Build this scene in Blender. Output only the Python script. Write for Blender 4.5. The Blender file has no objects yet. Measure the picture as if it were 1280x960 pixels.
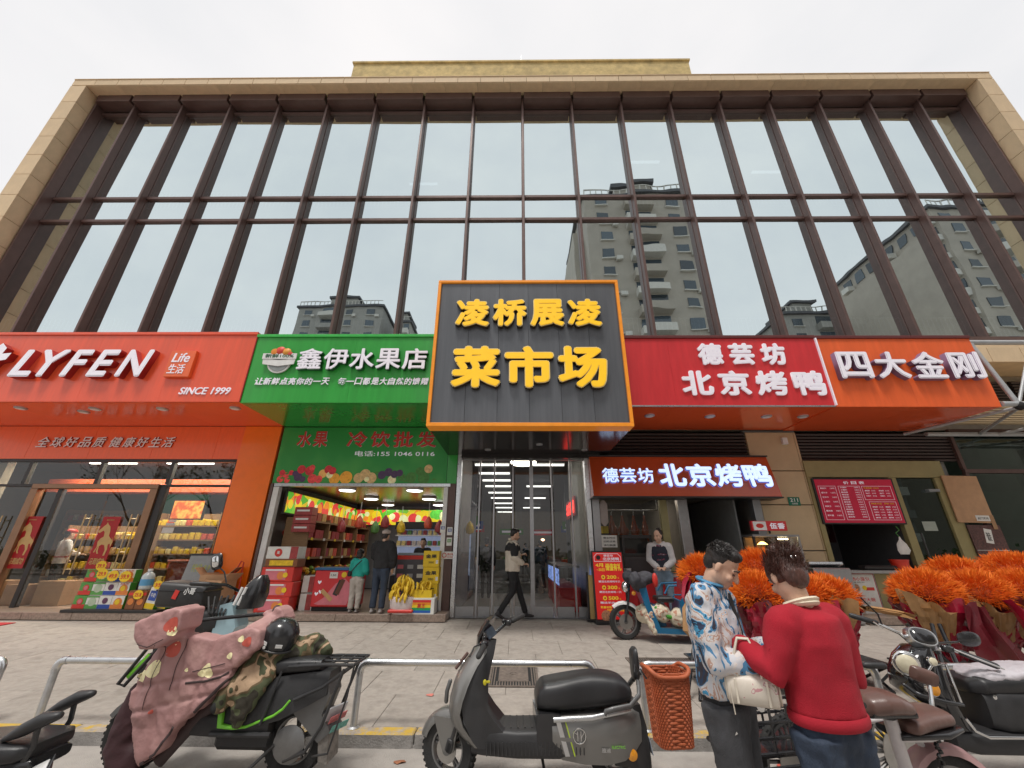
import bpy, bmesh, math, random
from mathutils import Vector, Matrix, Euler, noise
random.seed(7)
R = math.radians
SC = bpy.context.scene
COL = SC.collection

# ------------------------------------------------------------------ camera
cam_d = bpy.data.cameras.new('camera'); cam = bpy.data.objects.new('camera', cam_d); COL.objects.link(cam)
cam_d.sensor_width = 36; cam_d.lens = 36 * 504.3 / 1280; cam_d.clip_start = .05; cam_d.clip_end = 2000
_p, _yw, _ro = R(22.44), R(-0.66), R(0.255)
_f = Vector((math.sin(_yw) * math.cos(_p), math.cos(_yw) * math.cos(_p), math.sin(_p)))
_r0 = Vector((math.cos(_yw), -math.sin(_yw), 0)); _u0 = _r0.cross(_f)
_r = _r0 * math.cos(_ro) + _u0 * math.sin(_ro); _u = _u0 * math.cos(_ro) - _r0 * math.sin(_ro)
_m = Matrix(((_r.x, _u.x, -_f.x, 0), (_r.y, _u.y, -_f.y, 0), (_r.z, _u.z, -_f.z, 1.6), (0, 0, 0, 1)))
cam.matrix_world = _m
SC.camera = cam

# ------------------------------------------------------------------ sky, sun, exposure
W = bpy.data.worlds.new('World'); SC.world = W; W.use_nodes = True
nt = W.node_tree; nt.nodes.clear()
wo = nt.nodes.new('ShaderNodeOutputWorld'); bg = nt.nodes.new('ShaderNodeBackground'); bg.inputs[1].default_value = .1
sky = nt.nodes.new('ShaderNodeTexSky'); sky.sky_type = 'NISHITA'; sky.sun_disc = False
sky.sun_elevation = R(70); sky.sun_rotation = R(200)
tcw = nt.nodes.new('ShaderNodeTexCoord'); mpw = nt.nodes.new('ShaderNodeMapping'); mpw.inputs['Scale'].default_value = (1, 1, 2.2)
nzw = nt.nodes.new('ShaderNodeTexNoise'); nzw.inputs['Scale'].default_value = 2.2; nzw.inputs['Detail'].default_value = 5
crw = nt.nodes.new('ShaderNodeValToRGB')
crw.color_ramp.elements[0].position = .3; crw.color_ramp.elements[0].color = (8.2, 8.2, 8.3, 1)
crw.color_ramp.elements[1].position = .7; crw.color_ramp.elements[1].color = (9.5, 9.25, 9.15, 1)
mxw = nt.nodes.new('ShaderNodeMixRGB'); mxw.inputs[0].default_value = .93
nt.links.new(tcw.outputs['Generated'], mpw.inputs[0]); nt.links.new(mpw.outputs[0], nzw.inputs[0])
nt.links.new(nzw.outputs[0], crw.inputs[0]); nt.links.new(sky.outputs[0], mxw.inputs[1]); nt.links.new(crw.outputs[0], mxw.inputs[2])
nt.links.new(mxw.outputs[0], bg.inputs[0]); nt.links.new(bg.outputs[0], wo.inputs[0])
sd = bpy.data.lights.new('sun', 'SUN'); sd.energy = 2.3; sd.angle = R(14); sd.color = (1, .96, .9)
so = bpy.data.objects.new('sun', sd); COL.objects.link(so)
so.rotation_euler = Euler((R(20), 0, R(-20)))          # light falls from behind the camera, high up
SC.view_settings.view_transform = 'Standard'; SC.view_settings.look = 'None'; SC.view_settings.gamma = 1
SC.view_settings.exposure = 0.12
SC.render.engine = 'CYCLES'; SC.cycles.use_denoising = True
SC.cycles.max_bounces = 7; SC.cycles.transparent_max_bounces = 14; SC.cycles.glossy_bounces = 4
SC.cycles.sample_clamp_indirect = 4

# ------------------------------------------------------------------ materials
def nd(nt, t, **k):
    n = nt.nodes.new(t)
    for a, b in k.items(): setattr(n, a, b)
    return n
_MC = {}
def M(name, col=(.5, .5, .5), rough=.5, metal=0., var=.12, scale=6., bump=0., bscale=40., coat=0., emit=None, es=0., spec=.5, rnd=0., stretch=(1, 1, 1), dirt=0., world=False):
    if name in _MC: return _MC[name]
    m = bpy.data.materials.new(name); m.use_nodes = True; t = m.node_tree; b = t.nodes['Principled BSDF']
    tc = nd(t, 'ShaderNodeNewGeometry' if world else 'ShaderNodeTexCoord'); mp = nd(t, 'ShaderNodeMapping'); mp.inputs['Scale'].default_value = stretch
    t.links.new(tc.outputs['Position' if world else 'Object'], mp.inputs[0])
    nz = nd(t, 'ShaderNodeTexNoise'); nz.inputs['Scale'].default_value = scale; nz.inputs['Detail'].default_value = 6; nz.inputs['Roughness'].default_value = .65
    t.links.new(mp.outputs[0], nz.inputs['Vector'])
    cr = nd(t, 'ShaderNodeMapRange'); cr.inputs['From Min'].default_value = .3; cr.inputs['From Max'].default_value = .7
    cr.inputs['To Min'].default_value = 1 - var; cr.inputs['To Max'].default_value = 1 + var
    t.links.new(nz.outputs[0], cr.inputs[0])
    mul = nd(t, 'ShaderNodeMixRGB', blend_type='MULTIPLY'); mul.inputs[0].default_value = 1; mul.inputs[1].default_value = (*col, 1)
    t.links.new(cr.outputs[0], mul.inputs[2]); out = mul.outputs[0]
    if rnd:
        oi = nd(t, 'ShaderNodeObjectInfo'); r2 = nd(t, 'ShaderNodeMapRange'); r2.inputs['To Min'].default_value = 1 - rnd; r2.inputs['To Max'].default_value = 1 + rnd
        t.links.new(oi.outputs['Random'], r2.inputs[0]); m2 = nd(t, 'ShaderNodeMixRGB', blend_type='MULTIPLY'); m2.inputs[0].default_value = 1
        t.links.new(out, m2.inputs[1]); t.links.new(r2.outputs[0], m2.inputs[2]); out = m2.outputs[0]
    if dirt:
        d = nd(t, 'ShaderNodeTexNoise'); d.inputs['Scale'].default_value = scale * .35; d.inputs['Detail'].default_value = 8
        t.links.new(mp.outputs[0], d.inputs['Vector'])
        dr = nd(t, 'ShaderNodeMapRange'); dr.inputs['From Min'].default_value = .5; dr.inputs['From Max'].default_value = .72; dr.inputs['To Max'].default_value = dirt
        t.links.new(d.outputs[0], dr.inputs[0]); m3 = nd(t, 'ShaderNodeMixRGB'); m3.inputs[2].default_value = (.09, .075, .06, 1)
        t.links.new(dr.outputs[0], m3.inputs[0]); t.links.new(out, m3.inputs[1]); out = m3.outputs[0]
    t.links.new(out, b.inputs['Base Color'])
    rr = nd(t, 'ShaderNodeMapRange'); rr.inputs['To Min'].default_value = max(0, rough - .07); rr.inputs['To Max'].default_value = min(1, rough + .09)
    t.links.new(nz.outputs[0], rr.inputs[0]); t.links.new(rr.outputs[0], b.inputs['Roughness'])
    b.inputs['Metallic'].default_value = metal; b.inputs['Specular IOR Level'].default_value = spec
    if coat: b.inputs['Coat Weight'].default_value = coat; b.inputs['Coat Roughness'].default_value = .08
    if bump:
        bn = nd(t, 'ShaderNodeTexNoise'); bn.inputs['Scale'].default_value = bscale; bn.inputs['Detail'].default_value = 4
        t.links.new(mp.outputs[0], bn.inputs['Vector'])
        bu = nd(t, 'ShaderNodeBump'); bu.inputs['Strength'].default_value = bump; bu.inputs['Distance'].default_value = .01
        t.links.new(bn.outputs[0], bu.inputs['Height']); t.links.new(bu.outputs[0], b.inputs['Normal'])
    if emit:
        b.inputs['Emission Color'].default_value = (*emit, 1); b.inputs['Emission Strength'].default_value = es
    _MC[name] = m
    return m
def ramp_mat(name, stops, scale=6., tex='noise', rough=.7, const=True, emit=0., bump=0., stretch=(1, 1, 1), detail=2., dist=0.):
    """colour patches from a noise or voronoi texture"""
    if name in _MC: return _MC[name]
    m = bpy.data.materials.new(name); m.use_nodes = True; t = m.node_tree; b = t.nodes['Principled BSDF']
    tc = nd(t, 'ShaderNodeTexCoord'); mp = nd(t, 'ShaderNodeMapping'); mp.inputs['Scale'].default_value = stretch
    t.links.new(tc.outputs['Object'], mp.inputs[0])
    if tex == 'noise':
        n = nd(t, 'ShaderNodeTexNoise'); n.inputs['Scale'].default_value = scale; n.inputs['Detail'].default_value = detail; n.inputs['Distortion'].default_value = dist; o = n.outputs[0]
    else:
        n = nd(t, 'ShaderNodeTexVoronoi'); n.inputs['Scale'].default_value = scale
        sp = nd(t, 'ShaderNodeSeparateColor'); t.links.new(n.outputs['Color'], sp.inputs[0]); o = sp.outputs[0]
    t.links.new(mp.outputs[0], n.inputs['Vector'])
    cr = nd(t, 'ShaderNodeValToRGB'); cr.color_ramp.interpolation = 'CONSTANT' if const else 'LINEAR'
    e = cr.color_ramp.elements
    while len(e) < len(stops): e.new(.5)
    for i, (p, c) in enumerate(stops): e[i].position = p; e[i].color = (*c, 1)
    t.links.new(o, cr.inputs[0]); t.links.new(cr.outputs[0], b.inputs['Base Color']); b.inputs['Roughness'].default_value = rough
    if emit: t.links.new(cr.outputs[0], b.inputs['Emission Color']); b.inputs['Emission Strength'].default_value = emit
    if bump:
        bn = nd(t, 'ShaderNodeTexNoise'); bn.inputs['Scale'].default_value = 60; t.links.new(mp.outputs[0], bn.inputs['Vector'])
        bu = nd(t, 'ShaderNodeBump'); bu.inputs['Strength'].default_value = bump; bu.inputs['Distance'].default_value = .01
        t.links.new(bn.outputs[0], bu.inputs['Height']); t.links.new(bu.outputs[0], b.inputs['Normal'])
    _MC[name] = m
    return m
def glass_mat(name, tint, refl, reflcol=(1, 1, 1), wav=.0, rough=0.):
    if name in _MC: return _MC[name]
    m = bpy.data.materials.new(name); m.use_nodes = True; t = m.node_tree; t.nodes.clear()
    o = nd(t, 'ShaderNodeOutputMaterial'); mx = nd(t, 'ShaderNodeMixShader'); g = nd(t, 'ShaderNodeBsdfGlossy'); tr = nd(t, 'ShaderNodeBsdfTransparent')
    g.inputs['Color'].default_value = (*reflcol, 1); g.inputs['Roughness'].default_value = rough; tr.inputs['Color'].default_value = (*tint, 1)
    ge = nd(t, 'ShaderNodeNewGeometry'); dp_ = nd(t, 'ShaderNodeVectorMath', operation='DOT_PRODUCT'); t.links.new(ge.outputs['Normal'], dp_.inputs[0]); t.links.new(ge.outputs['Incoming'], dp_.inputs[1])
    def ma(op, a, b):
        q = nd(t, 'ShaderNodeMath', operation=op)
        for i, x in enumerate((a, b)):
            if isinstance(x, (int, float)): q.inputs[i].default_value = x
            else: t.links.new(x, q.inputs[i])
        return q.outputs[0]
    sch = ma('POWER', ma('SUBTRACT', 1., ma('ABSOLUTE', dp_.outputs['Value'], 0)), 5.)      # more mirror at a glancing angle, outer face only
    fr_ = ma('MULTIPLY', ma('MULTIPLY_ADD', sch, 1 - refl), ma('SUBTRACT', 1., ge.outputs['Backfacing']))
    fr_.node.inputs[0].links[0].from_node.inputs[2].default_value = refl
    t.links.new(fr_, mx.inputs[0])
    if refl > .3:
        tc = nd(t, 'ShaderNodeTexCoord'); n = nd(t, 'ShaderNodeTexNoise'); n.inputs['Scale'].default_value = .8; n.inputs['Detail'].default_value = 5; oi = nd(t, 'ShaderNodeObjectInfo'); ad = nd(t, 'ShaderNodeVectorMath'); ad.operation = 'ADD'
        t.links.new(tc.outputs['Object'], ad.inputs[0]); t.links.new(oi.outputs['Random'], ad.inputs[1]); t.links.new(ad.outputs[0], n.inputs['Vector'])
        cm = nd(t, 'ShaderNodeMixRGB'); cm.inputs[1].default_value = (*[q * .93 for q in reflcol], 1); cm.inputs[2].default_value = (*[min(1, q * 1.06) for q in reflcol], 1); t.links.new(n.outputs[0], cm.inputs[0]); t.links.new(cm.outputs[0], g.inputs['Color'])
    t.links.new(tr.outputs[0], mx.inputs[1]); t.links.new(g.outputs[0], mx.inputs[2]); t.links.new(mx.outputs[0], o.inputs[0])
    if wav:
        tc = nd(t, 'ShaderNodeTexCoord'); n = nd(t, 'ShaderNodeTexNoise'); n.inputs['Scale'].default_value = .9; n.inputs['Detail'].default_value = 1
        oi = nd(t, 'ShaderNodeObjectInfo'); ad = nd(t, 'ShaderNodeVectorMath'); ad.operation = 'ADD'
        t.links.new(tc.outputs['Object'], ad.inputs[0]); t.links.new(oi.outputs['Random'], ad.inputs[1]); t.links.new(ad.outputs[0], n.inputs['Vector'])
        bu = nd(t, 'ShaderNodeBump'); bu.inputs['Strength'].default_value = wav; bu.inputs['Distance'].default_value = .02
        t.links.new(n.outputs[0], bu.inputs['Height']); t.links.new(bu.outputs[0], g.inputs['Normal'])
    _MC[name] = m
    return m

# ------------------------------------------------------------------ mesh builder
def vec(a): return Vector(a)
_BX = {}
def _boxgeo(sx, sy, sz, b):
    k = (round(sx, 4), round(sy, 4), round(sz, 4), b)
    if k in _BX: return _BX[k]
    bm = bmesh.new(); bmesh.ops.create_cube(bm, size=1)
    bmesh.ops.scale(bm, vec=(sx, sy, sz), verts=bm.verts)
    if b > 0: bmesh.ops.bevel(bm, geom=list(bm.edges), offset=min(b, .45 * min(sx, sy, sz)), segments=1, affect='EDGES', profile=.5)
    bm.verts.index_update()
    g = ([v.co.copy() for v in bm.verts], [[v.index for v in f.verts] for f in bm.faces]); bm.free()
    _BX[k] = g
    return g
class MB:
    def __init__(s): s.v = []; s.f = []; s.mi = []; s.cur = 0
    def add(s, vs, fs, mx=None):
        o = len(s.v)
        s.v += [tuple(mx @ Vector(v)) if mx else tuple(v) for v in vs]
        s.f += [[i + o for i in f] for f in fs]; s.mi += [s.cur] * len(fs)
        return s
    def box(s, c, d, rot=None, b=0.):
        vs, fs = _boxgeo(d[0], d[1], d[2], b)
        mx = Matrix.Translation(c)
        if rot: mx = mx @ Euler(rot).to_matrix().to_4x4()
        return s.add(vs, fs, mx)
    def bx(s, x0, x1, y0, y1, z0, z1, b=0.):
        return s.box(((x0 + x1) / 2, (y0 + y1) / 2, (z0 + z1) / 2), (abs(x1 - x0), abs(y1 - y0), abs(z1 - z0)), None, b)
    def rings(s, rs, cap=True, closed=False):
        n = len(rs[0]); vs = [p for r in rs for p in r]; fs = []
        m = len(rs)
        for i in range(m - (0 if closed else 1)):
            for j in range(n):
                a = i * n + j; b = i * n + (j + 1) % n; c = ((i + 1) % m) * n + (j + 1) % n; d = ((i + 1) % m) * n + j
                fs.append([a, b, c, d])
        if cap and not closed: fs.append(list(range(n))[::-1]); fs.append([(m - 1) * n + j for j in range(n)])
        return s.add(vs, fs)
    def tube(s, pts, r, n=8, cap=True, closed=False, flat=1., side=None, rnd=False):
        """swept tube; r one radius or a list; flat squeezes the second axis; rnd rounds the ends"""
        P = [Vector(p) for p in pts]; m = len(P); rr = list(r) if isinstance(r, (list, tuple)) else [r] * m
        fl = list(flat) if isinstance(flat, (list, tuple)) else [flat] * m
        T = []
        for i in range(m):
            a = P[i - 1] if (i > 0 or closed) else P[i]; b = P[(i + 1) % m] if (i < m - 1 or closed) else P[i]
            d = (b - a); T.append(d.normalized() if d.length > 1e-9 else Vector((0, 0, 1)))
        u = Vector(side) if side else (Vector((0, 0, 1)) if abs(T[0].z) < .9 else Vector((1, 0, 0)))
        rs = []
        def ring(c, t, u, ra, f):
            w = t.cross(u)
            return [c + (u * math.cos(q) + w * math.sin(q) * f) * ra for q in (2 * math.pi * j / n for j in range(n))]
        for i in range(m):
            u = (Vector(side) if side else u); u = (u - T[i] * u.dot(T[i]))
            u = u.normalized() if u.length > 1e-6 else T[i].orthogonal().normalized()
            if rnd and i == 0:
                for k, (dd, ss) in enumerate(((.95, .3), (.7, .72))): rs.append(ring(P[0] - T[0] * rr[0] * dd, T[0], u, rr[0] * ss, fl[0]))
            rs.append(ring(P[i], T[i], u, rr[i], fl[i]))
            if rnd and i == m - 1:
                for dd, ss in ((.7, .72), (.95, .3)): rs.append(ring(P[i] + T[i] * rr[i] * dd, T[i], u, rr[i] * ss, fl[i]))
        return s.rings(rs, cap, closed)
    def prism(s, poly, y0, y1, ax='y'):
        """polygon of (a,b) extruded; ax y: (x,z) polygon along y; z: (x,y) along z; x: (y,z) along x"""
        n = len(poly)
        def q(p, t): return (p[0], t, p[1]) if ax == 'y' else ((p[0], p[1], t) if ax == 'z' else (t, p[0], p[1]))
        vs = [q(p, y0) for p in poly] + [q(p, y1) for p in poly]
        fs = [list(range(n)), [2 * n - 1 - i for i in range(n)]] + [[i, i + n, (i + 1) % n + n, (i + 1) % n] for i in range(n)]
        return s.add(vs, fs)
    def lathe(s, prof, c=(0, 0, 0), ax='z', n=20, rot=None):
        """profile of (radius, height)"""
        rs = []
        mx = Matrix.Translation(c)
        if rot: mx = mx @ Euler(rot).to_matrix().to_4x4()
        for (r, h) in prof:
            r = max(r, 1e-4); ring = []
            for j in range(n):
                q = 2 * math.pi * j / n; a, b = r * math.cos(q), r * math.sin(q)
                p = (a, b, h) if ax == 'z' else ((a, h, b) if ax == 'y' else (h, a, b))
                ring.append(mx @ Vector(p))
            rs.append(ring)
        return s.rings(rs, True)
    def ell(s, c, r, n=14, m=9, rot=None):
        prof = [(math.sin(math.pi * i / m), -math.cos(math.pi * i / m)) for i in range(m + 1)]
        mx = Matrix.Translation(c)
        if rot: mx = mx @ (rot if isinstance(rot, Matrix) else Euler(rot).to_matrix()).to_4x4()
        rs = [[mx @ Vector((q[0] * r[0] * math.cos(2 * math.pi * j / n) + 1e-6 * j, q[0] * r[1] * math.sin(2 * math.pi * j / n), q[1] * r[2])) for j in range(n)] for q in prof]
        return s.rings(rs, True)
    def loft(s, st, p=3., n=20, ax='x', cap=True):
        """superellipse stations (t, a, b, ha, hb[, p]) along an axis; ax x: a=y b=z; ax z: a=x b=y"""
        rs = []
        for q in st:
            t, a, b, ha, hb = q[:5]; pp = q[5] if len(q) > 5 else p; ring = []
            for j in range(n):
                w = 2 * math.pi * j / n; cc, ss = math.cos(w), math.sin(w)
                u = a + ha * math.copysign(abs(cc) ** (2 / pp), cc); v = b + hb * math.copysign(abs(ss) ** (2 / pp), ss)
                ring.append((t, u, v) if ax == 'x' else ((u, v, t) if ax == 'z' else (u, t, v)))
            rs.append(ring)
        return s.rings(rs, cap)
    def move(s, mx, start=0):
        for i in range(start, len(s.v)): s.v[i] = tuple(mx @ Vector(s.v[i]))
        return s
    def mesh(s, name, mats, smooth=None):
        me = bpy.data.meshes.new(name); me.from_pydata(s.v, [], s.f)
        for m in (mats if isinstance(mats, (list, tuple)) else [mats]):
            me.materials.append(m)
        if any(s.mi): me.polygons.foreach_set('material_index', s.mi)
        bm = bmesh.new(); bm.from_mesh(me); bmesh.ops.recalc_face_normals(bm, faces=bm.faces); bm.to_mesh(me); bm.free()
        if smooth:
            me.polygons.foreach_set('use_smooth', [True] * len(me.polygons)); me.set_sharp_from_angle(angle=R(smooth))
        me.update()
        return me
    def build(s, name, mats, parent=None, smooth=40, loc=None):
        return link(name, s.mesh(name, mats, smooth), parent, loc)
def link(name, me, parent=None, loc=None):
    o = bpy.data.objects.new(name, me); COL.objects.link(o)
    if parent: o.parent = parent
    if loc: o.location = loc
    return o
def tag(o, label=None, cat=None, group=None, kind=None):
    if label: o['label'] = label
    if cat: o['category'] = cat
    if group: o['group'] = group
    if kind: o['kind'] = kind
    return o
def thing(name, label, cat, loc=(0, 0, 0), rz=0., group=None):
    o = bpy.data.objects.new(name, None); COL.objects.link(o); o.location = loc; o.rotation_euler = (0, 0, rz); o.empty_display_size = .1
    return tag(o, label, cat, group)
def struct(o): o['kind'] = 'structure'; return o
def dup(root, loc, rz=None, label=None, name=None):
    def cp(o, par):
        c = o.copy(); COL.objects.link(c)
        if par: c.parent = par
        for ch in kids.get(o.name, []): cp(ch, c)
        return c
    kids = {}
    for o in COL.objects:
        if o.parent: kids.setdefault(o.parent.name, []).append(o)
    r = cp(root, None); r.location = loc
    if rz is not None: r.rotation_euler = (0, 0, rz)
    if label: r['label'] = label
    return r
def bbox_quick(x0, x1, y0, y1, z0, z1, name, mat, parent=None, b=0.):
    """a box whose origin is its centre"""
    o = MB().box((0, 0, 0), (abs(x1 - x0), abs(y1 - y0), abs(z1 - z0)), None, b).build(name, mat, parent, None)
    o.location = ((x0 + x1) / 2, (y0 + y1) / 2, (z0 + z1) / 2)
    return o
BQ = bbox_quick
_PM = {}
def piece(name, d, mat, parent, loc, rot=None, b=0.):
    """box piece sharing mesh data with equal ones"""
    k = (name, tuple(round(q, 3) for q in d), mat.name, b)
    if k not in _PM: _PM[k] = MB().box((0, 0, 0), d, None, b).mesh(name, mat, None)
    o = link(name, _PM[k], parent, loc)
    if rot: o.rotation_euler = rot
    return o

# ------------------------------------------------------------------ writing
def text_mesh(s, ext=.02, bold=0., shear=0., res=3):
    c = bpy.data.curves.new('writing', 'FONT'); c.body = s; c.extrude = ext; c.offset = bold; c.resolution_u = res; c.shear = shear
    o = bpy.data.objects.new('writing', c); me = bpy.data.meshes.new_from_object(o)
    bpy.data.objects.remove(o); bpy.data.curves.remove(c)
    return me
def writing(name, s, x0, x1, z0, z1, y, mats, parent=None, ext=.03, bold=0., shear=0., tilt=0., res=3):
    """letters fitted to a rectangle standing at y, face towards -y; mats = [face, side]"""
    mats = mats if isinstance(mats, (list, tuple)) else [mats]
    fat = bold >= .02
    me = text_mesh(s, 1., 0. if fat else bold, shear, res)
    if not me.vertices: return None
    if fat:                                   # thicken the strokes: shifted copies, each a hair behind the last
        bm = bmesh.new(); bm.from_mesh(me); base = bm.verts[:] + bm.edges[:] + bm.faces[:]
        for k in range(8):
            g = bmesh.ops.duplicate(bm, geom=base); a = k * math.pi / 4
            for v in g['geom']:
                if isinstance(v, bmesh.types.BMVert): v.co.x += bold * math.cos(a); v.co.y += bold * math.sin(a); v.co.z -= (k + 1) * .02 * (1 if v.co.z > 0 else 1)
        bm.to_mesh(me); bm.free()
    xs = [v.co.x for v in me.vertices]; ys = [v.co.y for v in me.vertices]
    a0, a1, b0, b1 = min(xs), max(xs), min(ys), max(ys)
    cx, cz = (x0 + x1) / 2, (z0 + z1) / 2
    for v in me.vertices:
        X = x0 + (v.co.x - a0) / (a1 - a0 or 1) * (x1 - x0) - cx; Z = z0 + (v.co.y - b0) / (b1 - b0 or 1) * (z1 - z0) - cz
        v.co = (X, -(v.co.z) * ext / 2, Z)
    me.materials.clear()
    for m in mats: me.materials.append(m)
    if len(mats) > 1:
        for p in me.polygons: p.material_index = 0 if abs(p.normal.y) > .7 else 1
    me.update()
    if len(mats) > 1:
        bm = bmesh.new(); bm.from_mesh(me)
        bm.normal_update()
        for f in bm.faces: f.material_index = 0 if abs(f.normal.y) > .7 else 1
        bm.to_mesh(me); bm.free()
    o = link(name, me, parent, (cx, y, cz))
    if tilt: o.rotation_euler = (tilt, 0, 0)
    return o
def line(name, s, x0, x1, z0, z1, y, mats, parent, ext=.03, bold=.015, shear=0., gap=.06, tilt=0.):
    """one object per Chinese character, equally spaced"""
    n = len(s); w = (x1 - x0) / n
    for i, ch in enumerate(s):
        if ch == ' ': continue
        a, b = x0 + i * w + w * gap / 2, x0 + (i + 1) * w - w * gap / 2; flat1 = ch == '一'; h_ = z1 - z0
        writing(name, ch, a, b, z0 + h_ * .43 if flat1 else z0, z1 - h_ * .45 if flat1 else z1, y, mats, parent, ext, bold, shear, tilt)
# ------------------------------------------------------------------ soft bodies: overlapping lumps fused into one skin
_TS = bpy.data.scenes.new('workshop')
def fuse(mb, name, mats, parent=None, voxel=.012, smooth=4, wrinkle=0., wscale=9., cut=None, keep=False, pin=None):
    me = bpy.data.meshes.new(name); me.from_pydata(mb.v, [], mb.f)
    bm = bmesh.new(); bm.from_mesh(me); bmesh.ops.recalc_face_normals(bm, faces=bm.faces); bm.to_mesh(me); bm.free()
    o = bpy.data.objects.new(name, me); _TS.collection.objects.link(o)
    r = o.modifiers.new('r', 'REMESH'); r.mode = 'VOXEL'; r.voxel_size = voxel
    if smooth: q = o.modifiers.new('s', 'SMOOTH'); q.factor = .6; q.iterations = smooth
    with bpy.context.temp_override(scene=_TS, view_layer=_TS.view_layers[0]):
        dg = bpy.context.evaluated_depsgraph_get(); ne = bpy.data.meshes.new_from_object(o.evaluated_get(dg))
    bpy.data.objects.remove(o); bpy.data.meshes.remove(me)
    if wrinkle:
        off = Vector((len(name) * 1.3, 3.1, 1.7))
        for v in ne.vertices:
            c = v.co
            a = noise.noise(Vector((c.x * wscale, c.y * wscale, c.z * wscale * .6)) + off) + .5 * noise.noise(c * wscale * 2.3 + off)
            a = abs(a); v.co = c + v.normal * (wrinkle * (.35 - a) * 1.6)
    if cut:
        bm = bmesh.new(); bm.from_mesh(ne)
        for co, no in cut: bmesh.ops.bisect_plane(bm, geom=bm.verts[:] + bm.edges[:] + bm.faces[:], plane_co=co, plane_no=no, clear_outer=True)
        bm.to_mesh(ne); bm.free()
    ne.materials.clear()
    for m in (mats if isinstance(mats, (list, tuple)) else [mats]): ne.materials.append(m)
    ne.polygons.foreach_set('use_smooth', [True] * len(ne.polygons)); ne.update(); ne.name = name
    return link(name, ne, parent)
# ================================================================== ground
def GZ(y): return .105 + (min(y, 9.75) - 4.6) * .0379
m_conc = M('road_concrete', (.37, .34, .31), .85, var=.2, scale=2.4, bump=.8, bscale=120, dirt=.5)
m_slab = M('paving_granite', (.38, .34, .30), .8, var=.14, scale=14, bump=.9, bscale=150, rnd=.05, dirt=.3, world=True)
m_joint = M('paving_joint', (.27, .245, .22), .9, var=.3)
m_kerb = M('kerb_stone', (.30, .285, .27), .85, var=.25, scale=8, bump=.6, bscale=70, rnd=.1, dirt=.6, world=True)
def painted(name, paint, under, amount):
    m = M(name, under, .8, var=.25, scale=9, bump=.5, bscale=80); t = m.node_tree; b = t.nodes['Principled BSDF']
    src = b.inputs['Base Color'].links[0].from_socket
    tc = nd(t, 'ShaderNodeTexCoord'); n = nd(t, 'ShaderNodeTexNoise'); n.inputs['Scale'].default_value = 7; n.inputs['Detail'].default_value = 9; n.inputs['Roughness'].default_value = .75
    t.links.new(tc.outputs['Object'], n.inputs['Vector'])
    oi = nd(t, 'ShaderNodeObjectInfo'); ad = nd(t, 'ShaderNodeMath', operation='MULTIPLY_ADD'); ad.inputs[1].default_value = .22
    t.links.new(oi.outputs['Random'], ad.inputs[0]); t.links.new(n.outputs[0], ad.inputs[2])
    mr = nd(t, 'ShaderNodeMapRange'); mr.inputs['From Min'].default_value = amount; mr.inputs['From Max'].default_value = amount + .1
    t.links.new(ad.outputs[0], mr.inputs[0]); mx = nd(t, 'ShaderNodeMixRGB'); mx.inputs[2].default_value = (*paint, 1)
    t.links.new(mr.outputs[0], mx.inputs[0]); t.links.new(src, mx.inputs[1]); t.links.new(mx.outputs[0], b.inputs['Base Color'])
    return m
m_yel = painted('worn_yellow_paint', (.55, .36, .05), (.36, .31, .26), .53)
m_far = M('far_ground', (.25, .24, .22), .9, var=.2, scale=.3)
struct(MB().box((0, 0, -.06), (1600, 1600, .02)).build('ground', m_far, None, None))
struct(MB().bx(-90, 90, -9, 4.46, -.045, 0).build('road', m_conc, None, None))
pl = MB()
pl.add([(-60, 4.6, .09), (60, 4.6, .09), (60, 9.75, .09 + 5.15 * .0379), (-60, 9.75, .09 + 5.15 * .0379), (-60, 4.6, -.05), (60, 4.6, -.05), (60, 9.8, -.05), (-60, 9.8, -.05)],
       [[0, 1, 2, 3], [0, 4, 5, 1], [1, 5, 6, 2], [2, 6, 7, 3], [3, 7, 4, 0], [7, 6, 5, 4]])
plaza = struct(pl.build('pavement', m_joint, None, None))
slope = math.atan(.0379)
sl = MB().box((0, 0, 0), (.795, .795, .03), None, .004).mesh('paving_slab', m_slab)
cnt = 0; rest = MB()
for j in range(7):
    y = 5.0 + j * .8 - (.0 if j else 0)
    if y > 9.7: break
    half = 2 + y * 1.32
    off = .4 if j % 2 else 0
    for i in range(-20, 22):
        x = .68 + i * .8 + off - .8
        inside = abs(x) < half and cnt < 290
        if y + .4 > 9.1 and (-14 < x < -1.6 or 6.6 < x < 12): pass
        if inside:
            o = link('paving_slab', sl, plaza, (x, y, GZ(y) - .015 + random.uniform(-.0015, .0015)))
            o.rotation_euler = (slope + random.uniform(-.001, .001), random.uniform(-.0012, .0012), (0, math.pi)[random.random() < .5]); cnt += 1
            if o.rotation_euler.z > 1: o.rotation_euler.x *= -1
        elif abs(x) < 30:
            rest.box((x, y, GZ(y) - .015), (.795, .795, .03), (slope, 0, 0))
rest.build('outer_paving_slabs', m_slab, plaza, None)['kind'] = 'stuff'
kr = MB()
kerb = struct(MB().bx(-60, 60, 4.462, 4.598, -.05, .02).build('kerb', m_kerb, None, None))
ks = MB().box((0, 0, 0), (1.02, .15, .15), None, .012).mesh('kerb_stone', [m_kerb, m_yel])
for p in ks.polygons:
    if p.normal.z > .5: p.material_index = 1
for i in range(-9, 10):
    o = link('kerb_stone', ks, kerb, (.13 + i * 1.03 + .515, 4.525 + random.uniform(-.003, .003), .032 + random.uniform(-.003, .003)))
    o.rotation_euler.z = random.uniform(-.003, .003)
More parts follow.
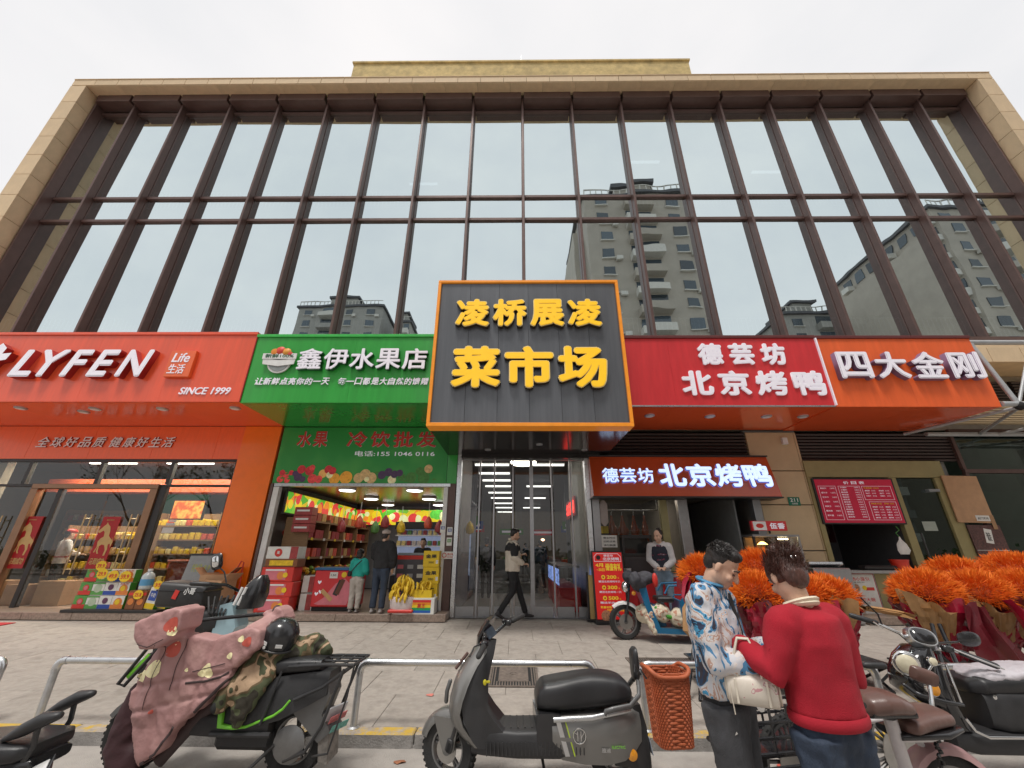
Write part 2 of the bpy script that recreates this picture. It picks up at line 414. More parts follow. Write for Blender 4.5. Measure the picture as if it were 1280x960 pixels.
# red mat
m_redmat = M('red_carpet', (.42, .03, .035), .95, var=.2, scale=20, bump=.5, bscale=200)
mt = MB(); mt.box((0, 0, 0), (3.2, .62, .012), None, .003)
o = mt.build('entrance_mat', m_redmat, None, None); o.location = (-11.25, 8.55, GZ(8.55) + .008); o.rotation_euler = (slope, 0, 0)
tag(o, 'long red entrance mat lying on the paving before the snack shop', 'mat')
# manholes
m_iron = M('rusty_iron', (.20, .165, .14), .75, .4, var=.35, scale=18, bump=.5, bscale=60)
m_dark = M('dark_gap', (.02, .02, .02), .9)
def cover(x0, x1, y0, y1, label, inner):
    yc = (y0 + y1) / 2; xc = (x0 + x1) / 2; w, d = x1 - x0, y1 - y0
    t = thing('drain_cover', label, 'drain cover', (xc, yc, GZ(yc) + .001), 0)
    f = MB(); f.bx(-w / 2, w / 2, -d / 2, d / 2, -.004, .002)
    f.build('bed', m_dark, t, None)
    g = MB()
    for a in (-w / 2, w / 2 - .03): g.bx(a, a + .03, -d / 2, d / 2, .0, .012)
    for a in (-d / 2, d / 2 - .03): g.bx(-w / 2 + .03, w / 2 - .03, a, a + .03, .0, .012)
    g.build('rim', m_iron, t, None)
    if inner:
        k = MB(); k.bx(-w * .3, w * .3, -d * .3, d * .3, .002, .011, .002)
        k.build('plate', m_iron, t, None)
        h = MB(); h.lathe([(.05, .011), (.05, .016), (.035, .016), (.035, .012)], n=14); h.build('ring', m_iron, t, 30)
    n = int(w / .034)
    for i in range(n):
        x = -w / 2 + .045 + i * (w - .09) / (n - 1)
        if inner and abs(x) < w * .32:
            for sgn in (-1, 1):
                piece('rib', (.014, d * .5 - .03 - d * .31, .009), m_iron, t, (x, sgn * (d * .31 + (d * .5 - .03 - d * .31) / 2), .006))
        else: piece('rib', (.014, d - .07, .009), m_iron, t, (x, 0, .006))
    for q in t.children: pass
    t.rotation_euler = (slope, 0, 0)
cover(-.34, .27, 5.62, 6.55, 'square ribbed iron drain cover with a plain plate in its middle', True)
cover(1.55, 2.75, 6.22, 6.82, 'long iron grating of narrow ribs sunk in the paving behind the rail', False)
# litter
m_leaf = M('dry_leaf', (.30, .12, .06), .8, var=.3)
m_paper = M('paper_scrap', (.7, .68, .64), .8)
rl = MB()
def scrap(x, y, s, mat, label, road=False):
    mb = MB(); n = 7; pts = [(s * math.cos(2 * math.pi * i / n) * random.uniform(.6, 1.1), s * .7 * math.sin(2 * math.pi * i / n) * random.uniform(.6, 1.1), random.uniform(0, .01)) for i in range(n)]
    pts2 = [(a, b, c + .002) for a, b, c in pts]; pts.append((0, 0, .006)); pts2.append((0, 0, .009))
    fs = [[i, (i + 1) % n, n] for i in range(n)]; m2 = n + 1
    fs += [[m2 + (i + 1) % n, m2 + i, m2 + n] for i in range(n)] + [[(i + 1) % n, i, m2 + i, m2 + (i + 1) % n] for i in range(n)]
    o = mb.add(pts + pts2, fs).build('litter', mat, None, None); o.location = (x, y, (0 if road else GZ(y)) + .003)
    tag(o, label, 'litter')
scrap(-.94, 5.35, .05, M('pink_scrap', (.6, .2, .16), .8), 'scrap of faded pink paper lying on the paving left of the grey scooter')
scrap(-.95, 4.2, .05, m_leaf, 'dry brown leaf on the road by the front wheel of the grey scooter', True)
scrap(-.62, 3.95, .05, m_paper, 'white paper scrap on the road in front of the grey scooter wheel', True)
scrap(-2.66, 5.1, .03, m_leaf, 'small dark leaf on the paving behind the left rail')
scrap(-3.9, 4.3, .045, m_leaf, 'brown leaf lying in the gutter left of the quilted scooter', True)
scrap(1.75, 4.25, .05, m_paper, 'crumpled white scrap on the road under the woven basket', True)
scrap(2.15, 4.2, .05, M('red_scrap', (.5, .08, .05), .8), 'small red scrap on the road beside the legs of the man in the painted shirt', True)
# ================================================================== steel rails
m_steel = M('brushed_steel', (.62, .63, .64), .28, .95, var=.08, scale=14, bump=.06, bscale=200)
m_galv = M('galvanised', (.55, .56, .57), .42, .8, var=.12, scale=20)
def rail(x0, x1, label):
    t = thing('barrier_rail', label, 'barrier', ((x0 + x1) / 2, 4.56, .1), 0, 'low steel rails along the kerb')
    h = (x1 - x0) / 2; ht = .51; r = .03; e = .07
    MB().tube([(-h + e, 0, ht), (h - e, 0, ht)], r, 16).build('top_rail', m_steel, t, 40)
    for s in (-1, 1):
        MB().tube([(s * h, 0, .0), (s * h, 0, ht - e)], r, 16).build('post', m_galv, t, 40)
        el = [(s * (h - e + e * math.sin(a)), 0, ht - e + e * math.cos(a)) for a in (0, .4, .8, 1.2, 1.5708)]
        el = [(s * (h - e - .02), 0, ht)] + el + [(s * h, 0, ht - e - .02)]
        MB().tube(el, r + .005, 16).build('elbow', m_steel, t, 40)
        MB().lathe([(.055, .0), (.055, .008), (.034, .02), (.032, .012)], (s * h, 0, .004), n=20).build('flange', m_galv, t, 40)
rail(-7.1, -4.93, 'low steel rail at the far left edge, only its bent end in view')
rail(-4.4, -2.22, 'low steel rail with a bent corner behind the quilted pink scooter')
rail(-1.48, .72, 'low steel rail standing behind the grey step-through scooter')
rail(1.18, 3.36, 'low steel rail starting at the woven basket and passing behind the two people')
rail(3.82, 6.0, 'low steel rail in front of the right-hand orange bouquets')
# ================================================================== across the road (seen mirrored in the glass)
m_apt = M('apartment_render', (.42, .38, .33), .85, var=.1, scale=.5, bump=.1)
m_apt2 = M('apartment_render_grey', (.34, .33, .31), .85, var=.1, scale=.5)
m_trim = M('pale_trim', (.62, .6, .56), .7)
m_win = M('far_window', (.05, .07, .09), .12, .0, spec=.8, rnd=.5)
m_roof = M('dark_roof', (.10, .10, .11), .7)
struct(MB().bx(-90, 90, -14, -9, -.04, .12).build('far_pavement', m_slab, None, None))
def apartments(label, x0, x1, y1, depth, H, floors, mat, wing=True, side=None):
    t = thing('apartment_block', label, 'building', ((x0 + x1) / 2, y1, 0)); w = x1 - x0; h = w / 2
    b = MB(); b.bx(-h, h, -depth, 0, 0, H); b.bx(-h * .35, h * .35, -depth * .7, -1, H, H + 3.2)
    b.bx(-h - 1.2, -h, -depth, -3, 0, H - 4)
    b.build('wall', mat, t, None)
    r = MB(); r.bx(-h - .5, h + .5, -depth - .5, .5, H, H + .5); r.bx(-h * .35 - .5, h * .35 + .5, -depth * .7, -.5, H + 3.2, H + 3.7)
    r.build('roof', m_roof, t, None)
    tr = MB()
    for k in range(int(w / .9)): tr.bx(-h + k * .9, -h + k * .9 + .12, .1, .22, H + .5, H + 1.6)
    tr.bx(-h, h, .08, .24, H + 1.6, H + 1.72)
    tr.build('roof_railing', m_trim, t, None)
    fh = H / floors; n = max(2, int(w / 4.2)); wp = w / n
    for f in range(1, floors):
        z = f * fh
        for i in range(n):
            x = -h + (i + .5) * wp
            if (i % 3) == 1 and wing:
                piece('balcony', (wp * .8, 1.3, 1.1), m_trim if f % 2 else mat, t, (x, .65, z + .5))
                piece('balcony_window', (wp * .7, .1, fh * .55), m_win, t, (x, .06, z + fh * .6))
            else:
                piece('window', (1.7, .1, 1.5), m_win, t, (x, .06, z + fh * .5))
                piece('window_ledge', (2.0, .3, .12), m_trim, t, (x, .15, z + fh * .5 - .82))
                if f % 2: piece('cooler', (.8, .4, .6), m_trim, t, (x + 1.4, .3, z + .45))
        if side:
            for i in range(int(depth / 2.6)):
                y = -(i + .5) * 2.6; s = side
                piece('side_window', (.1, 1.6, 1.7), m_win, t, (s * (h + .06) if s > 0 else -h - .06, y, z + fh * .5))
                if i % 3 == 0: piece('side_balcony', (1.1, 2.0, 1.0), m_trim, t, (s * (h + .55), y, z + .4))
    return t
apartments('tall beige apartment tower across the road, mirrored in the glass right of the middle', 10, 25.2, -25, 15, 50, 17, m_apt)
apartments('distant grey apartment block mirrored low in the left part of the glass', -51, -31, -60, 14, 54, 18, m_apt2)
apartments('long apartment block with rows of balconies, mirrored at the right end of the glass', 62, 96, -26.5, 20, 49.5, 16, m_apt, True, -1)
apartments('smaller apartment block mirrored just left of the long one', 47, 57, -42, 12, 40, 13, m_apt2)
apartments('low grey apartment block mirrored at the foot of the left panes', -27.5, -24, -62, 12, 50, 16, m_apt2)
m_bark = M('bark', (.12, .09, .07), .9, var=.3, scale=12, bump=.6)
m_lf = M('foliage', (.07, .11, .035), .7, var=.5, scale=2.5, rnd=.1)
def tree(x, y, H, label, leaves=900, seed=1):
    rg = random.Random(seed); t = thing('street_tree', label, 'tree', (x, y, .1))
    tk = MB(); tips = []
    def br(p, d, L, r, k):
        q = p + d * L; mid = p + d * L * .5 + Vector((rg.uniform(-1, 1), rg.uniform(-1, 1), 0)) * L * .06
        tk.tube([p, mid, q], [r, r * .8, r * .6], 5, cap=(k == 0))
        if k == 0: tips.append(q); return
        if k < 3: tips.append(mid)
        for i in range(3 if k > 1 else 2):
            a = rg.uniform(0, 6.28); s = rg.uniform(.4, .8)
            br(q, (d + Vector((math.cos(a) * s, math.sin(a) * s, rg.uniform(-.05, .25)))).normalized(), L * rg.uniform(.6, .8), r * .58, k - 1)
    br(Vector((0, 0, 0)), Vector((0, 0, 1)), H * .32, .14, 5)
    tk.build('trunk', m_bark, t, None)
    lf = MB()
    for i in range(leaves):
        c = rg.choice(tips) + Vector((rg.gauss(0, .35), rg.gauss(0, .35), rg.gauss(0, .3))); u = Vector((rg.uniform(-1, 1), rg.uniform(-1, 1), rg.uniform(-1, 1))).normalized() * rg.uniform(.06, .15); v = u.orthogonal().normalized() * u.length * .7
        lf.add([c - u, c - v, c + u, c + v], [[0, 1, 2, 3]])
    lf.build('crown', m_lf, t, None)['kind'] = 'stuff'
tree(-21, -10.5, 8.5, 'thinly leaved street tree across the road, mirrored in the snack shop window', 700, 3)
tree(-28, -11.5, 9, 'bare branching street tree mirrored at the left of the snack shop', 260, 5)
tree(-15, -11, 7, 'leafy street tree across the road nearest the snack shop mirror', 1500, 9)
tree(14, -11, 8.5, 'leafy street tree across the road to the right', 1600, 11)
tree(24, -12, 8.5, 'far street tree across the road behind the right scooters', 1300, 13)
hm = MB(); rg = random.Random(5)
for i in range(9000):
    x = rg.uniform(-45, 45); c = Vector((x, -12.5 + rg.gauss(0, .4), .2 + abs(rg.gauss(0, .5)) + .25 * math.sin(x * .8) + .3)); u = Vector((rg.uniform(-1, 1), rg.uniform(-1, 1), rg.uniform(-1, 1))).normalized() * .13; v = u.orthogonal() * .8
    hm.add([c - u, c - v, c + u, c + v], [[0, 1, 2, 3]])
tag(hm.build('hedge', m_lf, None, None), 'long loose hedge growing along the far pavement across the road', 'hedge', None, 'stuff')
# ================================================================== the building
m_clad = M('sandstone_cladding', (.66, .50, .32), .75, var=.10, scale=3, bump=.25, bscale=50, rnd=.05, stretch=(1, 1, .5))
m_cladj = M('cladding_joint', (.2, .15, .1), .9)
m_stucco = M('yellow_stucco', (.60, .46, .21), .9, var=.25, scale=4, bump=.6, bscale=60, dirt=.3)
m_fin = M('bronze_fin', (.125, .075, .066), .38, .25, var=.15, scale=3, spec=.5)
m_pane = glass_mat('coated_glass', (.50, .56, .58), .77, (.83, .95, 1.), wav=.15)
m_inw = M('upper_interior', (.10, .105, .11), .9)
m_white = M('white_paint', (.75, .75, .74), .5)
m_wall = M('ground_floor_wall', (.30, .26, .2), .85)
bld = thing('market_building', 'three-storey market hall with a sandstone frame round a wall of tall mirrored panes', 'building', (0, 9.75, 0))
def P(o): return o
YG = 0.
FX = [-15.1] + [.22 + 1.75 * k for k in range(-8, 9)] + [15.82]
ZT = [6.85, 11.17, 12.11, 16.20]          # transom centres
def bb(name, x0, x1, y0, y1, z0, z1, mat, b=0.):
    return piece(name, (x1 - x0, y1 - y0, z1 - z0), mat, bld, ((x0 + x1) / 2, (y0 + y1) / 2 - 9.75, (z0 + z1) / 2), None, b)
# right end continues past the frame edge at ground level, so fins stop at the frame
for x in FX:
    e = abs(x) > 15
    bb('mullion_fin', x - .038, x + .038, 9.40 if e else 9.49, 9.70, 6.5, 16.71, m_fin, .008)
    bb('mullion_cap', x - .05, x + .05, 9.70, 9.80, 6.5, 16.71, m_fin)
for i in range(len(FX) - 1):
    a, b = FX[i] + .05, FX[i + 1] - .05
    for z in ZT: bb('transom', a, b, 9.66, 9.80, z - .05, z + .05, m_fin, .006)
    bb('head_rail', a, b, 9.32, 9.72, 16.38, 16.705, m_fin)
    for z0, z1 in ((6.9, 11.12), (11.22, 12.06), (12.16, 16.15), (16.25, 16.37)):
        o = bb('glass_pane', a, b, 9.735, 9.75, z0, z1, m_pane); o.rotation_euler = (random.uniform(-.004, .004), 0, random.uniform(-.004, .004))
# frame with separate cladding tiles
OX0, OX1, IX0, IX1, ZB, ZO = -15.72, 16.44, -15.18, 15.9, 16.71, 17.04
fr = MB(); fr.bx(OX0 + .02, IX0 - .02, -.73, .5, 4.8, ZO - .02); fr.bx(IX1 + .02, OX1 - .02, -.73, .5, 4.8, ZO - .02); fr.bx(IX0 - .02, IX1 + .02, -.73, .3, ZB + .02, ZO - .02)
fr.build('frame_core', m_cladj, bld, None)
n = 40; w = (OX1 - OX0) / n
for i in range(n):
    x = OX0 + (i + .5) * w
    piece('cladding_tile', (w - .014, .03, .30), m_clad, bld, (x, -.745, 16.885), None, .003)
    piece('coping_tile', (w - .012, 1.3, .03), m_clad, bld, (x, -.13, ZO + .0), None, .003)
for i in range(27):
    x = IX0 + (i + .5) * (IX1 - IX0) / 27
    piece('soffit_panel', ((IX1 - IX0) / 27 - .008, .42, .02), m_clad, bld, (x, -.53, ZB + .008), None, .0)
zz = 16.71
while zz > 5.2:
    z0 = zz - .86
    for xa, xb in ((OX0, IX0), (IX1, OX1)):
        piece('cladding_tile', (xb - xa, .03, .846), m_clad, bld, ((xa + xb) / 2, -.745, (zz + z0) / 2), None, .003)
    for x in (IX0 - .012, IX1 + .012): piece('return_tile', (.022, .72, .846), m_clad, bld, (x, -.37, (zz + z0) / 2), None, .003)
    piece('outer_tile', (.022, 1.2, .846), m_clad, bld, (OX0 + .008, -.13, (zz + z0) / 2), None, .003)
    piece('outer_tile', (.022, 1.2, .846), m_clad, bld, (OX1 - .008, -.13, (zz + z0) / 2), None, .003)
    zz = z0
# lower beam of the frame, seen right of the canopies
for i in range(40):
    x = OX0 + (i + .5) * w
    if x > 9.2 or x < -13.5: piece('cladding_tile', (w - .014, .03, .40), m_clad, bld, (x, -.745, 6.10), None, .003)
lb = MB(); lb.bx(OX0 + .02, OX1 - .02, -.73, .3, 5.89, 6.5); lb.build('lower_beam', m_clad, bld, None)
bb('sill_band', OX0 + .05, OX1 - .05, 9.35, 9.8, 6.51, 6.8, m_fin)
# roof, rooms behind the glass
body = MB(); body.bx(-15.7, 16.4, .55, 20, 16.6, 17.0); body.bx(-15.7, -15.4, .5, 20, 0, 16.6); body.bx(16.1, 16.4, .5, 20, 0, 16.6); body.bx(-15.4, 16.1, 19.8, 20, 0, 16.6)
body.build('shell', m_wall, bld, None)
fl = MB(); fl.bx(-15.4, 16.1, .1, 19.8, 6.7, 7.0); fl.bx(-15.4, 16.1, .25, 19.8, 11.3, 11.95); fl.bx(-15.4, 16.1, 6.5, 6.7, 7.0, 16.6); fl.build('upper_floor', m_inw, bld, None)
for lvl in (7.0, 11.95):
    for i in range(len(FX) - 1):
        if lvl > 8 and i in (7, 8, 9, 10, 17): continue
        a, b = FX[i], FX[i + 1]
        rl = MB(); rl.bx(a, b, .28, .31, lvl + .78, lvl + .81); rl.bx(a, b, .28, .31, lvl + .08, lvl + .11)
        k = 0
        while a + .06 + k * .13 < b: rl.bx(a + .06 + k * .13, a + .08 + k * .13, .285, .305, lvl + .1, lvl + .8); k += 1
        rl.build('balustrade', m_white, bld, None)
m_stripe = M('ceiling_tube', (.9, .9, .9), .5, emit=(1, 1, 1), es=1.1)
for x, y in ((5.2, 2), (10.4, 2.5), (-4, 3)): piece('ceiling_tube', (1.2, .1, .05), m_stripe, bld, (x, y, 16.2))
# stair head on the roof and lightning rods
ph = MB(); ph.bx(-6.07, 6.38, -.42, 4, 17.02, 18.42); ph.build('roof_housing', m_stucco, bld, None)
pc = MB(); pc.bx(-6.12, 6.43, -.47, 4.05, 18.42, 18.5); pc.build('roof_housing_coping', m_stucco, bld, None)
for x, h in ((-5.85, .25), (-4.3, .18), (-1.95, .2), (.18, .5), (2.3, .2), (4.3, .22), (6.3, .15)):
    MB().tube([(x, -.35, 18.45), (x, -.35, 18.5 + h)], .012, 6).build('lightning_rod', m_galv, bld, None)
t = thing('roof_antenna', 'small lattice mast standing on the roof right of the yellow housing', 'antenna', (10.6, 10.2, 17.0))
am = MB()
for s in (-1, 1): am.tube([(s * .28, 0, 0), (s * .12, 0, 1.0)], .018, 6)
for k in range(4): z = .1 + k * .26; am.tube([(-.26 + .04 * k, 0, z), (.24 - .04 * k, 0, z + .22)], .012, 5); am.tube([(.26 - .04 * k, 0, z), (-.24 + .04 * k, 0, z + .22)], .012, 5)
am.build('lattice', m_galv, t, None)
# ------------------------------------------------ ground floor shell between the shops
m_cream = M('cream_wall_panel', (.56, .43, .26), .6, var=.08, scale=3, rnd=.03, bump=.12, dirt=.12)
m_louv = M('louvre_brown', (.055, .035, .032), .5, .2, var=.15)
g = MB()
g.bx(-15.4, 16.1, .12, .3, 4.42, 5.88)                        # wall over the shops
g.bx(-15.4, -12.6, .12, .3, 0, 4.42)
g.build('upper_shop_wall', m_wall, bld, None)
for q_ in ((-6.75, -5.83, .12, 5.6), (-1.62, -1.40, .12, 3.2), (1.66, 1.80, .12, 3.4), (5.68, 6.95, .12, 5.6), (10.3, 10.5, .25, 5.6)): MB().bx(*q_, .1, 4.4).build('party_wall', M('shop_interior_wall', (.38, .37, .35), .85), bld, None)
gf = MB(); gf.bx(-15.4, 16.1, .0, 19.7, .0, .29); gf.build('inner_floor', M('inner_floor', (.22, .20, .18), .35, var=.2, scale=2), bld, None)
for (x0, x1) in ((-12.9, -5.83), (-5.79, -1.4), (6.9, 10.3)):
    n = int((x1 - x0) / .9); ww = (x1 - x0) / n
    front = 9.13 if x0 > -6 else 9.1
    for i in range(n):
        piece('step_slab', (ww - .006, 5.5, .13), M('step_granite', (.27, .205, .165), .35, var=.35, scale=30, rnd=.06), bld, (x0 + (i + .5) * ww, front - 9.75 + 2.75, .355), None, .006)
# cream pier with joints (right of the duck shop)
for z0, z1 in ((.3, .62), (.63, 1.62), (1.63, 2.60), (2.61, 3.38), (3.39, 4.33)):
    piece('pier_panel', (1.16, .12, z1 - z0 - .012), m_cream, bld, (6.24, .05, (z0 + z1) / 2), None, .003)
    piece('pier_panel', (.05, .12, z1 - z0 - .012), m_cream, bld, (6.855, .05, (z0 + z1) / 2), None, .003)
# louvres over shops
def louvre(x0, x1, z0, z1, y=.02):
    n = int((z1 - z0) / .075)
    piece('louvre_back', (x1 - x0, .02, z1 - z0), m_dark, bld, ((x0 + x1) / 2, y + .07, (z0 + z1) / 2))
    for i in range(n): piece('louvre_slat', (x1 - x0, .07, .045), m_louv, bld, ((x0 + x1) / 2, y + .02, z0 + (i + .5) * (z1 - z0) / n), (R(35), 0, 0))
louvre(1.84, 5.64, 3.68, 4.34); louvre(6.9, 10.7, 3.63, 4.33)
for x in (10.9, 12.9, 14.9): louvre(x - .1, x + 1.78, 4.6, 5.72)
# ================================================================== canopy boxes with their writing
m_or = M('orange_sheet', (.80, .095, .035), .32, var=.09, scale=1.4, stretch=(5, 1, .6), coat=.25, dirt=.05)
m_or2 = M('orange_sheet_light', (.82, .13, .03), .32, var=.09, scale=1.4, stretch=(5, 1, .6), coat=.25)
m_ors = M('orange_soffit', (.85, .12, .03), .2, var=.06, scale=.8, coat=.5)
m_gr = M('green_sheet', (.028, .35, .045), .34, var=.12, scale=1.4, stretch=(5, 1, .6), coat=.25, dirt=.05)
m_grs = M('green_soffit', (.03, .34, .05), .2, var=.06, coat=.5)
m_red = M('red_board', (.62, .028, .035), .4, var=.1, scale=1.6, coat=.15, stretch=(4, 1, .6))
m_let = M('letter_white', (.86, .83, .90), .35, var=.03, emit=(.8, .77, .9), es=.12)
m_lets = M('letter_red_side', (.33, .015, .012), .45)
m_letp = M('letter_purple_side', (.22, .14, .24), .45)
m_letg = M('letter_green_side', (.02, .12, .04), .45)
m_lamp = M('lamp_white', (.9, .9, .9), .5, emit=(1, .98, .95), es=4)
m_lampoff = M('lamp_glass', (.8, .8, .8), .3)
def canopy(label, x0, x1, y0, y1, z0, z1, mf, ms, lights=(), lip=None, cells=()):
    t = thing('shop_canopy', label, 'canopy', (0, 0, 0))
    MB().bx(x0, x1, y0 + .04, y1, z0 + .02, z1 - .03).build('box', ms, t, None)
    np_ = max(1, round((x1 - x0) / 1.9)); w = (x1 - x0) / np_
    for i in range(np_): piece('face_panel', (w - .0015, .04, z1 - z0), mf, t, (x0 + (i + .5) * w, y0 + .02, (z0 + z1) / 2), None, .001)
    for i in range(np_): piece('soffit_panel', (w - .003, y1 - y0 - .05, .02), ms, t, (x0 + (i + .5) * w, (y0 + .05 + y1) / 2, z0 + .01), None, .0)
    MB().bx(x0 - .01, x1 + .01, y0 - .03, y1, z1, z1 + .07, .006).build('top_lip', lip or mf, t, None)
    for x, y in lights:
        d = MB(); d.lathe([(.11, 0), (.11, -.02), (.085, -.03), (.0, -.03)], (x, y, z0 + .004), n=20); q = d.build('downlight', m_galv, t, 30)
        e = MB(); e.lathe([(.08, -.0325), (.0, -.034)], (x, y, z0 + .004), n=18); e.build('lens', m_lampoff, q, None)
    return t
c1 = canopy('long glossy orange canopy over the snack shop with raised white LYFEN letters', -14.5, -5.80, 7.9, 9.7, 4.46, 6.05, m_or, m_ors,
            [(-13.4, 8.3), (-10.9, 8.3), (-9.3, 8.35), (-7.8, 8.35), (-6.15, 8.3), (-9.75, 8.55)])
c2 = canopy('bright green canopy box over the fruit shop with raised white characters', -5.79, -1.3, 7.9, 9.7, 4.44, 5.99, m_gr, m_grs, [], M('green_lip', (.04, .45, .07), .4))
c3 = canopy('dark red canopy board with white roast duck characters right of the big grey sign', 1.7, 6.555, 7.9, 9.7, 4.38, 5.95, m_red, m_ors, [(2.95, 8.55), (4.3, 8.6), (5.55, 8.6), (6.35, 8.6)], M('dark_lip', (.12, .02, .02), .5))
c4 = canopy('plain orange canopy box at the right end carrying four bulky white characters', 6.575, 9.93, 7.9, 9.7, 4.36, 5.94, m_or2, m_ors, [], M('dark_lip', (.12, .02, .02), .5))
for x, c in ((6.565, c3),): piece('joint_trim', (.03, .05, 1.56), m_let, c, (x, 7.885, 5.165))
piece('bottom_trim', (4.85, .03, .03), m_steel, c3, (4.13, 7.9, 4.37)); piece('corner_trim', (.02, .02, 1.6), m_lets, c1, (-5.79, 7.885, 5.25))
# LYFEN
xs = [-10.86, -10.22, -9.82, -9.62 + .02, -8.98, -8.57]
for ch, a, b in (('L', -10.86, -10.36), ('Y', -10.30, -9.70), ('F', -9.74, -9.18), ('E', -9.17, -8.60), ('N', -8.55, -7.86)):
    writing('letter', ch, a, b, 4.98, 5.62, 7.83, [m_let, m_lets], c1, .14, .035, .28)
lg = MB(); pts = [(-11.45, 5.15), (-11.12, 5.75), (-10.98, 5.52), (-10.80 - .2, 5.40), (-11.2, 5.02)]
lg.prism([(-11.75, 5.3), (-11.3, 5.78), (-11.16, 5.66), (-11.2, 5.52), (-11.0, 5.54), (-11.05, 5.38), (-11.22, 5.34), (-11.42, 5.02), (-11.55, 5.05), (-11.38, 5.35), (-11.5, 5.4), (-11.66, 5.22)], 7.76, 7.9)
lo = lg.build('logo', [m_let, m_lets], c1, None)
for p in lo.data.polygons: p.material_index = 0 if abs(p.normal.y) > .7 else 1
piece('life_plate', (.55, .08, .62), m_or2, c1, (-7.27, 7.86, 5.31), None, .006)
writing('letter_line', 'Life', -7.47, -7.09, 5.34, 5.56, 7.815, m_let, c1, .01, .01, .2)
writing('letter_line', '生活', -7.49, -7.13, 5.07, 5.29, 7.815, m_let, c1, .01, .005, .1)
writing('letter_line', 'SINCE 1999', -7.14, -6.05, 4.62, 4.78, 7.89, m_let, c1, .02, .01, .2)
# green shop
x0 = -4.72
line('character', '鑫伊水果店', -4.74, -1.90, 5.16, 5.66, 7.85, [m_let, m_letg], c2, .12, .026, 0)
line('small_character', '让新鲜点亮你的一天', -5.58, -3.98, 4.84, 5.00, 7.885, m_let, c2, .02, .012, .15)
line('small_character', '每一口都是大自然的馈赠', -3.80, -1.86, 4.84, 5.00, 7.885, m_let, c2, .02, .012, .15)
lt = thing('fruit_emblem', 'round fruit emblem with a green ribbon reading 100% on the green canopy', 'emblem', (-5.14, 7.88, 5.42))
MB().lathe([(.26, 0), (.26, -.03), (.0, -.035)], (0, 0, -.06), 'y', 28).build('disc', m_white, lt, 30)
MB().lathe([(.225, -.03), (.225, -.04), (0, -.042)], (0, 0, -.06), 'y', 28).build('inner_disc', M('grey_disc', (.25, .27, .27), .6), lt, 30)
b = MB(); b.prism([(-.36, .02), (-.34, -.12), (0, -.17), (.34, -.12), (.36, .02), (0, -.03)], -.055, -.043); b.build('lower_ribbon', m_white, lt, None)
b = MB(); b.prism([(-.37, .13), (-.37, .0), (.37, .0), (.37, .13)], -.065, -.05); b.build('ribbon', m_white, lt, None)
writing('printed_line', '新鲜100%', -.31, .31, .025, .115, -.069, M('ribbon_green', (.03, .12, .06), .6), lt, .003, .012)
for i, (x, z, r, c) in enumerate(((-.14, .17, .09, (.75, .25, .03)), (-.02, .2, .11, (.7, .06, .03)), (.12, .17, .1, (.75, .32, .04)), (.21, .12, .06, (.6, .05, .04)))):
    MB().lathe([(r, 0), (r * .8, -.03), (0, -.04)], (x, -.035, z), 'y', 16).build('fruit', M('emblem_fruit_%d' % i, c, .5), lt, 50)
# red duck board
line('character', '德芸坊', 3.86, 5.90, 5.30, 5.82, 7.88, m_let, c3, .03, .042, 0, gap=.22)
line('character', '北京烤鸭', 3.42, 6.53, 4.60, 5.16, 7.88, m_let, c3, .03, .036, 0, gap=.16)
# four characters
line('character', '四大金刚', 6.74, 9.84, 4.94, 5.56, 7.84, [m_let, m_letp], c4, .14, .034, 0, gap=.13)
# ------------------------------------------------ big grey sign
m_gs = M('grey_aluminium', (.105, .112, .125), .36, .2, var=.2, scale=1.2, stretch=(5, 1, .3), coat=.15)
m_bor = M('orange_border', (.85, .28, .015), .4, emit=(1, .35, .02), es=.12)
m_yel2 = M('letter_yellow', (.95, .56, .015), .35, var=.03, emit=(1, .58, .01), es=.25)  # weak glow added to brighten the yellow faces, not a lamp
m_yels = M('letter_brown_side', (.05, .035, .02), .5)
m_but = M('letter_cream_edge', (.85, .70, .32), .4)
bs = thing('market_sign', 'big square dark grey sign with an orange border and two rows of yellow characters', 'sign', (.25, 7.2, 3.72))
MB().bx(-1.86, 1.86, .02, .30, .04, 3.22).build('panel', m_gs, bs, None)
for k in range(6): piece('sheet', (.606, .02, 3.12), m_gs, bs, (-1.53 + k * .612, .012, 1.63), None, .002)
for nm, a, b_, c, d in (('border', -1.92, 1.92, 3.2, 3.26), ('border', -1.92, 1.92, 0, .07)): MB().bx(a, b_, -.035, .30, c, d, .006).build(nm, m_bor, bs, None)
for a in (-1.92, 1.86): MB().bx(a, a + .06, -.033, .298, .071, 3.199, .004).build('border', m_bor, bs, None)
def yline(s, x0, x1, z0, z1, gap):
    n = len(s); w = (x1 - x0) / n
    for i, ch in enumerate(s):
        a, b = x0 + i * w + w * gap / 2, x0 + (i + 1) * w - w * gap / 2
        ch_o = writing('character', ch, a - .012, b + .012, z0 - .012, z1 + .012, -.055, [m_but, m_yels], bs, .11, .047)
        writing('character_face', ch, a + .008, b - .008, z0 + .008, z1 - .008, -.112, m_yel2, None, .012, .036).parent = ch_o
        for q in ch_o.children: q.location = (q.location.x - ch_o.location.x, -.058, q.location.z - ch_o.location.z)
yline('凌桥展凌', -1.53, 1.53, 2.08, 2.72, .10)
yline('菜市场', -1.55, 1.55, .74, 1.62, .08)
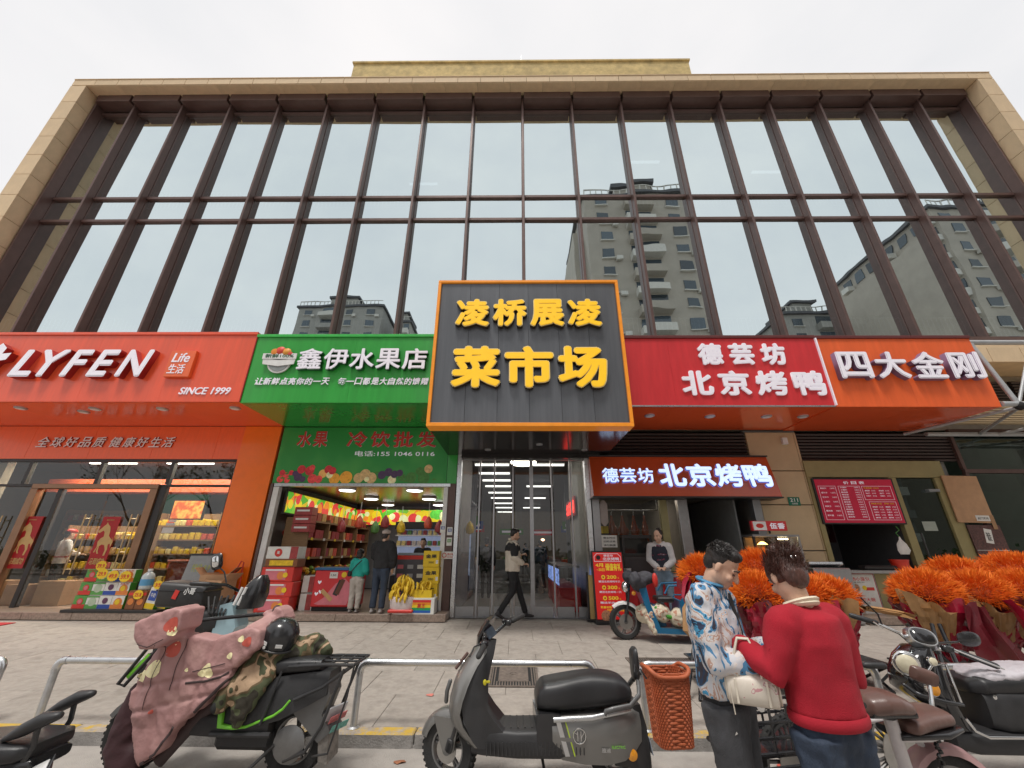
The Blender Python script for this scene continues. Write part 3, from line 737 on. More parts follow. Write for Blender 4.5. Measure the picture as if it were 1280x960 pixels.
# dark entrance canopy under the sign
m_bz = M('dark_bronze_sheet', (.05, .045, .045), .14, .75, var=.15, scale=1.1, stretch=(4, 1, 1))
ec = thing('entrance_canopy', 'dark glossy metal soffit under the big grey sign over the market doors', 'canopy', (.25, 8.5, 3.73))
for k in range(5): piece('soffit_sheet', (.764, 2.2, .05), m_bz, ec, (-1.53 + k * .766, .13, .03), None, .002)
MB().bx(-1.9, 1.9, -.99, 1.2, .06, .66).build('box', m_bz, ec, None)
MB().bx(-1.55, 1.72, 1.0, 1.23, -.10, .0).build('door_head', m_bz, ec, None)
for x, y in ((-.9, .6), (.25, .1), (1.3, .6)):
    MB().lathe([(.07, 0), (.07, -.015), (0, -.016)], (x, y, .005), n=16).build('downlight', m_galv, ec, 30)
# ================================================================== right end: steel frame canopy and dark glazing
sf = thing('steel_frame_canopy', 'grey tubular steel canopy frame with dark star joints at the far right', 'canopy', (0, 0, 0))
m_pipe = M('grey_pipe', (.42, .43, .44), .5, .3)
def pipe(a, b, r=.05, nm='tube'): MB().tube([a, b], r, 10).build(nm, m_pipe, sf, 40)
pipe((9.95, 8.1, 5.95), (16.5, 8.1, 5.95), .055); pipe((9.95, 7.9, 4.42), (16.5, 7.9, 4.42), .055)
for x in (10.15, 12.4, 14.6): pipe((x, 8.1, 5.93), (x + .15, 7.92, 4.44), .05); pipe((x + .15, 7.9, 4.42), (x + 1.1, 7.9, 5.9), .03, 'brace')
for x in (10.3, 12.55, 14.75):
    MB().ell((x, 7.9, 4.38), (.09, .09, .09)).build('joint', m_dark, sf, 40)
    for s in (-.9, .9): pipe((x, 7.9, 4.36), (x + s, 9.6, 4.25), .035, 'strut')
pipe((9.95, 9.62, 4.25), (16.5, 9.62, 4.25), .05)
for k in range(10): piece('roof_slat', (6.4, .12, .02), m_cream, sf, (13.2, 8.1 + k * .165, 4.52))
m_dg = glass_mat('dark_green_glass', (.22, .34, .30), .16, (.8, .95, .9), wav=.06)
dgl = thing('dark_glazing', 'dark green glazed doors and panes in brown frames at the far right', 'glazing', (0, 9.75, 0))
def dg(nm, x0, x1, z0, z1, mat=m_fin, y=-.0, d=.08): return piece(nm, (x1 - x0, d, z1 - z0), mat, dgl, ((x0 + x1) / 2, y, (z0 + z1) / 2))
for z in (3.34, 4.32): dg('rail', 10.62, 15.4, z, z + .09)
for x in (10.60, 12.05, 12.15, 13.6, 15.3): dg('post', x, x + .08, .3, 3.335, m_fin, -.002)
for x in (10.60, 13.2): dg('post', x, x + .08, 3.435, 4.315, m_fin, -.002)
for a, b in ((10.69, 12.04), (12.24, 13.59), (13.69, 15.29)): dg('door_pane', a, b, .3, 3.33, m_dg, .01, .012)
for a, b in ((10.69, 13.19), (13.29, 15.4)): dg('top_pane', a, b, 3.44, 4.31, m_dg, .01, .012)
dg('far_room', 10.6, 15.6, .3, 4.3, M('dim_green_room', (.16, .20, .17), .9), 3.2, .1)
for i, (x, z) in enumerate(((11.3, 2.6), (11.3, 1.6), (12.9, 2.5), (11.6, 3.85), (14, 2.2))): dg('paper_sheet', x - .42, x + .42, z - .32, z + .32, M('faded_paper', (.34, .38, .33), .8), .03, .01)
dg('door_handle', 12.02, 12.05, 2.0, 2.7, m_fin, -.09, .03)
# cardboard and boards leaning in front
m_card = M('cardboard', (.46, .27, .15), .85, var=.12, scale=5, bump=.2, bscale=90)
t = thing('plywood_board', 'large tan board leaning over the door at the right beside the dark glazing', 'board', (10.34, 9.66, 2.74)); t.rotation_euler = (0, R(1.2), 0)
MB().box((0, 0, 0), (.80, .03, 1.04), None, .003).build('sheet', m_card, t, None)
piece('note', (.30, .006, .12), m_paper, t, (.16, -.02, -.42)); piece('tape', (.09, .006, .3), M('brown_tape', (.35, .2, .1), .4), t, (.36, -.02, -.50))
writing('printed_line', '此门不开', .04, .28, -.45, -.40, -.026, M('ink', (.03, .03, .03), .7), t, .001, .01)
t = thing('brown_panel', 'dark brown speckled panel with white slips under the tan board', 'board', (10.45, 9.67, 1.6))
MB().box((0, 0, 0), (.72, .025, 1.15), None, .003).build('sheet', M('marbled_brown', (.10, .045, .04), .4, var=.6, scale=30), t, None)
piece('slip', (.16, .006, .3), m_paper, t, (.02, -.017, .34), (0, R(10), 0)); piece('seam', (.7, .004, .008), m_paper, t, (0, -.015, .05))
writing('printed_line', '请走', -.03, .06, .24, .42, -.024, M('ink', (.03, .03, .03), .7), t, .001, .01)
# house number plate
t = thing('house_number_plate', 'small green plate with the number 211 on the cream pier', 'sign', (6.43, 9.73, 2.68))
MB().box((0, 0, 0), (.27, .012, .19), None, .003).build('plate', M('plate_green', (.01, .16, .09), .4), t, None)
writing('printed_line', '211', -.09, .09, -.01, .07, -.008, m_white, t, .003, .012)
writing('printed_line', '凌桥路', -.07, .07, -.07, -.03, -.008, m_white, t, .003, .005)
piece('wall_box', (.12, .1, .16), m_white, bld, (6.55, -.03, 4.1))
# ================================================================== snack shop (left)
m_sg = glass_mat('shop_glass', (.84, .86, .84), .075, wav=.05)
m_bronze = M('bronze_frame', (.30, .17, .10), .35, .55, var=.12)
m_mull = M('black_mullion', (.04, .038, .038), .4, .3)
m_brass = M('brass', (.55, .40, .22), .3, .8)
ink = M('ink', (.03, .03, .03), .7)
sh = thing('snack_shop_front', 'orange shop front with tall panes and a bronze framed glass door under the LYFEN canopy', 'shop front', (-9, 9.75, .3))
def sp(nm, x0, x1, y0, y1, z0, z1, mat, b=0.): return piece(nm, (x1 - x0, y1 - y0, z1 - z0), mat, sh, ((x0 + x1) / 2 + 9, (y0 + y1) / 2 - 9.75, (z0 + z1) / 2 - .3), None, b)
for i in range(5):
    a = -13.6 + i * 1.55
    sp('fascia_panel', a, a + 1.546, 9.7, 9.85, 3.63, 4.45, M('orange_fascia', (.98, .15, .035), .35, var=.06, coat=.2, stretch=(4, 1, .6)), .002)
sp('pier', -6.77, -5.86, 9.68, 9.9, .42, 4.45, M('orange_pier', (1., .19, .004), .35, var=.05, coat=.25, dirt=.05), .004)
sp('head', -13.6, -6.78, 9.72, 9.84, 3.56, 3.625, m_mull)
for x in (-12.9, -11.81, -10.06, -8.33): sp('upper_mullion', x - .045, x + .045, 9.71, 9.8, 3.03, 3.555, m_mull)
sp('transom', -13.6, -11.50, 9.71, 9.8, 2.97, 3.02, m_mull); sp('transom', -8.46, -6.78, 9.71, 9.8, 2.97, 3.02, m_mull)
for a, b in ((-12.85, -11.86), (-11.76, -10.11), (-10.01, -8.38), (-8.28, -6.79)): sp('top_pane', a, b, 9.75, 9.76, 3.03, 3.55, m_sg)
for a, b in ((-13.5, -11.5), (-8.28, -6.79)): sp('window_pane', a, b, 9.75, 9.76, .45, 2.96, m_sg)
sp('mullion', -8.45, -8.29, 9.70, 9.8, .42, 2.965, m_mull)
sp('sill', -8.28, -6.78, 9.72, 9.82, .42, .449, m_mull); sp('corner_post', -6.80, -6.775, 9.7, 9.8, .42, 3.555, m_mull)
sp('door_head', -11.49, -8.46, 9.66, 9.82, 2.92, 3.025, m_bronze, .004)
for x in (-11.44, -8.58): sp('door_post', x - .06, x + .12, 9.66, 9.82, .42, 2.915, m_bronze, .004)
sp('inner_post', -10.86 - .06, -10.86 + .05, 9.75, 9.85, .42, 2.915, m_mull)
for a, b in ((-11.30, -10.93), (-10.80, -9.68), (-9.67, -8.65)): sp('door_pane', a, b, 9.765, 9.775, .45, 2.91, m_sg)
def ladder_handle(x, z0, z1):
    t = MB()
    for s in (0, .145): t.tube([(x + 9 + s, -.10, z0 - .3), (x + 9 + s, -.10, z1 - .3)], .013, 8)
    for k in range(4):
        z = z0 + .1 + k * (z1 - z0 - .2) / 3; t.tube([(x + 9, -.10, z - .3), (x + 9.145, -.10, z - .3)], .011, 6)
    t.build('pull_handle', m_brass, sh, 40)
ladder_handle(-9.92, 1.08, 2.34); ladder_handle(-8.85, 1.08, 2.34); ladder_handle(-12.0, 1.0, 2.3)
line('raised_character', '全球好品质', -11.88 + 9, -10.14 + 9, 3.61, 3.87, -.07, [M('letter_grey_white', (.85, .80, .80), .4), m_lets], sh, .03, .012, .2, gap=.1)
line('raised_character', '健康好生活', -10.05 + 9, -8.42 + 9, 3.61, 3.87, -.07, [M('letter_grey_white', (.85, .80, .80), .4), m_lets], sh, .03, .012, .2, gap=.1)
# horse posters
m_pred = M('poster_red', (.42, .012, .015), .5); m_gold = M('poster_gold', (.62, .42, .16), .45)
HORSE = [(-.16, -.30), (-.12, -.18), (-.14, -.06), (-.10, .02), (-.04, .06), (-.05, .16), (-.09, .21), (-.17, .15), (-.21, .17), (-.19, .23), (-.12, .31), (-.07, .36), (-.065, .41), (-.03, .36), (.04, .30), (.07, .20), (.08, .08), (.13, .03), (.19, -.02), (.17, .06), (.22, -.06), (.20, -.20), (.17, -.10), (.13, -.12), (.15, -.24), (.13, -.38), (.09, -.38), (.10, -.25), (.05, -.14), (-.02, -.12), (-.07, -.16), (-.06, -.28), (-.03, -.33), (-.06, -.34), (-.10, -.28), (-.09, -.17), (-.11, -.2), (-.13, -.31)]
def horse_poster(x, label):
    t = thing('door_poster', label, 'poster', (x, 9.735, 1.74), 0, 'red horse posters on the shop door')
    MB().box((0, 0, 0), (.41, .006, 1.10), None).build('sheet', m_pred, t, None)
    MB().prism([(a * .95, b * .9 + .06) for a, b in HORSE], -.007, -.004).build('printed_horse', m_gold, t, None)
    writing('printed_line', '马到成功', -.17, .17, -.47, -.33, -.007, m_gold, t, .003, .02, .25)
    writing('printed_line', '新年快乐', -.1, .08, .46, .49, -.007, m_gold, t, .002, .004)
horse_poster(-11.18, 'left red poster with a golden horse on the snack shop door pane')
horse_poster(-9.36, 'right red poster with a golden horse beside the brass ladder handle')
t = thing('window_notice', 'small white notice stuck inside the snack shop window near the dark mullion', 'notice', (-7.98, 9.74, 2.0))
piece('sheet', (.26, .005, .12), m_paper, t, (0, 0, 0)); piece('strip', (.2, .005, .05), m_paper, t, (.02, 0, .13)); piece('strip', (.16, .005, .04), m_paper, t, (.05, 0, .2))
# interior of the snack shop
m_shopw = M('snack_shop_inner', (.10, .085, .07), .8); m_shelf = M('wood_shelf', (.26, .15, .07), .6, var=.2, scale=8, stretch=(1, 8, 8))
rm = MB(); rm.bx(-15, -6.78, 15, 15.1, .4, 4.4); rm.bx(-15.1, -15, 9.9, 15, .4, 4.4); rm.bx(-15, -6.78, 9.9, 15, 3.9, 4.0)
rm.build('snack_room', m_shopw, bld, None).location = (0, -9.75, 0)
piece('green_board', (1.9, .05, 1.5), M('green_board', (.01, .13, .07), .7), bld, (-11.3, 4.2, 2.6))
piece('orange_soffit_board', (6.5, .5, .35), M('inner_orange', (.5, .09, .03), .5), bld, (-10.0, 2.0, 3.25))
goods_cols = [(.7, .45, .05), (.65, .1, .05), (.55, .33, .12), (.75, .62, .25), (.12, .3, .08), (.6, .55, .5), (.35, .05, .05), (.75, .5, .02), (.08, .16, .35)]
mg = [M('packet_%s' % n_, c, .35, var=.3, scale=14) for n_, c in zip(('amber', 'red', 'tan', 'cream', 'green', 'pale', 'maroon', 'yellow', 'blue'), goods_cols)]
def shelf_unit(label, x, y, w, d, levels, z0=.42, rz=0., pal=(0, 1, 2, 3, 7), fill=.16, tall=.17, group='stocked shelves of the snack shop'):
    t = thing('goods_shelf', label, 'shelf', (x, y, z0), rz, group)
    top = levels[-1]
    for s in (-1, 1): piece('side_panel', (.04, d, top + .35), m_shelf, t, (s * (w / 2 - .02), 0, (top + .35) / 2))
    piece('back_panel', (w - .08, .02, top + .35), m_shelf, t, (0, d / 2 - .02, (top + .35) / 2))
    for z in levels:
        piece('shelf_board', (w - .085, d - .03, .03), m_shelf, t, (0, -.01, z))
        n = int((w - .14) / fill)
        for i in range(n):
            xx = -w / 2 + .1 + (i + .5) * (w - .2) / n; mt = mg[random.choice(pal)]
            h = tall * random.choice((.7, .85, 1.0))
            piece('packet', (fill * .84, d * .55, h), mt, t, (xx, -d * .18, z + .017 + h / 2), (0, 0, random.uniform(-.1, .1)), .008)
    return t
shelf_unit('low shelf of amber packets behind the left shop door', -10.6, 11.3, 2.2, .5, (.35, .7, 1.05, 1.4))
shelf_unit('shelf of yellow and red packets behind the brass handle', -8.9, 11.6, 1.9, .5, (.35, .7, 1.05, 1.4, 1.75), pal=(7, 1, 3, 0))
shelf_unit('tall green and cream packet shelf behind the right window pane', -7.5, 12.2, 1.5, .5, (.4, .8, 1.2, 1.6, 2.0), pal=(4, 3, 2, 5))
shelf_unit('back wall shelf of tan packets left of the green board', -13.4, 13.6, 2.0, .5, (.4, .8, 1.2, 1.6, 2.0), pal=(2, 3, 6, 5))
t = thing('hanging_screen', 'glowing orange promotion screen hanging inside the snack shop', 'screen', (-8.55, 10.9, 2.55))
piece('bezel', (.85, .06, .5), m_mull, t, (0, 0, 0))
piece('display', (.79, .01, .44), ramp_mat('promo_screen', [(0, (.35, .03, .01)), (.45, (.7, .13, .03)), (.6, (.9, .5, .1)), (.75, (.8, .2, .05))], 5, rough=.4, const=False, emit=.9), t, (0, -.036, 0))
t = thing('ceiling_tube_light', 'long white tube light under the snack shop ceiling', 'light', (-9.2, 11.3, 3.85)); 
for dx in (-2.2, 0, 2.0): piece('tube', (1.3, .08, .05), M('tube_on', (.9, .9, .9), .5, emit=(1, .97, .9), es=7), t, (dx, 0, 0))
piece('track', (6, .05, .03), m_mull, t, (0, 0, .05))
for x in (-8.0, -7.4):
    pass
red_table = thing('red_counter', 'glossy red-brown counter slab behind the right snack shop window', 'counter', (-7.45, 10.35, .42))
MB().box((0, 0, .45), (1.15, .5, .9), None, .03).build('body', M('counter_red', (.28, .05, .03), .25, coat=.3), red_table, None)
MB().box((0, 0, .93), (1.22, .56, .05), None, .02).build('top', M('counter_red_top', (.40, .09, .05), .2, coat=.4), red_table, None)
for i, (x, z, w) in enumerate(((-11.9, .42, .5), (-11.3, .42, .45), (-10.5, .42, .62))):
    t = thing('carton', ['plain brown carton in the left corner behind the shop glass', 'brown carton between two others under the left poster', 'largest brown carton standing by the worker in the red cap'][i], 'carton', (x, 10.25, z)); h = .5 - .08 * (i == 1)
    MB().box((0, 0, h / 2), (w, .4, h), None, .006).build('box', m_card, t, None); piece('tape', (.05, .402, .004), M('brown_tape', (.35, .2, .1), .4), t, (0, 0, h + .001))
# goods outside on the step: the wall of gift boxes
pr = {'r': M('box_red', (.62, .04, .03), .4), 'g': M('box_green', (.10, .32, .07), .4), 'w': M('box_white', (.72, .72, .68), .4), 'b': M('box_blue', (.03, .08, .36), .4), 'y': M('box_yellow', (.80, .55, .02), .45), 'o': M('box_orange', (.70, .22, .05), .45), 'bk': M('tray_black', (.02, .02, .02), .5), 'br': M('box_brown', (.22, .08, .03), .4), 'gs': M('box_side_green', (.06, .28, .03), .5), 'pk': M('box_pink', (.65, .18, .22), .45)}
KND = [('red and green gift box with a round red seal', 'g', 'r', 'r'), ('white gift box with a pale green print', 'w', 'g', 'w'), ('white and blue gift box with a dark oval', 'w', 'b', 'b'), ('white gift box with an orange dish printed on it', 'w', 'o', 'g')]
rows = ['bottom', 'middle', 'top']
tray = thing('display_tray', 'low black tray carrying the gift boxes on the snack shop step', 'tray', (-8.15, 9.34, .42))
piece('base', (1.95, .5, .05), pr['bk'], tray, (0, 0, .025), None, .006)
def disc(nm, x, z, r, mat, par, y=-.003, rz=1.): MB().lathe([(r, 0), (r, -.004), (0, -.005)], (x, y, z), 'y', 18).build(nm, mat, par, 30)
for c in range(4):
    for rw in range(3):
        x = -8.92 + c * .262; z = .47 + rw * .245; y = 9.30 + rw * .03
        desc, base, a, b = KND[c]
        t = thing('gift_box', '%s, %s of column %s' % (desc, rows[rw], ('one', 'two', 'three', 'four')[c]), 'box', (x, y, z), random.uniform(-.02, .02), 'gift boxes stacked before the snack shop')
        MB().box((0, 0, .12), (.255, .16, .238), None, .004).build('carton', pr[base], t, None)
        if c == 3: piece('side', (.004, .158, .236), pr['gs'], t, (.129, 0, .12))
        piece('lower_band', (.253, .003, .075), pr[a], t, (0, -.0815, .045))
        if c == 0: disc('seal', .01, .135, .06, pr['r'], t, -.081); disc('seal_inner', .01, .135, .042, pr['pk'], t, -.084)
        if c == 1: disc('print', 0, .13, .08, M('pale_print', (.45, .55, .40), .5), t, -.081); piece('top_band', (.253, .003, .03), pr['g'], t, (0, -.0815, .222))
        if c == 2: disc('oval', 0, .15, .055, M('dark_print', (.12, .04, .10), .5), t, -.081)
        if c == 3: disc('dish', .01, .12, .085, pr['o'], t, -.081); disc('food', .0, .13, .05, pr['y'], t, -.085)
        if rw == 2 or (c == 3 and rw == 1):
            writing('printed_line', '大礼包', -.09, .09, .20, .23, -.083, pr['r'], t, .002, .01)
def price_tag(x, y, z, label, r=.105, txt='29.9'):
    t = thing('price_star', label, 'price tag', (x, y, z))
    n = 32; MB().prism([((r if i % 2 else r * .88) * math.cos(2 * math.pi * i / n) * 1.15, (r if i % 2 else r * .88) * math.sin(2 * math.pi * i / n)) for i in range(n)], -.004, .0).build('card', pr['y'], t, None)
    writing('printed_line', txt, -r * .75, r * .75, -r * .4, r * .35, -.007, pr['r'], t, .002, .02)
price_tag(-8.75, 9.24, 1.27, 'round yellow price tag raised above the left column of gift boxes', .1, '39.9')
price_tag(-8.62, 9.19, 1.12, 'yellow price tag on the white gift box of the second column'); price_tag(-8.38, 9.19, 1.08, 'yellow price tag on the top blue and white gift box', .11, '49.9'); price_tag(-8.12, 9.19, 1.07, 'yellow price tag on the top box printed with a dish', .11, '59.9')
for i in range(2):
    x = -7.83 + i * .19
    t = thing('gift_box', ['dark brown gift box right of the stacked boxes', 'dark brown gift box with a yellow tag before the water pack'][i], 'box', (x, 9.25, .47), 0, 'brown gift boxes before the snack shop')
    MB().box((0, 0, .17), (.18, .14, .34), None, .004).build('carton', pr['br'], t, None); disc('print', 0, .14, .06, pr['o'], t, -.071); piece('band', (.178, .003, .05), pr['r'], t, (0, -.0715, .28))
price_tag(-7.70, 9.16, .74, 'yellow price tag on the dark brown gift box', .09, '25.8'); price_tag(-7.36, 9.17, .92, 'yellow price tag above the tilted blue and yellow box', .085, '35')
for i in range(2):
    t = thing('gift_box', ['tilted white box with blue panel, left of its twin', 'tilted white box with blue panel and green side at the tray end'][i], 'box', (-7.46 + i * .17, 9.28 + .1 * i, .47), 0, 'white and blue gift boxes before the snack shop'); t.rotation_euler = (0, R(7), 0)
    MB().box((0, 0, .2), (.2, .14, .40), None, .004).build('carton', pr['w'], t, None); piece('panel', (.15, .003, .18), pr['b'], t, (0, -.0715, .25)); piece('lower_band', (.198, .003, .1), pr['y'], t, (0, -.0715, .06)); piece('side', (.003, .138, .395), pr['gs'], t, (.1015, 0, .2))
    writing('printed_line', '牛奶', -.05, .05, .22, .30, -.075, m_white, t, .002, .01)
t = thing('water_bottle', 'big clear water bottle with a blue label standing on the brown boxes', 'bottle', (-7.72, 9.3, .82))
MB().lathe([(.10, 0), (.115, .02), (.115, .10), (.108, .12), (.115, .14), (.115, .25), (.09, .30), (.04, .34), (.04, .36)], n=20).build('body', M('clear_plastic', (.50, .58, .60), .12, spec=.8, coat=.5), t, 50)
MB().lathe([(.118, .08), (.118, .2)], n=20).build('label_band', M('label_blue', (.10, .32, .55), .4), t, 50); MB().lathe([(.045, .355), (.045, .39), (0, .392)], n=16).build('cap', m_white, t, 50)
t = thing('grey_display_board', 'pale grey chalk board with faint yellow writing leaning by the orange pier', 'board', (-6.85, 9.5, .95)); t.rotation_euler = (R(-12), 0, R(2))
MB().box((0, 0, .22), (.62, .03, .62), None, .004).build('panel', M('chalk_grey', (.30, .32, .33), .5), t, None)
MB().bx(-.34, .34, -.02, .02, .53, .57).build('top_edge', m_mull, t, None)
writing('printed_line', '特价 9.9', -.18, .2, .2, .36, -.018, M('chalk_yellow', (.45, .50, .10), .7), t, .002, .0, .1)
t = thing('board_stand', 'dark stand carrying the pale grey chalk board', 'stand', (-6.85, 9.6, .42)); piece('post', (.5, .1, .55), m_mull, t, (0, 0, .27), None, .01)
for i, (x, y, rz) in enumerate(((-6.35, 9.42, .2), (-6.15, 9.3, -.3))):
    t = thing('open_carton', ['open brown carton leaning against the orange pier', 'smaller open brown carton in front of the orange pier'][i], 'carton', (x, y, .75 - .1 * i), rz)
    b = MB(); w = .5 - .08 * i; h = .36
    for s in (-1, 1): b.box((s * w / 2, 0, h / 2), (.01, .34, h)); b.box((0, s * .17, h / 2), (w, .01, h))
    b.box((0, 0, .005), (w, .34, .01)); b.build('box', m_card, t, None)
    for s in (-1, 1): piece('flap', (.2, .34, .008), m_card, t, (s * (w / 2 + .07), 0, h + .06), (0, s * -.8, 0))
t = thing('carton_plinth', 'black crate holding up the open cartons by the orange pier', 'crate', (-6.27, 9.4, .42)); piece('body', (.7, .45, .27), pr['bk'], t, (0, 0, .135), None, .01)
t = thing('red_broom', 'thin red metal stick leaning in an arch against the orange pier', 'broom', (-5.98, 9.4, .42))
MB().tube([(-.25, -.1, 0), (-.1, 0, .5), (.02, .1, .95), (.06, .12, .92), (.1, .1, .45), (.12, 0, 0)], .014, 8).build('stick', M('stick_red', (.6, .04, .02), .4), t, 40)
# ================================================================== fruit shop
fsx = -3.6
fs = thing('fruit_shop_front', 'open fruit shop front with a green printed banner over its wide white framed opening', 'shop front', (fsx, 9.75, .3))
def fp(nm, x0, x1, y0, y1, z0, z1, mat, b=0.): return piece(nm, (x1 - x0, y1 - y0, z1 - z0), mat, fs, ((x0 + x1) / 2 - fsx, (y0 + y1) / 2 - 9.75, (z0 + z1) / 2 - .3), None, b)
m_bann = ramp_mat('banner_green', [(0, (.02, .24, .04)), (.5, (.03, .30, .055)), (1, (.14, .46, .09))], 1.1, const=False, rough=.45)
fp('banner', -5.79, -1.66, 9.68, 9.72, 3.06, 4.42, m_bann)
fp('green_end', -1.655, -1.42, 9.69, 9.8, 3.06, 4.42, m_gr)
fp('lintel', -5.72, -1.55, 9.66, 9.80, 2.98, 3.055, m_steel, .004)
fp('jamb', -5.80, -5.74, 9.66, 9.85, .3, 3.05, m_fin); fp('white_jamb', -5.735, -5.60, 9.68, 9.82, .42, 2.975, m_white, .004)
fp('right_jamb', -1.70, -1.60, 9.68, 9.80, .42, 2.975, m_white, .004); fp('brown_post', -1.595, -1.43, 9.70, 9.85, .3, 3.055, m_fin)
line('banner_character', '水果', -5.42 - fsx, -4.62 - fsx, 3.62, 4.02, -.083, [pr['r'], m_let], fs, .012, .03, 0, gap=.12)
line('banner_character', '冷饮批发', -4.20 - fsx, -1.92 - fsx, 3.62, 4.02, -.083, [pr['r'], m_let], fs, .012, .03, 0, gap=.14)
writing('banner_line', '电话:155 1046 0116', -3.92 - fsx, -1.98 - fsx, 3.40, 3.53, -.076, m_let, fs, .006, .006)
# printed fruit on the banner (flat discs of print)
rg = random.Random(4); fcols = {'cherry': (.45, .02, .03), 'straw': (.60, .05, .05), 'orange': (.80, .30, .03), 'tan': (.50, .33, .15), 'grape': (.06, .03, .08), 'avo': (.05, .16, .03), 'peach': (.75, .35, .10), 'cream': (.7, .6, .35)}
fm = {k: M('print_' + k, tuple(min(1, q * 1.5) for q in c), .5, var=.3, scale=16) for k, c in fcols.items()}
for x, z, r, k in ((-5.6, 3.30, .07, 'cherry'), (-5.5, 3.24, .07, 'straw'), (-5.38, 3.3, .06, 'cherry'), (-5.62, 3.15, .08, 'straw'), (-5.45, 3.13, .07, 'straw'), (-5.2, 3.2, .1, 'grape'), (-5.28, 3.28, .07, 'grape'), (-5.08, 3.15, .07, 'grape'), (-5.15, 3.38, .1, 'cherry'), (-4.95, 3.35, .11, 'cherry'), (-4.9, 3.42, .07, 'straw'), (-4.85, 3.16, .11, 'straw'), (-4.7, 3.15, .09, 'straw'), (-4.62, 3.28, .1, 'peach'), (-4.5, 3.38, .1, 'cherry'), (-4.4, 3.35, .09, 'cherry'), (-4.45, 3.25, .08, 'cream'), (-4.32, 3.16, .13, 'orange'), (-4.05, 3.19, .15, 'orange'), (-4.33, 3.16, .09, 'peach'), (-3.75, 3.18, .12, 'tan'), (-3.6, 3.26, .13, 'tan'), (-3.45, 3.18, .13, 'tan'), (-3.55, 3.15, .06, 'cream'), (-3.2, 3.25, .1, 'grape'), (-3.05, 3.32, .1, 'grape'), (-2.9, 3.27, .09, 'grape'), (-2.78, 3.3, .08, 'grape'), (-2.95, 3.14, .1, 'cream'), (-2.72, 3.2, .09, 'avo'), (-2.95, 3.13, .05, 'tan'), (-2.5, 3.19, .13, 'avo'), (-2.2, 3.18, .14, 'avo'), (-2.3, 3.34, .1, 'avo'), (-2.1, 3.4, .1, 'tan'), (-2.08, 3.4, .06, 'peach')):
    MB().lathe([(r, 0), (0, -.0005)], (x - fsx, -.071 - rg.random() * .006, z - .3), 'y', 18).build('printed_fruit', fm[k], fs, None)
lf = MB()
for i in range(26):
    x = rg.uniform(-5.7, -2.0) - fsx; z = rg.uniform(3.1, 3.35) - .3; lf.prism([(x, z), (x + .06, z + .03), (x + .13, z + .01), (x + .06, z - .02)], -.0705 - i * .0001, -.070)
lf.build('printed_leaves', M('print_leaf', (.08, .25, .04), .5), fs, None)
# room
m_fw = M('fruit_room_wall', (.40, .38, .36), .7, dirt=.2); m_ceil = ramp_mat('mirror_ceiling', [(0, (.12, .09, .08)), (1, (.22, .17, .15))], 3, const=False, rough=.22)
rm = MB(); rm.bx(-5.72, -1.45, 15.3, 15.4, .4, 3.2); rm.build('fruit_room_wall', m_fw, bld, None).location = (0, -9.75, 0)
for i in range(5): piece('ceiling_board', (.85, 5.4, .03), m_ceil, bld, (-5.28 + i * .856, 2.85, 3.08))
m_lb = ramp_mat('fruit_lightbox', [(0, (.10, .45, .03)), (.2, (.75, .62, .02)), (.38, (.20, .55, .05)), (.5, (.85, .30, .03)), (.62, (.8, .75, .35)), (.75, (.75, .06, .04)), (.86, (.15, .5, .04)), (.93, (.8, .5, .02))], 4.2, tex='voronoi', rough=.4, emit=.62)
t = thing('fruit_lightbox', 'glowing band of fruit photographs along the left wall of the fruit shop', 'lightbox', (-5.52, 12.4, 2.66))
piece('frame', (.04, 5.0, .56), m_mull, t, (0, 0, 0)); piece('picture', (.01, 4.9, .48), m_lb, t, (.026, 0, 0))
for i in range(46):
    r = rg.uniform(.09, .17); k = rg.choice((0, 1, 2, 3, 4)); c = [(.8, .6, .02), (.1, .5, .05), (.8, .25, .03), (.7, .05, .05), (.75, .8, .4)][k]
    MB().lathe([(r, 0), (0, .0008)], (.032 + rg.random() * .004, rg.uniform(-2.3, 2.3), rg.uniform(-.1, .1)), 'x', 14).build('lit_fruit', M('lit_fruit_%d' % k, c, .4, var=.5, scale=12, emit=c, es=.7), t, None)
t2 = thing('fruit_lightbox', 'glowing fruit picture band across the back of the fruit shop', 'lightbox', (-3.5, 14.3, 2.62))
piece('frame', (3.95, .04, .56), m_mull, t2, (0, 0, 0)); piece('picture', (3.9, .01, .48), m_lb, t2, (0, -.026, 0))
for i in range(30):
    r = rg.uniform(.08, .17); k = rg.choice((0, 1, 2, 3, 4)); c = [(.8, .6, .02), (.1, .5, .05), (.8, .25, .03), (.7, .05, .05), (.75, .8, .4)][k]
    MB().lathe([(r, 0), (0, -.0008)], (rg.uniform(-1.8, 1.8), -.032 - rg.random() * .004, rg.uniform(-.1, .1)), 'y', 14).build('lit_fruit', M('lit_fruit_%d' % k, c, .4, var=.5, scale=12, emit=c, es=.7), t2, None)
cl = None; ll = ['left one nearest the street', 'right one nearest the street', 'left one of the middle pair', 'right one of the middle pair', 'left one at the back', 'right one at the back']
def round_lamp(x, y, z, lb, e=True):
    t = thing('round_ceiling_light', lb, 'ceiling light', (x, y, z), 0, 'round ceiling lights of the fruit shop')
    MB().lathe([(.22, 0), (.22, -.05), (.2, -.055)], n=24).build('rim', m_white, t, 40); MB().lathe([(.2, -.056), (.18, -.07), (0, -.072)], n=24).build('diffuser', m_lamp, t, 40)
k = 0
for y in (10.55, 12.4, 14.1):
    for x in (-4.33, -2.6): round_lamp(x, y, 3.06, 'round white ceiling light of the fruit shop, ' + ll[k]); k += 1
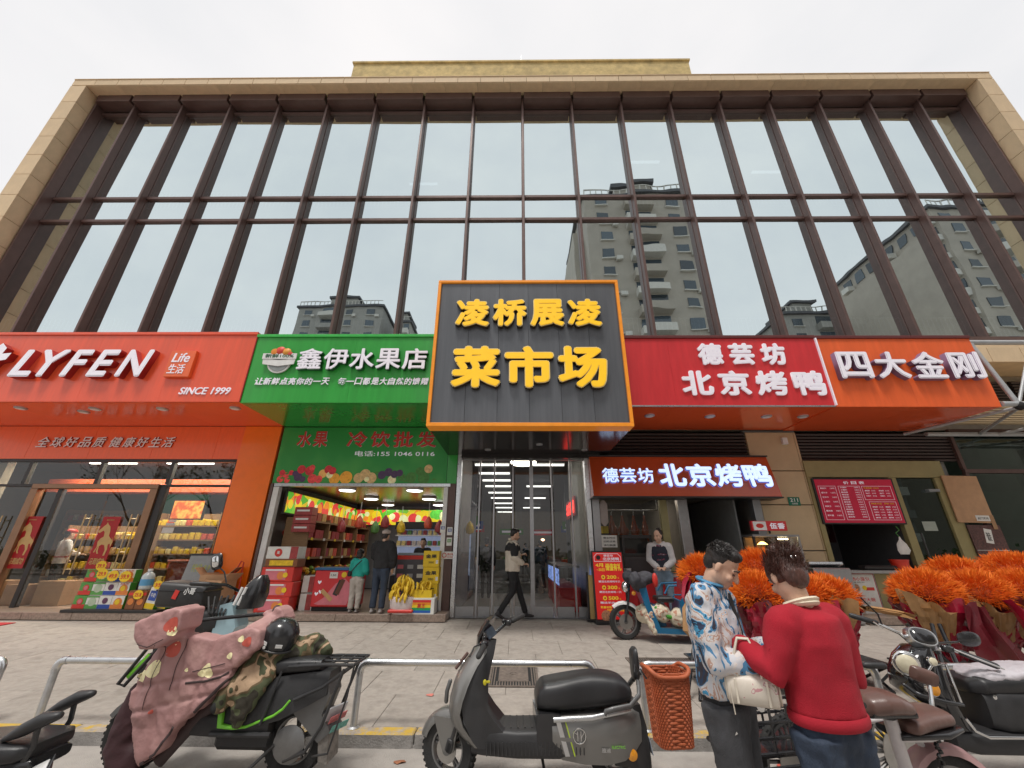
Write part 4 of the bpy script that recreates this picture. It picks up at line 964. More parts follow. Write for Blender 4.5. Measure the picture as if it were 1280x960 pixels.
def area(name, loc, sx, sy, power, col=(1, .95, .88)):
    l = bpy.data.lights.new(name, 'AREA'); l.shape = 'RECTANGLE'; l.size = sx; l.size_y = sy; l.energy = power; l.color = col
    o = bpy.data.objects.new(name, l); COL.objects.link(o); o.location = loc; return o
area('fruit_shop_light', (-3.5, 12.0, 2.95), 2.6, 3.5, 17)
area('snack_shop_light', (-9.8, 10.9, 3.7), 5.5, 1.2, 260, (1, .9, .75))
# shelves with crates
m_crt = M('fruit_crate', (.30, .17, .08), .7)
m_fr = [M('fruit_' + a, b, .4, var=.3, scale=20) for a, b in (('red', (.45, .03, .02)), ('orange', (.70, .24, .02)), ('yellow', (.72, .48, .04)), ('green', (.18, .33, .05)), ('purple', (.12, .02, .06)), ('brown', (.25, .13, .05)))]
_FRM = {}
def fruit(par, x, y, z, r, k):
    if k not in _FRM: _FRM[k] = MB().ell((0, 0, 0), (1, 1, .9), 8, 5).mesh('fruit', m_fr[k], 60)
    o = link('fruit', _FRM[k], par, (x, y, z)); o.scale = (r, r, r); return o
sh1 = thing('fruit_wall_shelf', 'dark wooden wall shelf of red gift packs along the left side of the fruit shop', 'shelf', (-5.2, 12.2, .42))
for z in (.55, 1.0, 1.42, 1.82): piece('shelf_board', (.6, 4.2, .04), m_shelf, sh1, (0, 0, z))
for y in (-2.08, -1.0, 0, 1.0, 2.08): piece('upright', (.58, .05, 1.9), m_shelf, sh1, (0, y, .95))
for z in (1.02, 1.44, 1.84):
    for y in (-1.8, -1.5, -1.25, -.8, -.5, -.25, .2, .5, .75, 1.2, 1.5, 1.8):
        piece('packet', (.35, .22, .2), mg[rg.choice((6, 1, 6, 6, 2))], sh1, (.05, y + rg.uniform(-.02, .02), z + .1), None, .008)
ct = thing('fruit_counter', 'sloping wooden fruit counter with yellow and orange fruit along the left wall', 'counter', (-4.85, 11.3, .42))
piece('front_board', (.05, 2.6, .5), m_crt, ct, (.25, 0, .3)); piece('end_board', (.6, .05, .5), m_crt, ct, (-.05, -1.3, .3)); piece('tray', (.7, 2.6, .05), m_crt, ct, (-.1, 0, .58), (0, R(14), 0))
for i in range(60): fruit(ct, rg.uniform(-.38, .2), rg.uniform(-1.25, 1.25), .72 - (0) + rg.uniform(-.03, .05), rg.uniform(.045, .07), rg.choice((1, 2, 2, 0, 3)))
# stack of red gift crates, left jamb
def red_crate(x, y, z, label, w=.68):
    t = thing('fruit_gift_crate', label, 'crate', (x, y, z), rg.uniform(-.03, .03), 'red gift crates stacked at the fruit shop door')
    MB().box((0, 0, .14), (w, .36, .275), None, .008).build('carton', pr['r'], t, None)
    piece('print_panel', (w * .66, .004, .2), pr['pk'], t, (-.03, -.182, .14)); disc('printed_fruit', .08, .12, .075, pr['o'], t, -.184); disc('printed_fruit', .18, .13, .05, pr['y'], t, -.185)
    piece('title_bar', (w * .6, .003, .03), m_white, t, (-.05, -.1855, .225))
red_crate(-4.98, 9.42, .42, 'lowest red gift crate of the stack by the white jamb'); red_crate(-4.96, 9.42, .70, 'middle red gift crate of the stack by the white jamb'); red_crate(-4.99, 9.43, .98, 'upper red gift crate just under the glass-topped box')
t = thing('fruit_box', 'dark box with a yellow window between the red crates and the white box', 'box', (-4.96, 9.44, 1.26)); MB().box((0, 0, .08), (.68, .36, .155), None, .006).build('carton', pr['br'], t, None); piece('window', (.5, .003, .1), mg[7], t, (0, -.1815, .08))
t = thing('fruit_box', 'white fruit box with a red oval crowning the crate stack', 'box', (-4.98, 9.44, 1.42)); MB().box((0, 0, .12), (.66, .36, .24), None, .006).build('carton', pr['w'], t, None)
disc('oval', -.08, .12, .08, pr['r'], t, -.181); piece('end', (.16, .004, .236), mg[6], t, (.25, -.182, .12)); writing('printed_line', '果', -.11, -.05, .09, .15, -.187, m_white, t, .002, .02)
for i, (x, z) in enumerate(((-4.42, .42), (-4.42, .76), (-4.15, .42))):
    t = thing('white_carton', ['lower white carton between the red crates and the freezer', 'upper white carton beside the red crates', 'white and red carton half hidden behind the freezer'][i], 'carton', (x, 9.75, z)); MB().box((0, 0, .16), (.3, .4, .32), None, .006).build('box', pr['w'] if i < 2 else mg[6], t, None); piece('band', (.12, .004, .3), mg[6], t, (.05, -.202, .16))
for i in range(3):
    t = thing('hanging_red_box', 'red gift box hung high by the left jamb, %s of the three' % ('lowest', 'middle', 'topmost')[i], 'box', (-5.05, 10.1, 1.98 + i * .19)); MB().box((0, 0, .09), (.42, .3, .18), None, .006).build('carton', mg[6], t, None); piece('title_bar', (.3, .003, .04), m_white, t, (0, -.152, .1)); piece('string', (.01, .01, .03), m_white, t, (0, 0, .185))
for i in range(9):
    t = thing('hanging_fruit_bag', '%s fruit bag, %s in the row hanging in the fruit shop' % (('maroon', 'red', 'green', 'maroon', 'yellow', 'red', 'maroon', 'green', 'yellow')[i], ('first', 'second', 'third', 'fourth', 'fifth', 'sixth', 'seventh', 'eighth', 'ninth')[i]), 'bag', (-4.6 + i * .38 + (.3 if i > 4 else 0), 11.2 + .2 * (i % 3), 2.0 + .12 * (i % 2)), 0, 'fruit bags hanging in the fruit shop')
    MB().lathe([(.02, .0), (.1, .04), (.12, .14), (.08, .26), (.015, .34)], n=10).build('bag', mg[(6, 1, 4, 6, 7, 1, 6, 4, 7)[i]], t, 50); MB().tube([(0, 0, .33), (0, 0, .7)], .006, 5).build('string', m_white, t, None)
t = thing('diamond_decoration', 'red paper diamond stuck on the white side wall of the fruit shop', 'decoration', (-5.55, 10.35, 1.98)); MB().prism([(0, -.25), (.22, 0), (0, .25), (-.22, 0)], 0, .01, 'x').build('paper', pr['r'], t, None)
for i in range(9): piece('price_card', (.012, .13, .085), m_paper if i % 3 else pr['y'], ct, (.285, -1.15 + i * .28, .53 + .04 * (i % 2)))
for i in range(12): piece('price_card', (.01, .1, .06), m_paper if i % 2 else pr['y'], sh1, (.305, -1.9 + (i % 6) * .66, (1.0, 1.42)[i // 6]))
# ice-cream chest
t = thing('ice_cream_freezer', 'low red ice-cream chest freezer with a blue rim and chocolate bar print', 'freezer', (-3.84, 9.75, .42), 0)
b = MB(); b.box((0, 0, .43), (.92, .55, .70), None, .02); b.build('body', m_red, t, None)
MB().box((0, 0, .80), (.95, .58, .05), None, .01).build('rim', M('freezer_blue', (.03, .13, .30), .4), t, None)
piece('lid', (.86, .5, .01), M('freezer_glass', (.25, .3, .33), .1, spec=.8), t, (0, 0, .83)); piece('plinth', (.86, .5, .08), m_dark, t, (0, 0, .05))
b = MB(); b.prism([(-.38, .14), (-.30, .12), (.3, .12), (.40, .45), (.2, .62), (.02, .52), (-.2, .25)], -.279, -.276); b.build('printed_wave', pr['pk'], t, None)
b = MB(); b.loft([(-.0, 0, 0, .055, .004), (.001, 0, 0, .055, .004)], n=12)
for i, (x, z, a, mt_) in enumerate(((.08, .44, .35, ink), (.12, .46, .35, M('choc', (.12, .04, .02), .4)), (-.14, .30, -.9, M('biscuit', (.55, .32, .14), .5)))):
    piece('printed_bar', (.10 - .01 * i, .003, .30), mt_, t, (x, -.2805 - .001 * i, z), (0, a, 0), .001)
piece('price_card', (.17, .004, .12), m_paper, t, (-.05, -.279, .68)); writing('printed_line', '1.50', -.11, .0, .66, .70, -.2825, ink, t, .002, .01)
disc('round_tag', .17, .69, .055, pr['y'], t, -.277)
for s in ((-.33, .55), (-.36, .33), (-.28, .37)): MB().prism([(s[0] - .04, s[1]), (s[0], s[1] - .045), (s[0] + .04, s[1]), (s[0] + .03, s[1] + .03), (s[0], s[1] + .01), (s[0] - .03, s[1] + .03)], -.2795, -.277).build('printed_heart', m_let, t, None)
# bananas and boxes at right
def banana_mesh():
    b = MB(); pts = [(.0, 0, 0), (.035, 0, -.03), (.05, 0, -.07), (.045, 0, -.115), (.02, 0, -.15)]
    b.tube(pts, [.007, .016, .019, .017, .006], 7); return b.mesh('banana', M('banana_yellow', (.78, .52, .03), .45, var=.15, scale=30), 50)
bm_ = banana_mesh()
t = thing('banana_basket', 'white and red sack heaped with yellow bananas at the fruit shop edge', 'fruit basket', (-2.3, 9.25, .42))
MB().loft([(0, 0, 0, .20, .16), (.12, 0, 0, .25, .19), (.26, 0, 0, .26, .2), (.31, 0, 0, .24, .18)], 2.6, 20, 'z').build('sack', M('sack_white', (.60, .52, .50), .6, var=.15, bump=.4), t, 50)
piece('red_band', (.5, .4, .06), pr['r'], t, (0, 0, .06), None, .02)
for i in range(70):
    a = rg.uniform(0, 6.28); h = rg.random(); r = .22 * math.sqrt(max(0, 1 - h * .8)) * rg.uniform(.5, 1)
    o = link('banana', bm_, t, (r * math.cos(a), r * math.sin(a) * .8 - .03, .36 + h * .35)); o.rotation_euler = (rg.uniform(-.4, .4), rg.uniform(-.5, .5), a + rg.uniform(-.4, .4)); o.scale = (1.25,) * 3
t = thing('rainbow_carton', 'white carton with a rainbow striped print standing on the fruit shop step', 'carton', (-1.90, 9.3, .42))
MB().box((0, 0, .145), (.52, .34, .29), None, .006).build('box', pr['w'], t, None)
for i, c in enumerate(((.02, .12, .45), (.02, .35, .10), (.8, .6, .02), (.8, .3, .02), (.65, .03, .03))): piece('stripe', (.38, .003, .045), M('stripe_%s' % ('blue', 'green', 'yellow', 'orange', 'red')[i], c, .45), t, (0, -.1715, .05 + i * .046))
writing('printed_line', '果王', -.08, .08, .11, .19, -.176, pr['r'], t, .003, .03)
t = thing('banana_carton', 'yellow carton of loose bananas on top of the rainbow carton', 'carton', (-1.92, 9.3, .71)); b = MB()
for s in (-1, 1): b.box((s * .2, 0, .07), (.01, .26, .14)); b.box((0, s * .13, .07), (.4, .01, .14))
b.box((0, 0, .005), (.4, .26, .01)); b.build('box', pr['y'], t, None)
for i in range(16):
    o = link('banana', bm_, t, (rg.uniform(-.15, .15), rg.uniform(-.1, .1), .18 + rg.random() * .14)); o.rotation_euler = (rg.uniform(-.5, .5), rg.uniform(-.5, .5), rg.uniform(0, 6.28)); o.scale = (1.2,) * 3
for i in range(3):
    t = thing('yellow_fruit_carton', 'yellow fruit carton with dark writing, %s of the three stacked by the right jamb' % ('lowest', 'middle', 'topmost')[i], 'carton', (-1.83 + .015 * (i % 2), 9.62, .62 + i * .325), 0, 'yellow cartons stacked in the fruit shop')
    MB().box((0, 0, .16), (.34, .36, .32), None, .005).build('box', pr['y'], t, None); writing('printed_line', '金果', -.12, .12, .17, .25, -.182, ink, t, .003, .03); writing('printed_line', '500G', -.05, .06, .07, .11, -.182, ink, t, .003, .01); piece('leaf_print', (.05, .003, .07), m_white, t, (.13, -.1815, .1))
t = thing('carton_plinth', 'dark plinth under the stacked yellow cartons', 'plinth', (-1.83, 9.66, .42)); piece('body', (.34, .36, .2), pr['bk'], t, (0, 0, .1))
t = thing('checkout_display', 'dark display stand with grey price panels before the fruit shop counter', 'display stand', (-2.35, 10.0, .42))
MB().box((0, 0, .5), (.66, .4, 1.0), None, .01).build('body', M('display_dark', (.09, .085, .10), .5), t, None); piece('red_top', (.67, .41, .08), pr['r'], t, (0, 0, 1.03)); piece('tray', (.62, .36, .05), M('freezer_glass', (.25, .3, .33), .1, spec=.8), t, (0, 0, 1.1))
for i in range(4):
    for j, x in enumerate((-.22, 0, .22)): piece('price_panel', (.13, .004, .08), [pr['pk'], M('panel_grey', (.4, .4, .42), .5), pr['w']][j], t, (x, -.202, .3 + i * .18), None)
# back fridge
t = thing('back_fridge', 'lit open fridge shelves of packed fruit at the back of the fruit shop', 'fridge', (-2.7, 14.0, .42))
piece('back', (2.4, .05, 2.0), M('fridge_blue', (.30, .36, .48), .5, emit=(.6, .7, 1), es=.22), t, (0, .25, 1.0)); piece('head', (2.4, .5, .22), pr['bk'], t, (0, 0, 1.92))
for z in (.5, .9, 1.3, 1.62):
    piece('shelf_board', (2.36, .45, .03), m_white, t, (0, 0, z))
    for i in range(14): piece('packet', (.12, .2, .14), mg[rg.choice((4, 5, 6, 3, 4))], t, (-1.08 + i * .165, -.05, z + .09), None, .01)
piece('base', (2.4, .5, .45), pr['bk'], t, (0, 0, .22))
# stickers on the brown post
for i, (x, z, c, s, lb) in enumerate(((-1.66, 2.05, 'w', '福', 'pale blue and white sticker high on the white jamb'), (-1.50, 2.0, 'w', '微', 'blue payment sticker on the brown post'), (-1.50, 1.78, 'g', '付', 'green payment sticker below the blue one on the brown post'))):
    t = thing('door_sticker', lb, 'sticker', (x, 9.665, z)); piece('card', (.12, .005, .17), pr['w'], t, (0, 0, 0)); piece('mark', (.08, .003, .07), pr['b'] if i < 2 else pr['g'], t, (0, -.0035, .02)); writing('printed_line', s, -.03, .03, -.01, .05, -.0065, m_white, t, .002, .01)
t = thing('no_smoking_notice', 'wide white and red no smoking notice on the jamb right of the fruit shop', 'notice', (-1.50, 9.66, 1.50)); piece('card', (.34, .006, .15), pr['w'], t, (0, 0, 0)); MB().tube([(-.09 + .045 * math.cos(a * .5236), -.006, .045 * math.sin(a * .5236)) for a in range(12)], .007, 6, closed=True).build('red_ring', pr['r'], t, None)
writing('printed_line', '禁止吸烟', -.02, .15, .0, .045, -.006, pr['r'], t, .002, .01); writing('printed_line', 'NO SMOKING', -.02, .15, -.05, -.02, -.006, pr['r'], t, .002, .0)
# ================================================================== market doors
md = thing('market_doors', 'tall steel framed glass doors of the market under the dark soffit', 'doors', (.2, 9.75, .3))
def mp_(nm, x0, x1, y0, y1, z0, z1, mat, b=0.): return piece(nm, (x1 - x0, y1 - y0, z1 - z0), mat, md, ((x0 + x1) / 2 - .2, (y0 + y1) / 2 - 9.75, (z0 + z1) / 2 - .3), None, b)
m_dstl = M('door_steel', (.36, .36, .37), .35, .75, var=.1, scale=8)
m_mg = glass_mat('market_glass', (.80, .82, .82), .045, wav=.05)
mp_('outer_frame', -1.40, -1.31, 9.64, 9.86, .3, 3.74, m_steel, .004); mp_('outer_frame', 1.62, 1.72, 9.64, 9.86, .3, 3.74, m_steel, .004)
mp_('head_rail', -1.305, 1.615, 9.70, 9.8, 3.62, 3.72, m_dstl)
edges = [-1.30, -.86, -.52, -.08, .35, .83, 1.28, 1.61]
for i, x in enumerate(edges[1:-1]):
    mp_('stile', x - .018 - (.02 if i == 3 else 0), x + .018 + (.03 if i == 3 else 0), 9.70, 9.76, .3, 3.615, m_dstl)
for i in range(7):
    a, b = edges[i] + (.0 if i == 0 else .045), edges[i + 1] - .045
    mp_('bottom_rail', a, b, 9.71, 9.75, .31, .50, m_dstl, .003); mp_('door_pane', a, b, 9.728, 9.738, .50, 3.61, m_mg)
mp_('threshold', -1.3, 1.6, 9.66, 9.86, .295, .308, m_dstl)
# hall
hall = MB(); hall.bx(-8, 9, 33, 33.1, .2, 4.6); hall.bx(-8.1, -8, 15.4, 33, .2, 4.6); hall.bx(9, 9.1, 15.4, 33, .2, 4.6); hall.bx(-8, -1.6, 15.4, 15.5, .2, 4.6); hall.bx(1.8, 9, 15.4, 15.5, .2, 4.6)
hall.build('hall_wall', M('hall_wall', (.16, .15, .15), .8), bld, None).location = (0, -9.75, 0)
hc = MB(); hc.bx(-8, 9, 9.9, 33, 4.2, 4.3); hc.build('hall_ceiling', M('hall_ceiling', (.13, .13, .135), .6), bld, None).location = (0, -9.75, 0)
hall = MB(); hall.bx(-8.1, 9.1, 15, 34, .2, .295); hall.build('hall_floor', M('hall_floor', (.16, .15, .145), .22, var=.2), bld, None).location = (0, -9.75, 0)
m_tube = M('hall_tube', (.9, .9, .9), .5, emit=(1, .97, .9), es=2.2)
mt_ = thing('ceiling_lamp', 'bright oval ceiling lamp just inside the market doors', 'light', (.2, 11.2, 3.86)); MB().lathe([(.34, .06), (.36, 0), (.3, -.05), (0, -.07)], n=24).build('diffuser', M('lamp_warm', (.9, .9, .9), .5, emit=(1, .9, .72), es=9), mt_, 50)
n_t = 0
for y in (12.5, 14, 15.5, 17, 19, 21, 23.5, 26, 29):
    for x in (-.75, .95) if y in (12.5, 17, 21, 26) else (-.75,):
        n_t += 1; t = thing('tube_light', 'thin white ceiling tube over the %s of the market aisle, %s from the doors' % ('left' if x < 0 else 'right', ('first', 'second', 'third', 'fourth', 'fifth', 'sixth', 'seventh', 'eighth', 'ninth')[(12.5, 14, 15.5, 17, 19, 21, 23.5, 26, 29).index(y)]), 'light', (x, y, 4.05), 0, 'tube lights of the market hall'); piece('tube', (1.05, .06, .05), m_tube, t, (0, 0, 0)); piece('housing', (1.1, .12, .03), m_white, t, (0, 0, .045))
area('market_light', (.2, 14, 4.0), 1.8, 6, 30, (1, .96, .9)); area('hall_light', (.5, 24, 4.1), 10, 12, 50, (1, .96, .9))
for i, (x, y) in enumerate(((-2.3, 17), (2.9, 17), (-2.3, 20), (2.9, 20), (-2.5, 23.5), (3.2, 23.5), (-.3, 27), (1.7, 28))):
    lb = 'market stall counter heaped with produce, %s' % ('first on the left of the aisle', 'first on the right of the aisle', 'second on the left', 'second on the right', 'third on the left', 'third on the right', 'middle one at the far end', 'last one at the far end')[i]
    t = thing('market_stall', lb, 'stall', (x, y, .3), 0, 'stalls in the market hall'); piece('counter', (2.0, 1.6, .8), M('stall_white', (.35, .36, .38), .5), t, (0, 0, .4), None, .01)
    for k in range(14): piece('produce_heap', (.22, .4, .16), mg[rg.choice((4, 1, 3, 4, 2, 0, 5))], t, (rg.uniform(-.8, .8), rg.uniform(-.6, .4), .88), (0, 0, rg.uniform(-.3, .3)), .03)
    piece('sign_board', (1.5, .05, .35), [pr['gs'], m_red, pr['b']][i % 3], t, (0, 0, 2.4)); piece('sign_lit', (1.2, .01, .12), m_let, t, (0, -.03, 2.4))
    for s in (-1, 1): MB().tube([(s * .6, 0, 2.5), (s * .6, 0, 3.9)], .012, 5).build('hanger', m_dstl, t, None)
    MB().ell((0, -.2, 1.95), (.12, .12, .08)).build('pendant_lamp', M('pendant_warm', (.9, .6, .4), .4, emit=(1, .55, .35), es=5), t, 50)
t = thing('led_sign', 'vertical red glowing letters on the right wall inside the market', 'sign', (1.60, 12.4, 2.75)); piece('board', (.03, 2.0, .5), m_red, t, (0, 0, 0)); 
o = writing('lit_character', '北京烤鸭', -.85, .85, -.17, .17, 0, M('red_led', (.9, .05, .03), .5, emit=(1, .05, .04), es=2.2), t, .01, .03); o.rotation_euler = (0, 0, R(-90)); o.location = (-.025, 0, 0)
t = thing('deli_counter', 'lit blue glass counter along the right wall inside the market', 'counter', (1.25, 12.3, .3)); piece('base', (.5, 3.5, .5), m_red, t, (0, 0, .25)); piece('lit_front', (.02, 3.3, .35), ramp_mat('blue_lit', [(0, (.05, .08, .25)), (.45, (.3, .45, .9)), (.6, (.08, .1, .3))], 14, const=False, emit=.9), t, (-.24, 0, .72)); piece('top', (.5, 3.5, .05), m_dstl, t, (0, 0, .95))
# ================================================================== duck shop
m_dsg = M('duck_sign_orange', (.52, .075, .02), .22, var=.08, scale=1, coat=.4)
t = thing('duck_shop_sign', 'leaning orange-red sign with glowing blue-white characters over the roast duck shop', 'sign', (3.80, 9.5, 3.66))
b = MB(); b.add([(-2.08, 0, .0), (2.08, 0, .0), (2.08, -.26, -.93), (-2.08, -.26, -.93), (-2.08, .22, .0), (2.08, .22, .0), (2.08, .22, -.93), (-2.08, .22, -.93)], [[0, 1, 2, 3], [5, 4, 7, 6], [0, 4, 5, 1], [3, 2, 6, 7], [0, 3, 7, 4], [1, 5, 6, 2]]); b.build('box', m_dsg, t, None)
piece('top_edge', (4.2, .26, .03), m_mull, t, (0, .1, .02)); piece('bottom_edge', (4.2, .5, .03), m_mull, t, (0, -.02, -.95))
tl = math.atan(.26 / .93)
m_blu = M('lit_blue_white', (.7, .8, 1), .4, emit=(.55, .72, 1), es=1.0); m_blus = M('lit_side_blue', (.05, .08, .25), .4, emit=(.1, .2, .8), es=.5)
def tline(s, x0, x1, h, zc, bold):
    n = len(s); w = (x1 - x0) / n
    for i, ch in enumerate(s): writing('lit_character', ch, x0 + i * w + .02, x0 + (i + 1) * w - .02, zc - h / 2, zc + h / 2, .26 * zc / .93 - .05, [m_blu, m_blus], t, .06, bold, 0, -tl)
tline('德芸坊', -1.86, -.66, .36, -.47, .022); tline('北京烤鸭', -.58, 1.98, .56, -.46, .035)
ds = thing('roast_duck_shop', 'roast duck shop front with a glazed serving window and an open dark doorway', 'shop front', (3.8, 9.75, .3))
def dp(nm, x0, x1, y0, y1, z0, z1, mat, b=0.): return piece(nm, (x1 - x0, y1 - y0, z1 - z0), mat, ds, ((x0 + x1) / 2 - 3.8, (y0 + y1) / 2 - 9.75, (z0 + z1) / 2 - .3), None, b)
m_redc = M('counter_front_red', (.42, .02, .02), .4)
dp('frame_post', 1.74, 1.90, 9.62, 9.82, .3, 2.72, m_dstl); dp('serving_pane', 1.95, 3.42, 9.70, 9.71, 1.95, 2.70, m_mg)
dp('counter_top', 1.9, 3.72, 9.35, 9.95, 1.10, 1.16, m_steel, .006); dp('counter_front', 1.9, 3.72, 9.42, 9.5, .30, 1.095, m_redc, .004)
for i in range(3): dp('front_panel', 1.95 + i * .59, 2.5 + i * .59, 9.405, 9.419, .4, 1.0, m_red, .002)
dp('olive_post', 3.30, 3.46, 9.68, 9.80, 1.2, 2.71, M('olive_frame', (.27, .24, .11), .5)); dp('steel_post', 3.70, 3.92, 9.64, 9.80, .3, 2.71, m_dstl, .006); dp('right_post', 5.42, 5.60, 9.64, 9.85, .3, 2.71, m_dstl, .006)
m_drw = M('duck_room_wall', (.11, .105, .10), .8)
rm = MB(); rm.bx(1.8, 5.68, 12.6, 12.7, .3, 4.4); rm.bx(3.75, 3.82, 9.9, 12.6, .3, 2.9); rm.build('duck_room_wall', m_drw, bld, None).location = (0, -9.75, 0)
rm = MB(); rm.bx(1.8, 5.68, 9.86, 12.6, 2.9, 2.98); rm.build('duck_room_ceiling', M('duck_ceiling', (.30, .27, .2), .5), bld, None).location = (0, -9.75, 0)
dp('grey_side_wall', 5.10, 5.14, 9.9, 12.4, .3, 2.85, M('grey_side', (.25, .26, .26), .6))
dp('back_wardrobe', 4.3, 5.0, 12.1, 12.5, .3, 1.7, M('dark_store', (.05, .04, .04), .6), .01)
m_duck = M('roast_duck_skin', (.28, .055, .015), .22, var=.35, scale=16, coat=.5)
for i, x in enumerate((2.25, 2.5, 2.77, 3.02)):
    t = thing('roast_duck', 'glazed brown roast duck hanging in the serving window, %s from the left' % ('first', 'second', 'third', 'fourth')[i], 'roast duck', (x, 10.05, 2.02), .3 * i, 'roast ducks hanging in the window')
    MB().loft([(-.16, 0, 0, .03, .03), (-.12, 0, 0, .08, .06), (-.02, 0, .01, .105, .08), (.10, 0, 0, .085, .07), (.2, 0, 0, .055, .045), (.26, 0, 0, .035, .03), (.36, 0, 0, .028, .025)], 2.2, 14, 'z').build('body', m_duck, t, 60)
    for s in (-1, 1): MB().tube([(s * .06, 0, .12), (s * .12, -.01, .03), (s * .10, -.02, -.07)], [.022, .028, .012], 7, rnd=True).build('wing', m_duck, t, 60); MB().tube([(s * .05, 0, -.10), (s * .065, -.02, -.2)], [.03, .013], 7, rnd=True).build('leg', m_duck, t, 60)
    MB().tube([(0, 0, .36), (0, 0, .42), (.02, 0, .45), (.0, 0, .48)], .006, 6).build('hook', m_steel, t, 40)
t = thing('duck_rail', 'steel rail the roast ducks hang from', 'rail', (2.65, 10.05, 2.5)); MB().tube([(-.75, 0, 0), (.75, 0, 0)], .014, 8).build('bar', m_steel, t, 40)
for s in (-.7, .7): MB().tube([(s, 0, 0), (s, 0, .4)], .01, 6).build('hanger', m_steel, t, 40)
for i, (x, y) in enumerate(((2.1, 10.4), (2.75, 10.3), (3.25, 10.6))):
    t = thing('ceiling_panel_light', 'small bright panel light over the roast ducks, %s' % ('left one', 'middle one', 'right one')[i], 'light', (x, y, 2.86), 0, 'panel lights of the duck shop'); piece('panel', (.35, .18, .02), m_tube, t, (0, 0, 0)); piece('frame', (.39, .22, .015), m_white, t, (0, 0, .014))
area('duck_light', (2.7, 10.9, 2.8), 1.5, .9, 14, (1, .82, .6))
t = thing('yellow_box', 'small yellow box on the shelf left of the roast ducks', 'box', (2.02, 9.95, 1.98)); MB().box((0, 0, .07), (.2, .15, .16), None, .006).build('carton', pr['y'], t, None); piece('shelf_board', (.3, .2, .02), m_mull, t, (0, .02, -.015))
t = thing('hanging_calendar', 'long pale oval panel at the left of the serving window', 'panel', (2.0, 9.66, 2.4)); MB().loft([(-.28, 0, 0, .02, .008), (-.2, 0, 0, .09, .012), (.2, 0, 0, .09, .012), (.28, 0, 0, .03, .008)], 3, 16, 'z').build('panel', M('dull_pale', (.35, .3, .28), .5), t, 40)
t = thing('counter_notice', 'white paper notice with small black writing beside the serving window', 'notice', (2.06, 9.6, 1.80)); piece('sheet', (.34, .006, .25), m_paper, t, (0, 0, 0))
for i, s in enumerate(('营业时间', '扫码点单', '请勿触摸')): writing('printed_line', s, -.13, .13, .05 - i * .075, .09 - i * .075, -.0055, ink, t, .002, .01)
t = thing('warming_cabinet', 'black framed glass cabinet standing on the duck shop counter', 'cabinet', (2.63, 9.62, 1.16))
for nm, d, c in (('frame_bar', (.64, .03, .04), (0, -.16, .72)), ('frame_bar', (.64, .03, .04), (0, -.16, .38)), ('frame_side', (.04, .03, .30), (-.30, -.16, .55)), ('frame_side', (.04, .03, .30), (.30, -.16, .55)), ('shelf_board', (.62, .3, .02), (0, 0, .36)), ('top', (.64, .34, .03), (0, 0, .755)), ('back', (.62, .02, .36), (0, .16, .55))): piece(nm, d, m_mull, t, c)
piece('door_pane', (.56, .006, .30), m_mg, t, (0, -.16, .55)); MB().box((0, 0, .17), (.6, .3, .34), None, .01).build('base', M('dark_store', (.05, .04, .04), .6), t, None)
for i in range(3):
    t = thing('paper_bowl_stack', 'stack of white bowls on the duck counter, %s' % ('left', 'middle', 'right')[i], 'bowls', (2.02 + i * .17, 9.42, 1.16), 0, 'white bowls on the duck counter')
    for k in range(2 + i % 2): MB().lathe([(.045, 0), (.075, .07), (.08, .075), (.07, .075), (.04, .01)], (0, 0, k * .03), n=14).build('bowl', m_white, t, 40)
# red promotion board
t = thing('promotion_board', 'tall red A-board with yellow prices 200, 300 and 500 beside the market doors', 'sign board', (1.90, 9.14, .275)); t.rotation_euler = (R(-4), 0, 0)
MB().box((0, 0, .68), (.66, .05, 1.30), None, .008).build('frame', m_mull, t, None); MB().box((0, 0, .03), (.70, .25, .06), None, .01).build('foot', m_mull, t, None)
piece('red_sheet', (.60, .006, 1.22), M('promo_red', (.62, .018, .015), .45, emit=(.8, .02, .02), es=.25), t, (0, -.029, .69))
b = MB(); b.prism([(-.28, 1.12), (.28, 1.12), (.28, 1.22), (.22, 1.28), (-.22, 1.28), (-.28, 1.22)], -.0345, -.0325); b.build('header', m_let, t, None); b = MB(); b.prism([(-.27, 1.13), (.27, 1.13), (.27, 1.215), (.215, 1.27), (-.215, 1.27), (-.27, 1.215)], -.036, -.035); b.build('header_fill', M('promo_red', (.62, .018, .015), .45), t, None)
yl = M('promo_yellow', (.85, .62, .03), .45, emit=(1, .75, .05), es=.2)
writing('printed_line', '德芸坊', -.08, .12, 1.215, 1.26, -.037, m_let, t, .002, .02); writing('printed_line', '北京烤鸭', -.10, .24, 1.14, 1.205, -.037, m_let, t, .002, .03); disc('round_mark', -.19, 1.2, .045, ink, t, -.036)
writing('printed_line', '4月', -.26, -.10, 1.02, 1.09, -.034, yl, t, .002, .03); writing('printed_line', '~30日', -.24, -.08, .94, 1.0, -.034, yl, t, .002, .02); writing('printed_line', '储值有礼', -.06, .27, .95, 1.09, -.034, yl, t, .002, .04)
for i, n_ in enumerate(('200', '300', '500')):
    z = .80 - i * .19; disc('coin', -.12, z + .03, .04, yl, t, -.033); disc('coin_inner', -.12, z + .03, .018, pr['r'], t, -.038)
    writing('printed_line', n_, -.05, .15, z, z + .065, -.034, yl, t, .002, .03); writing('printed_line', '元', .17, .20, z, z + .03, -.034, yl, t, .002, .01); writing('printed_line', ('赠送北京烤鸭半只', '赠送北京烤鸭一只', '赠送羊肉一份')[i], -.22, .22, z - .07, z - .03, -.034, m_let, t, .002, .02)
writing('printed_line', '数量有限', -.22, .0, .27, .31, -.034, yl, t, .002, .02); writing('printed_line', '先到先得欲购从速', -.1, .24, .22, .26, -.034, yl, t, .002, .02)
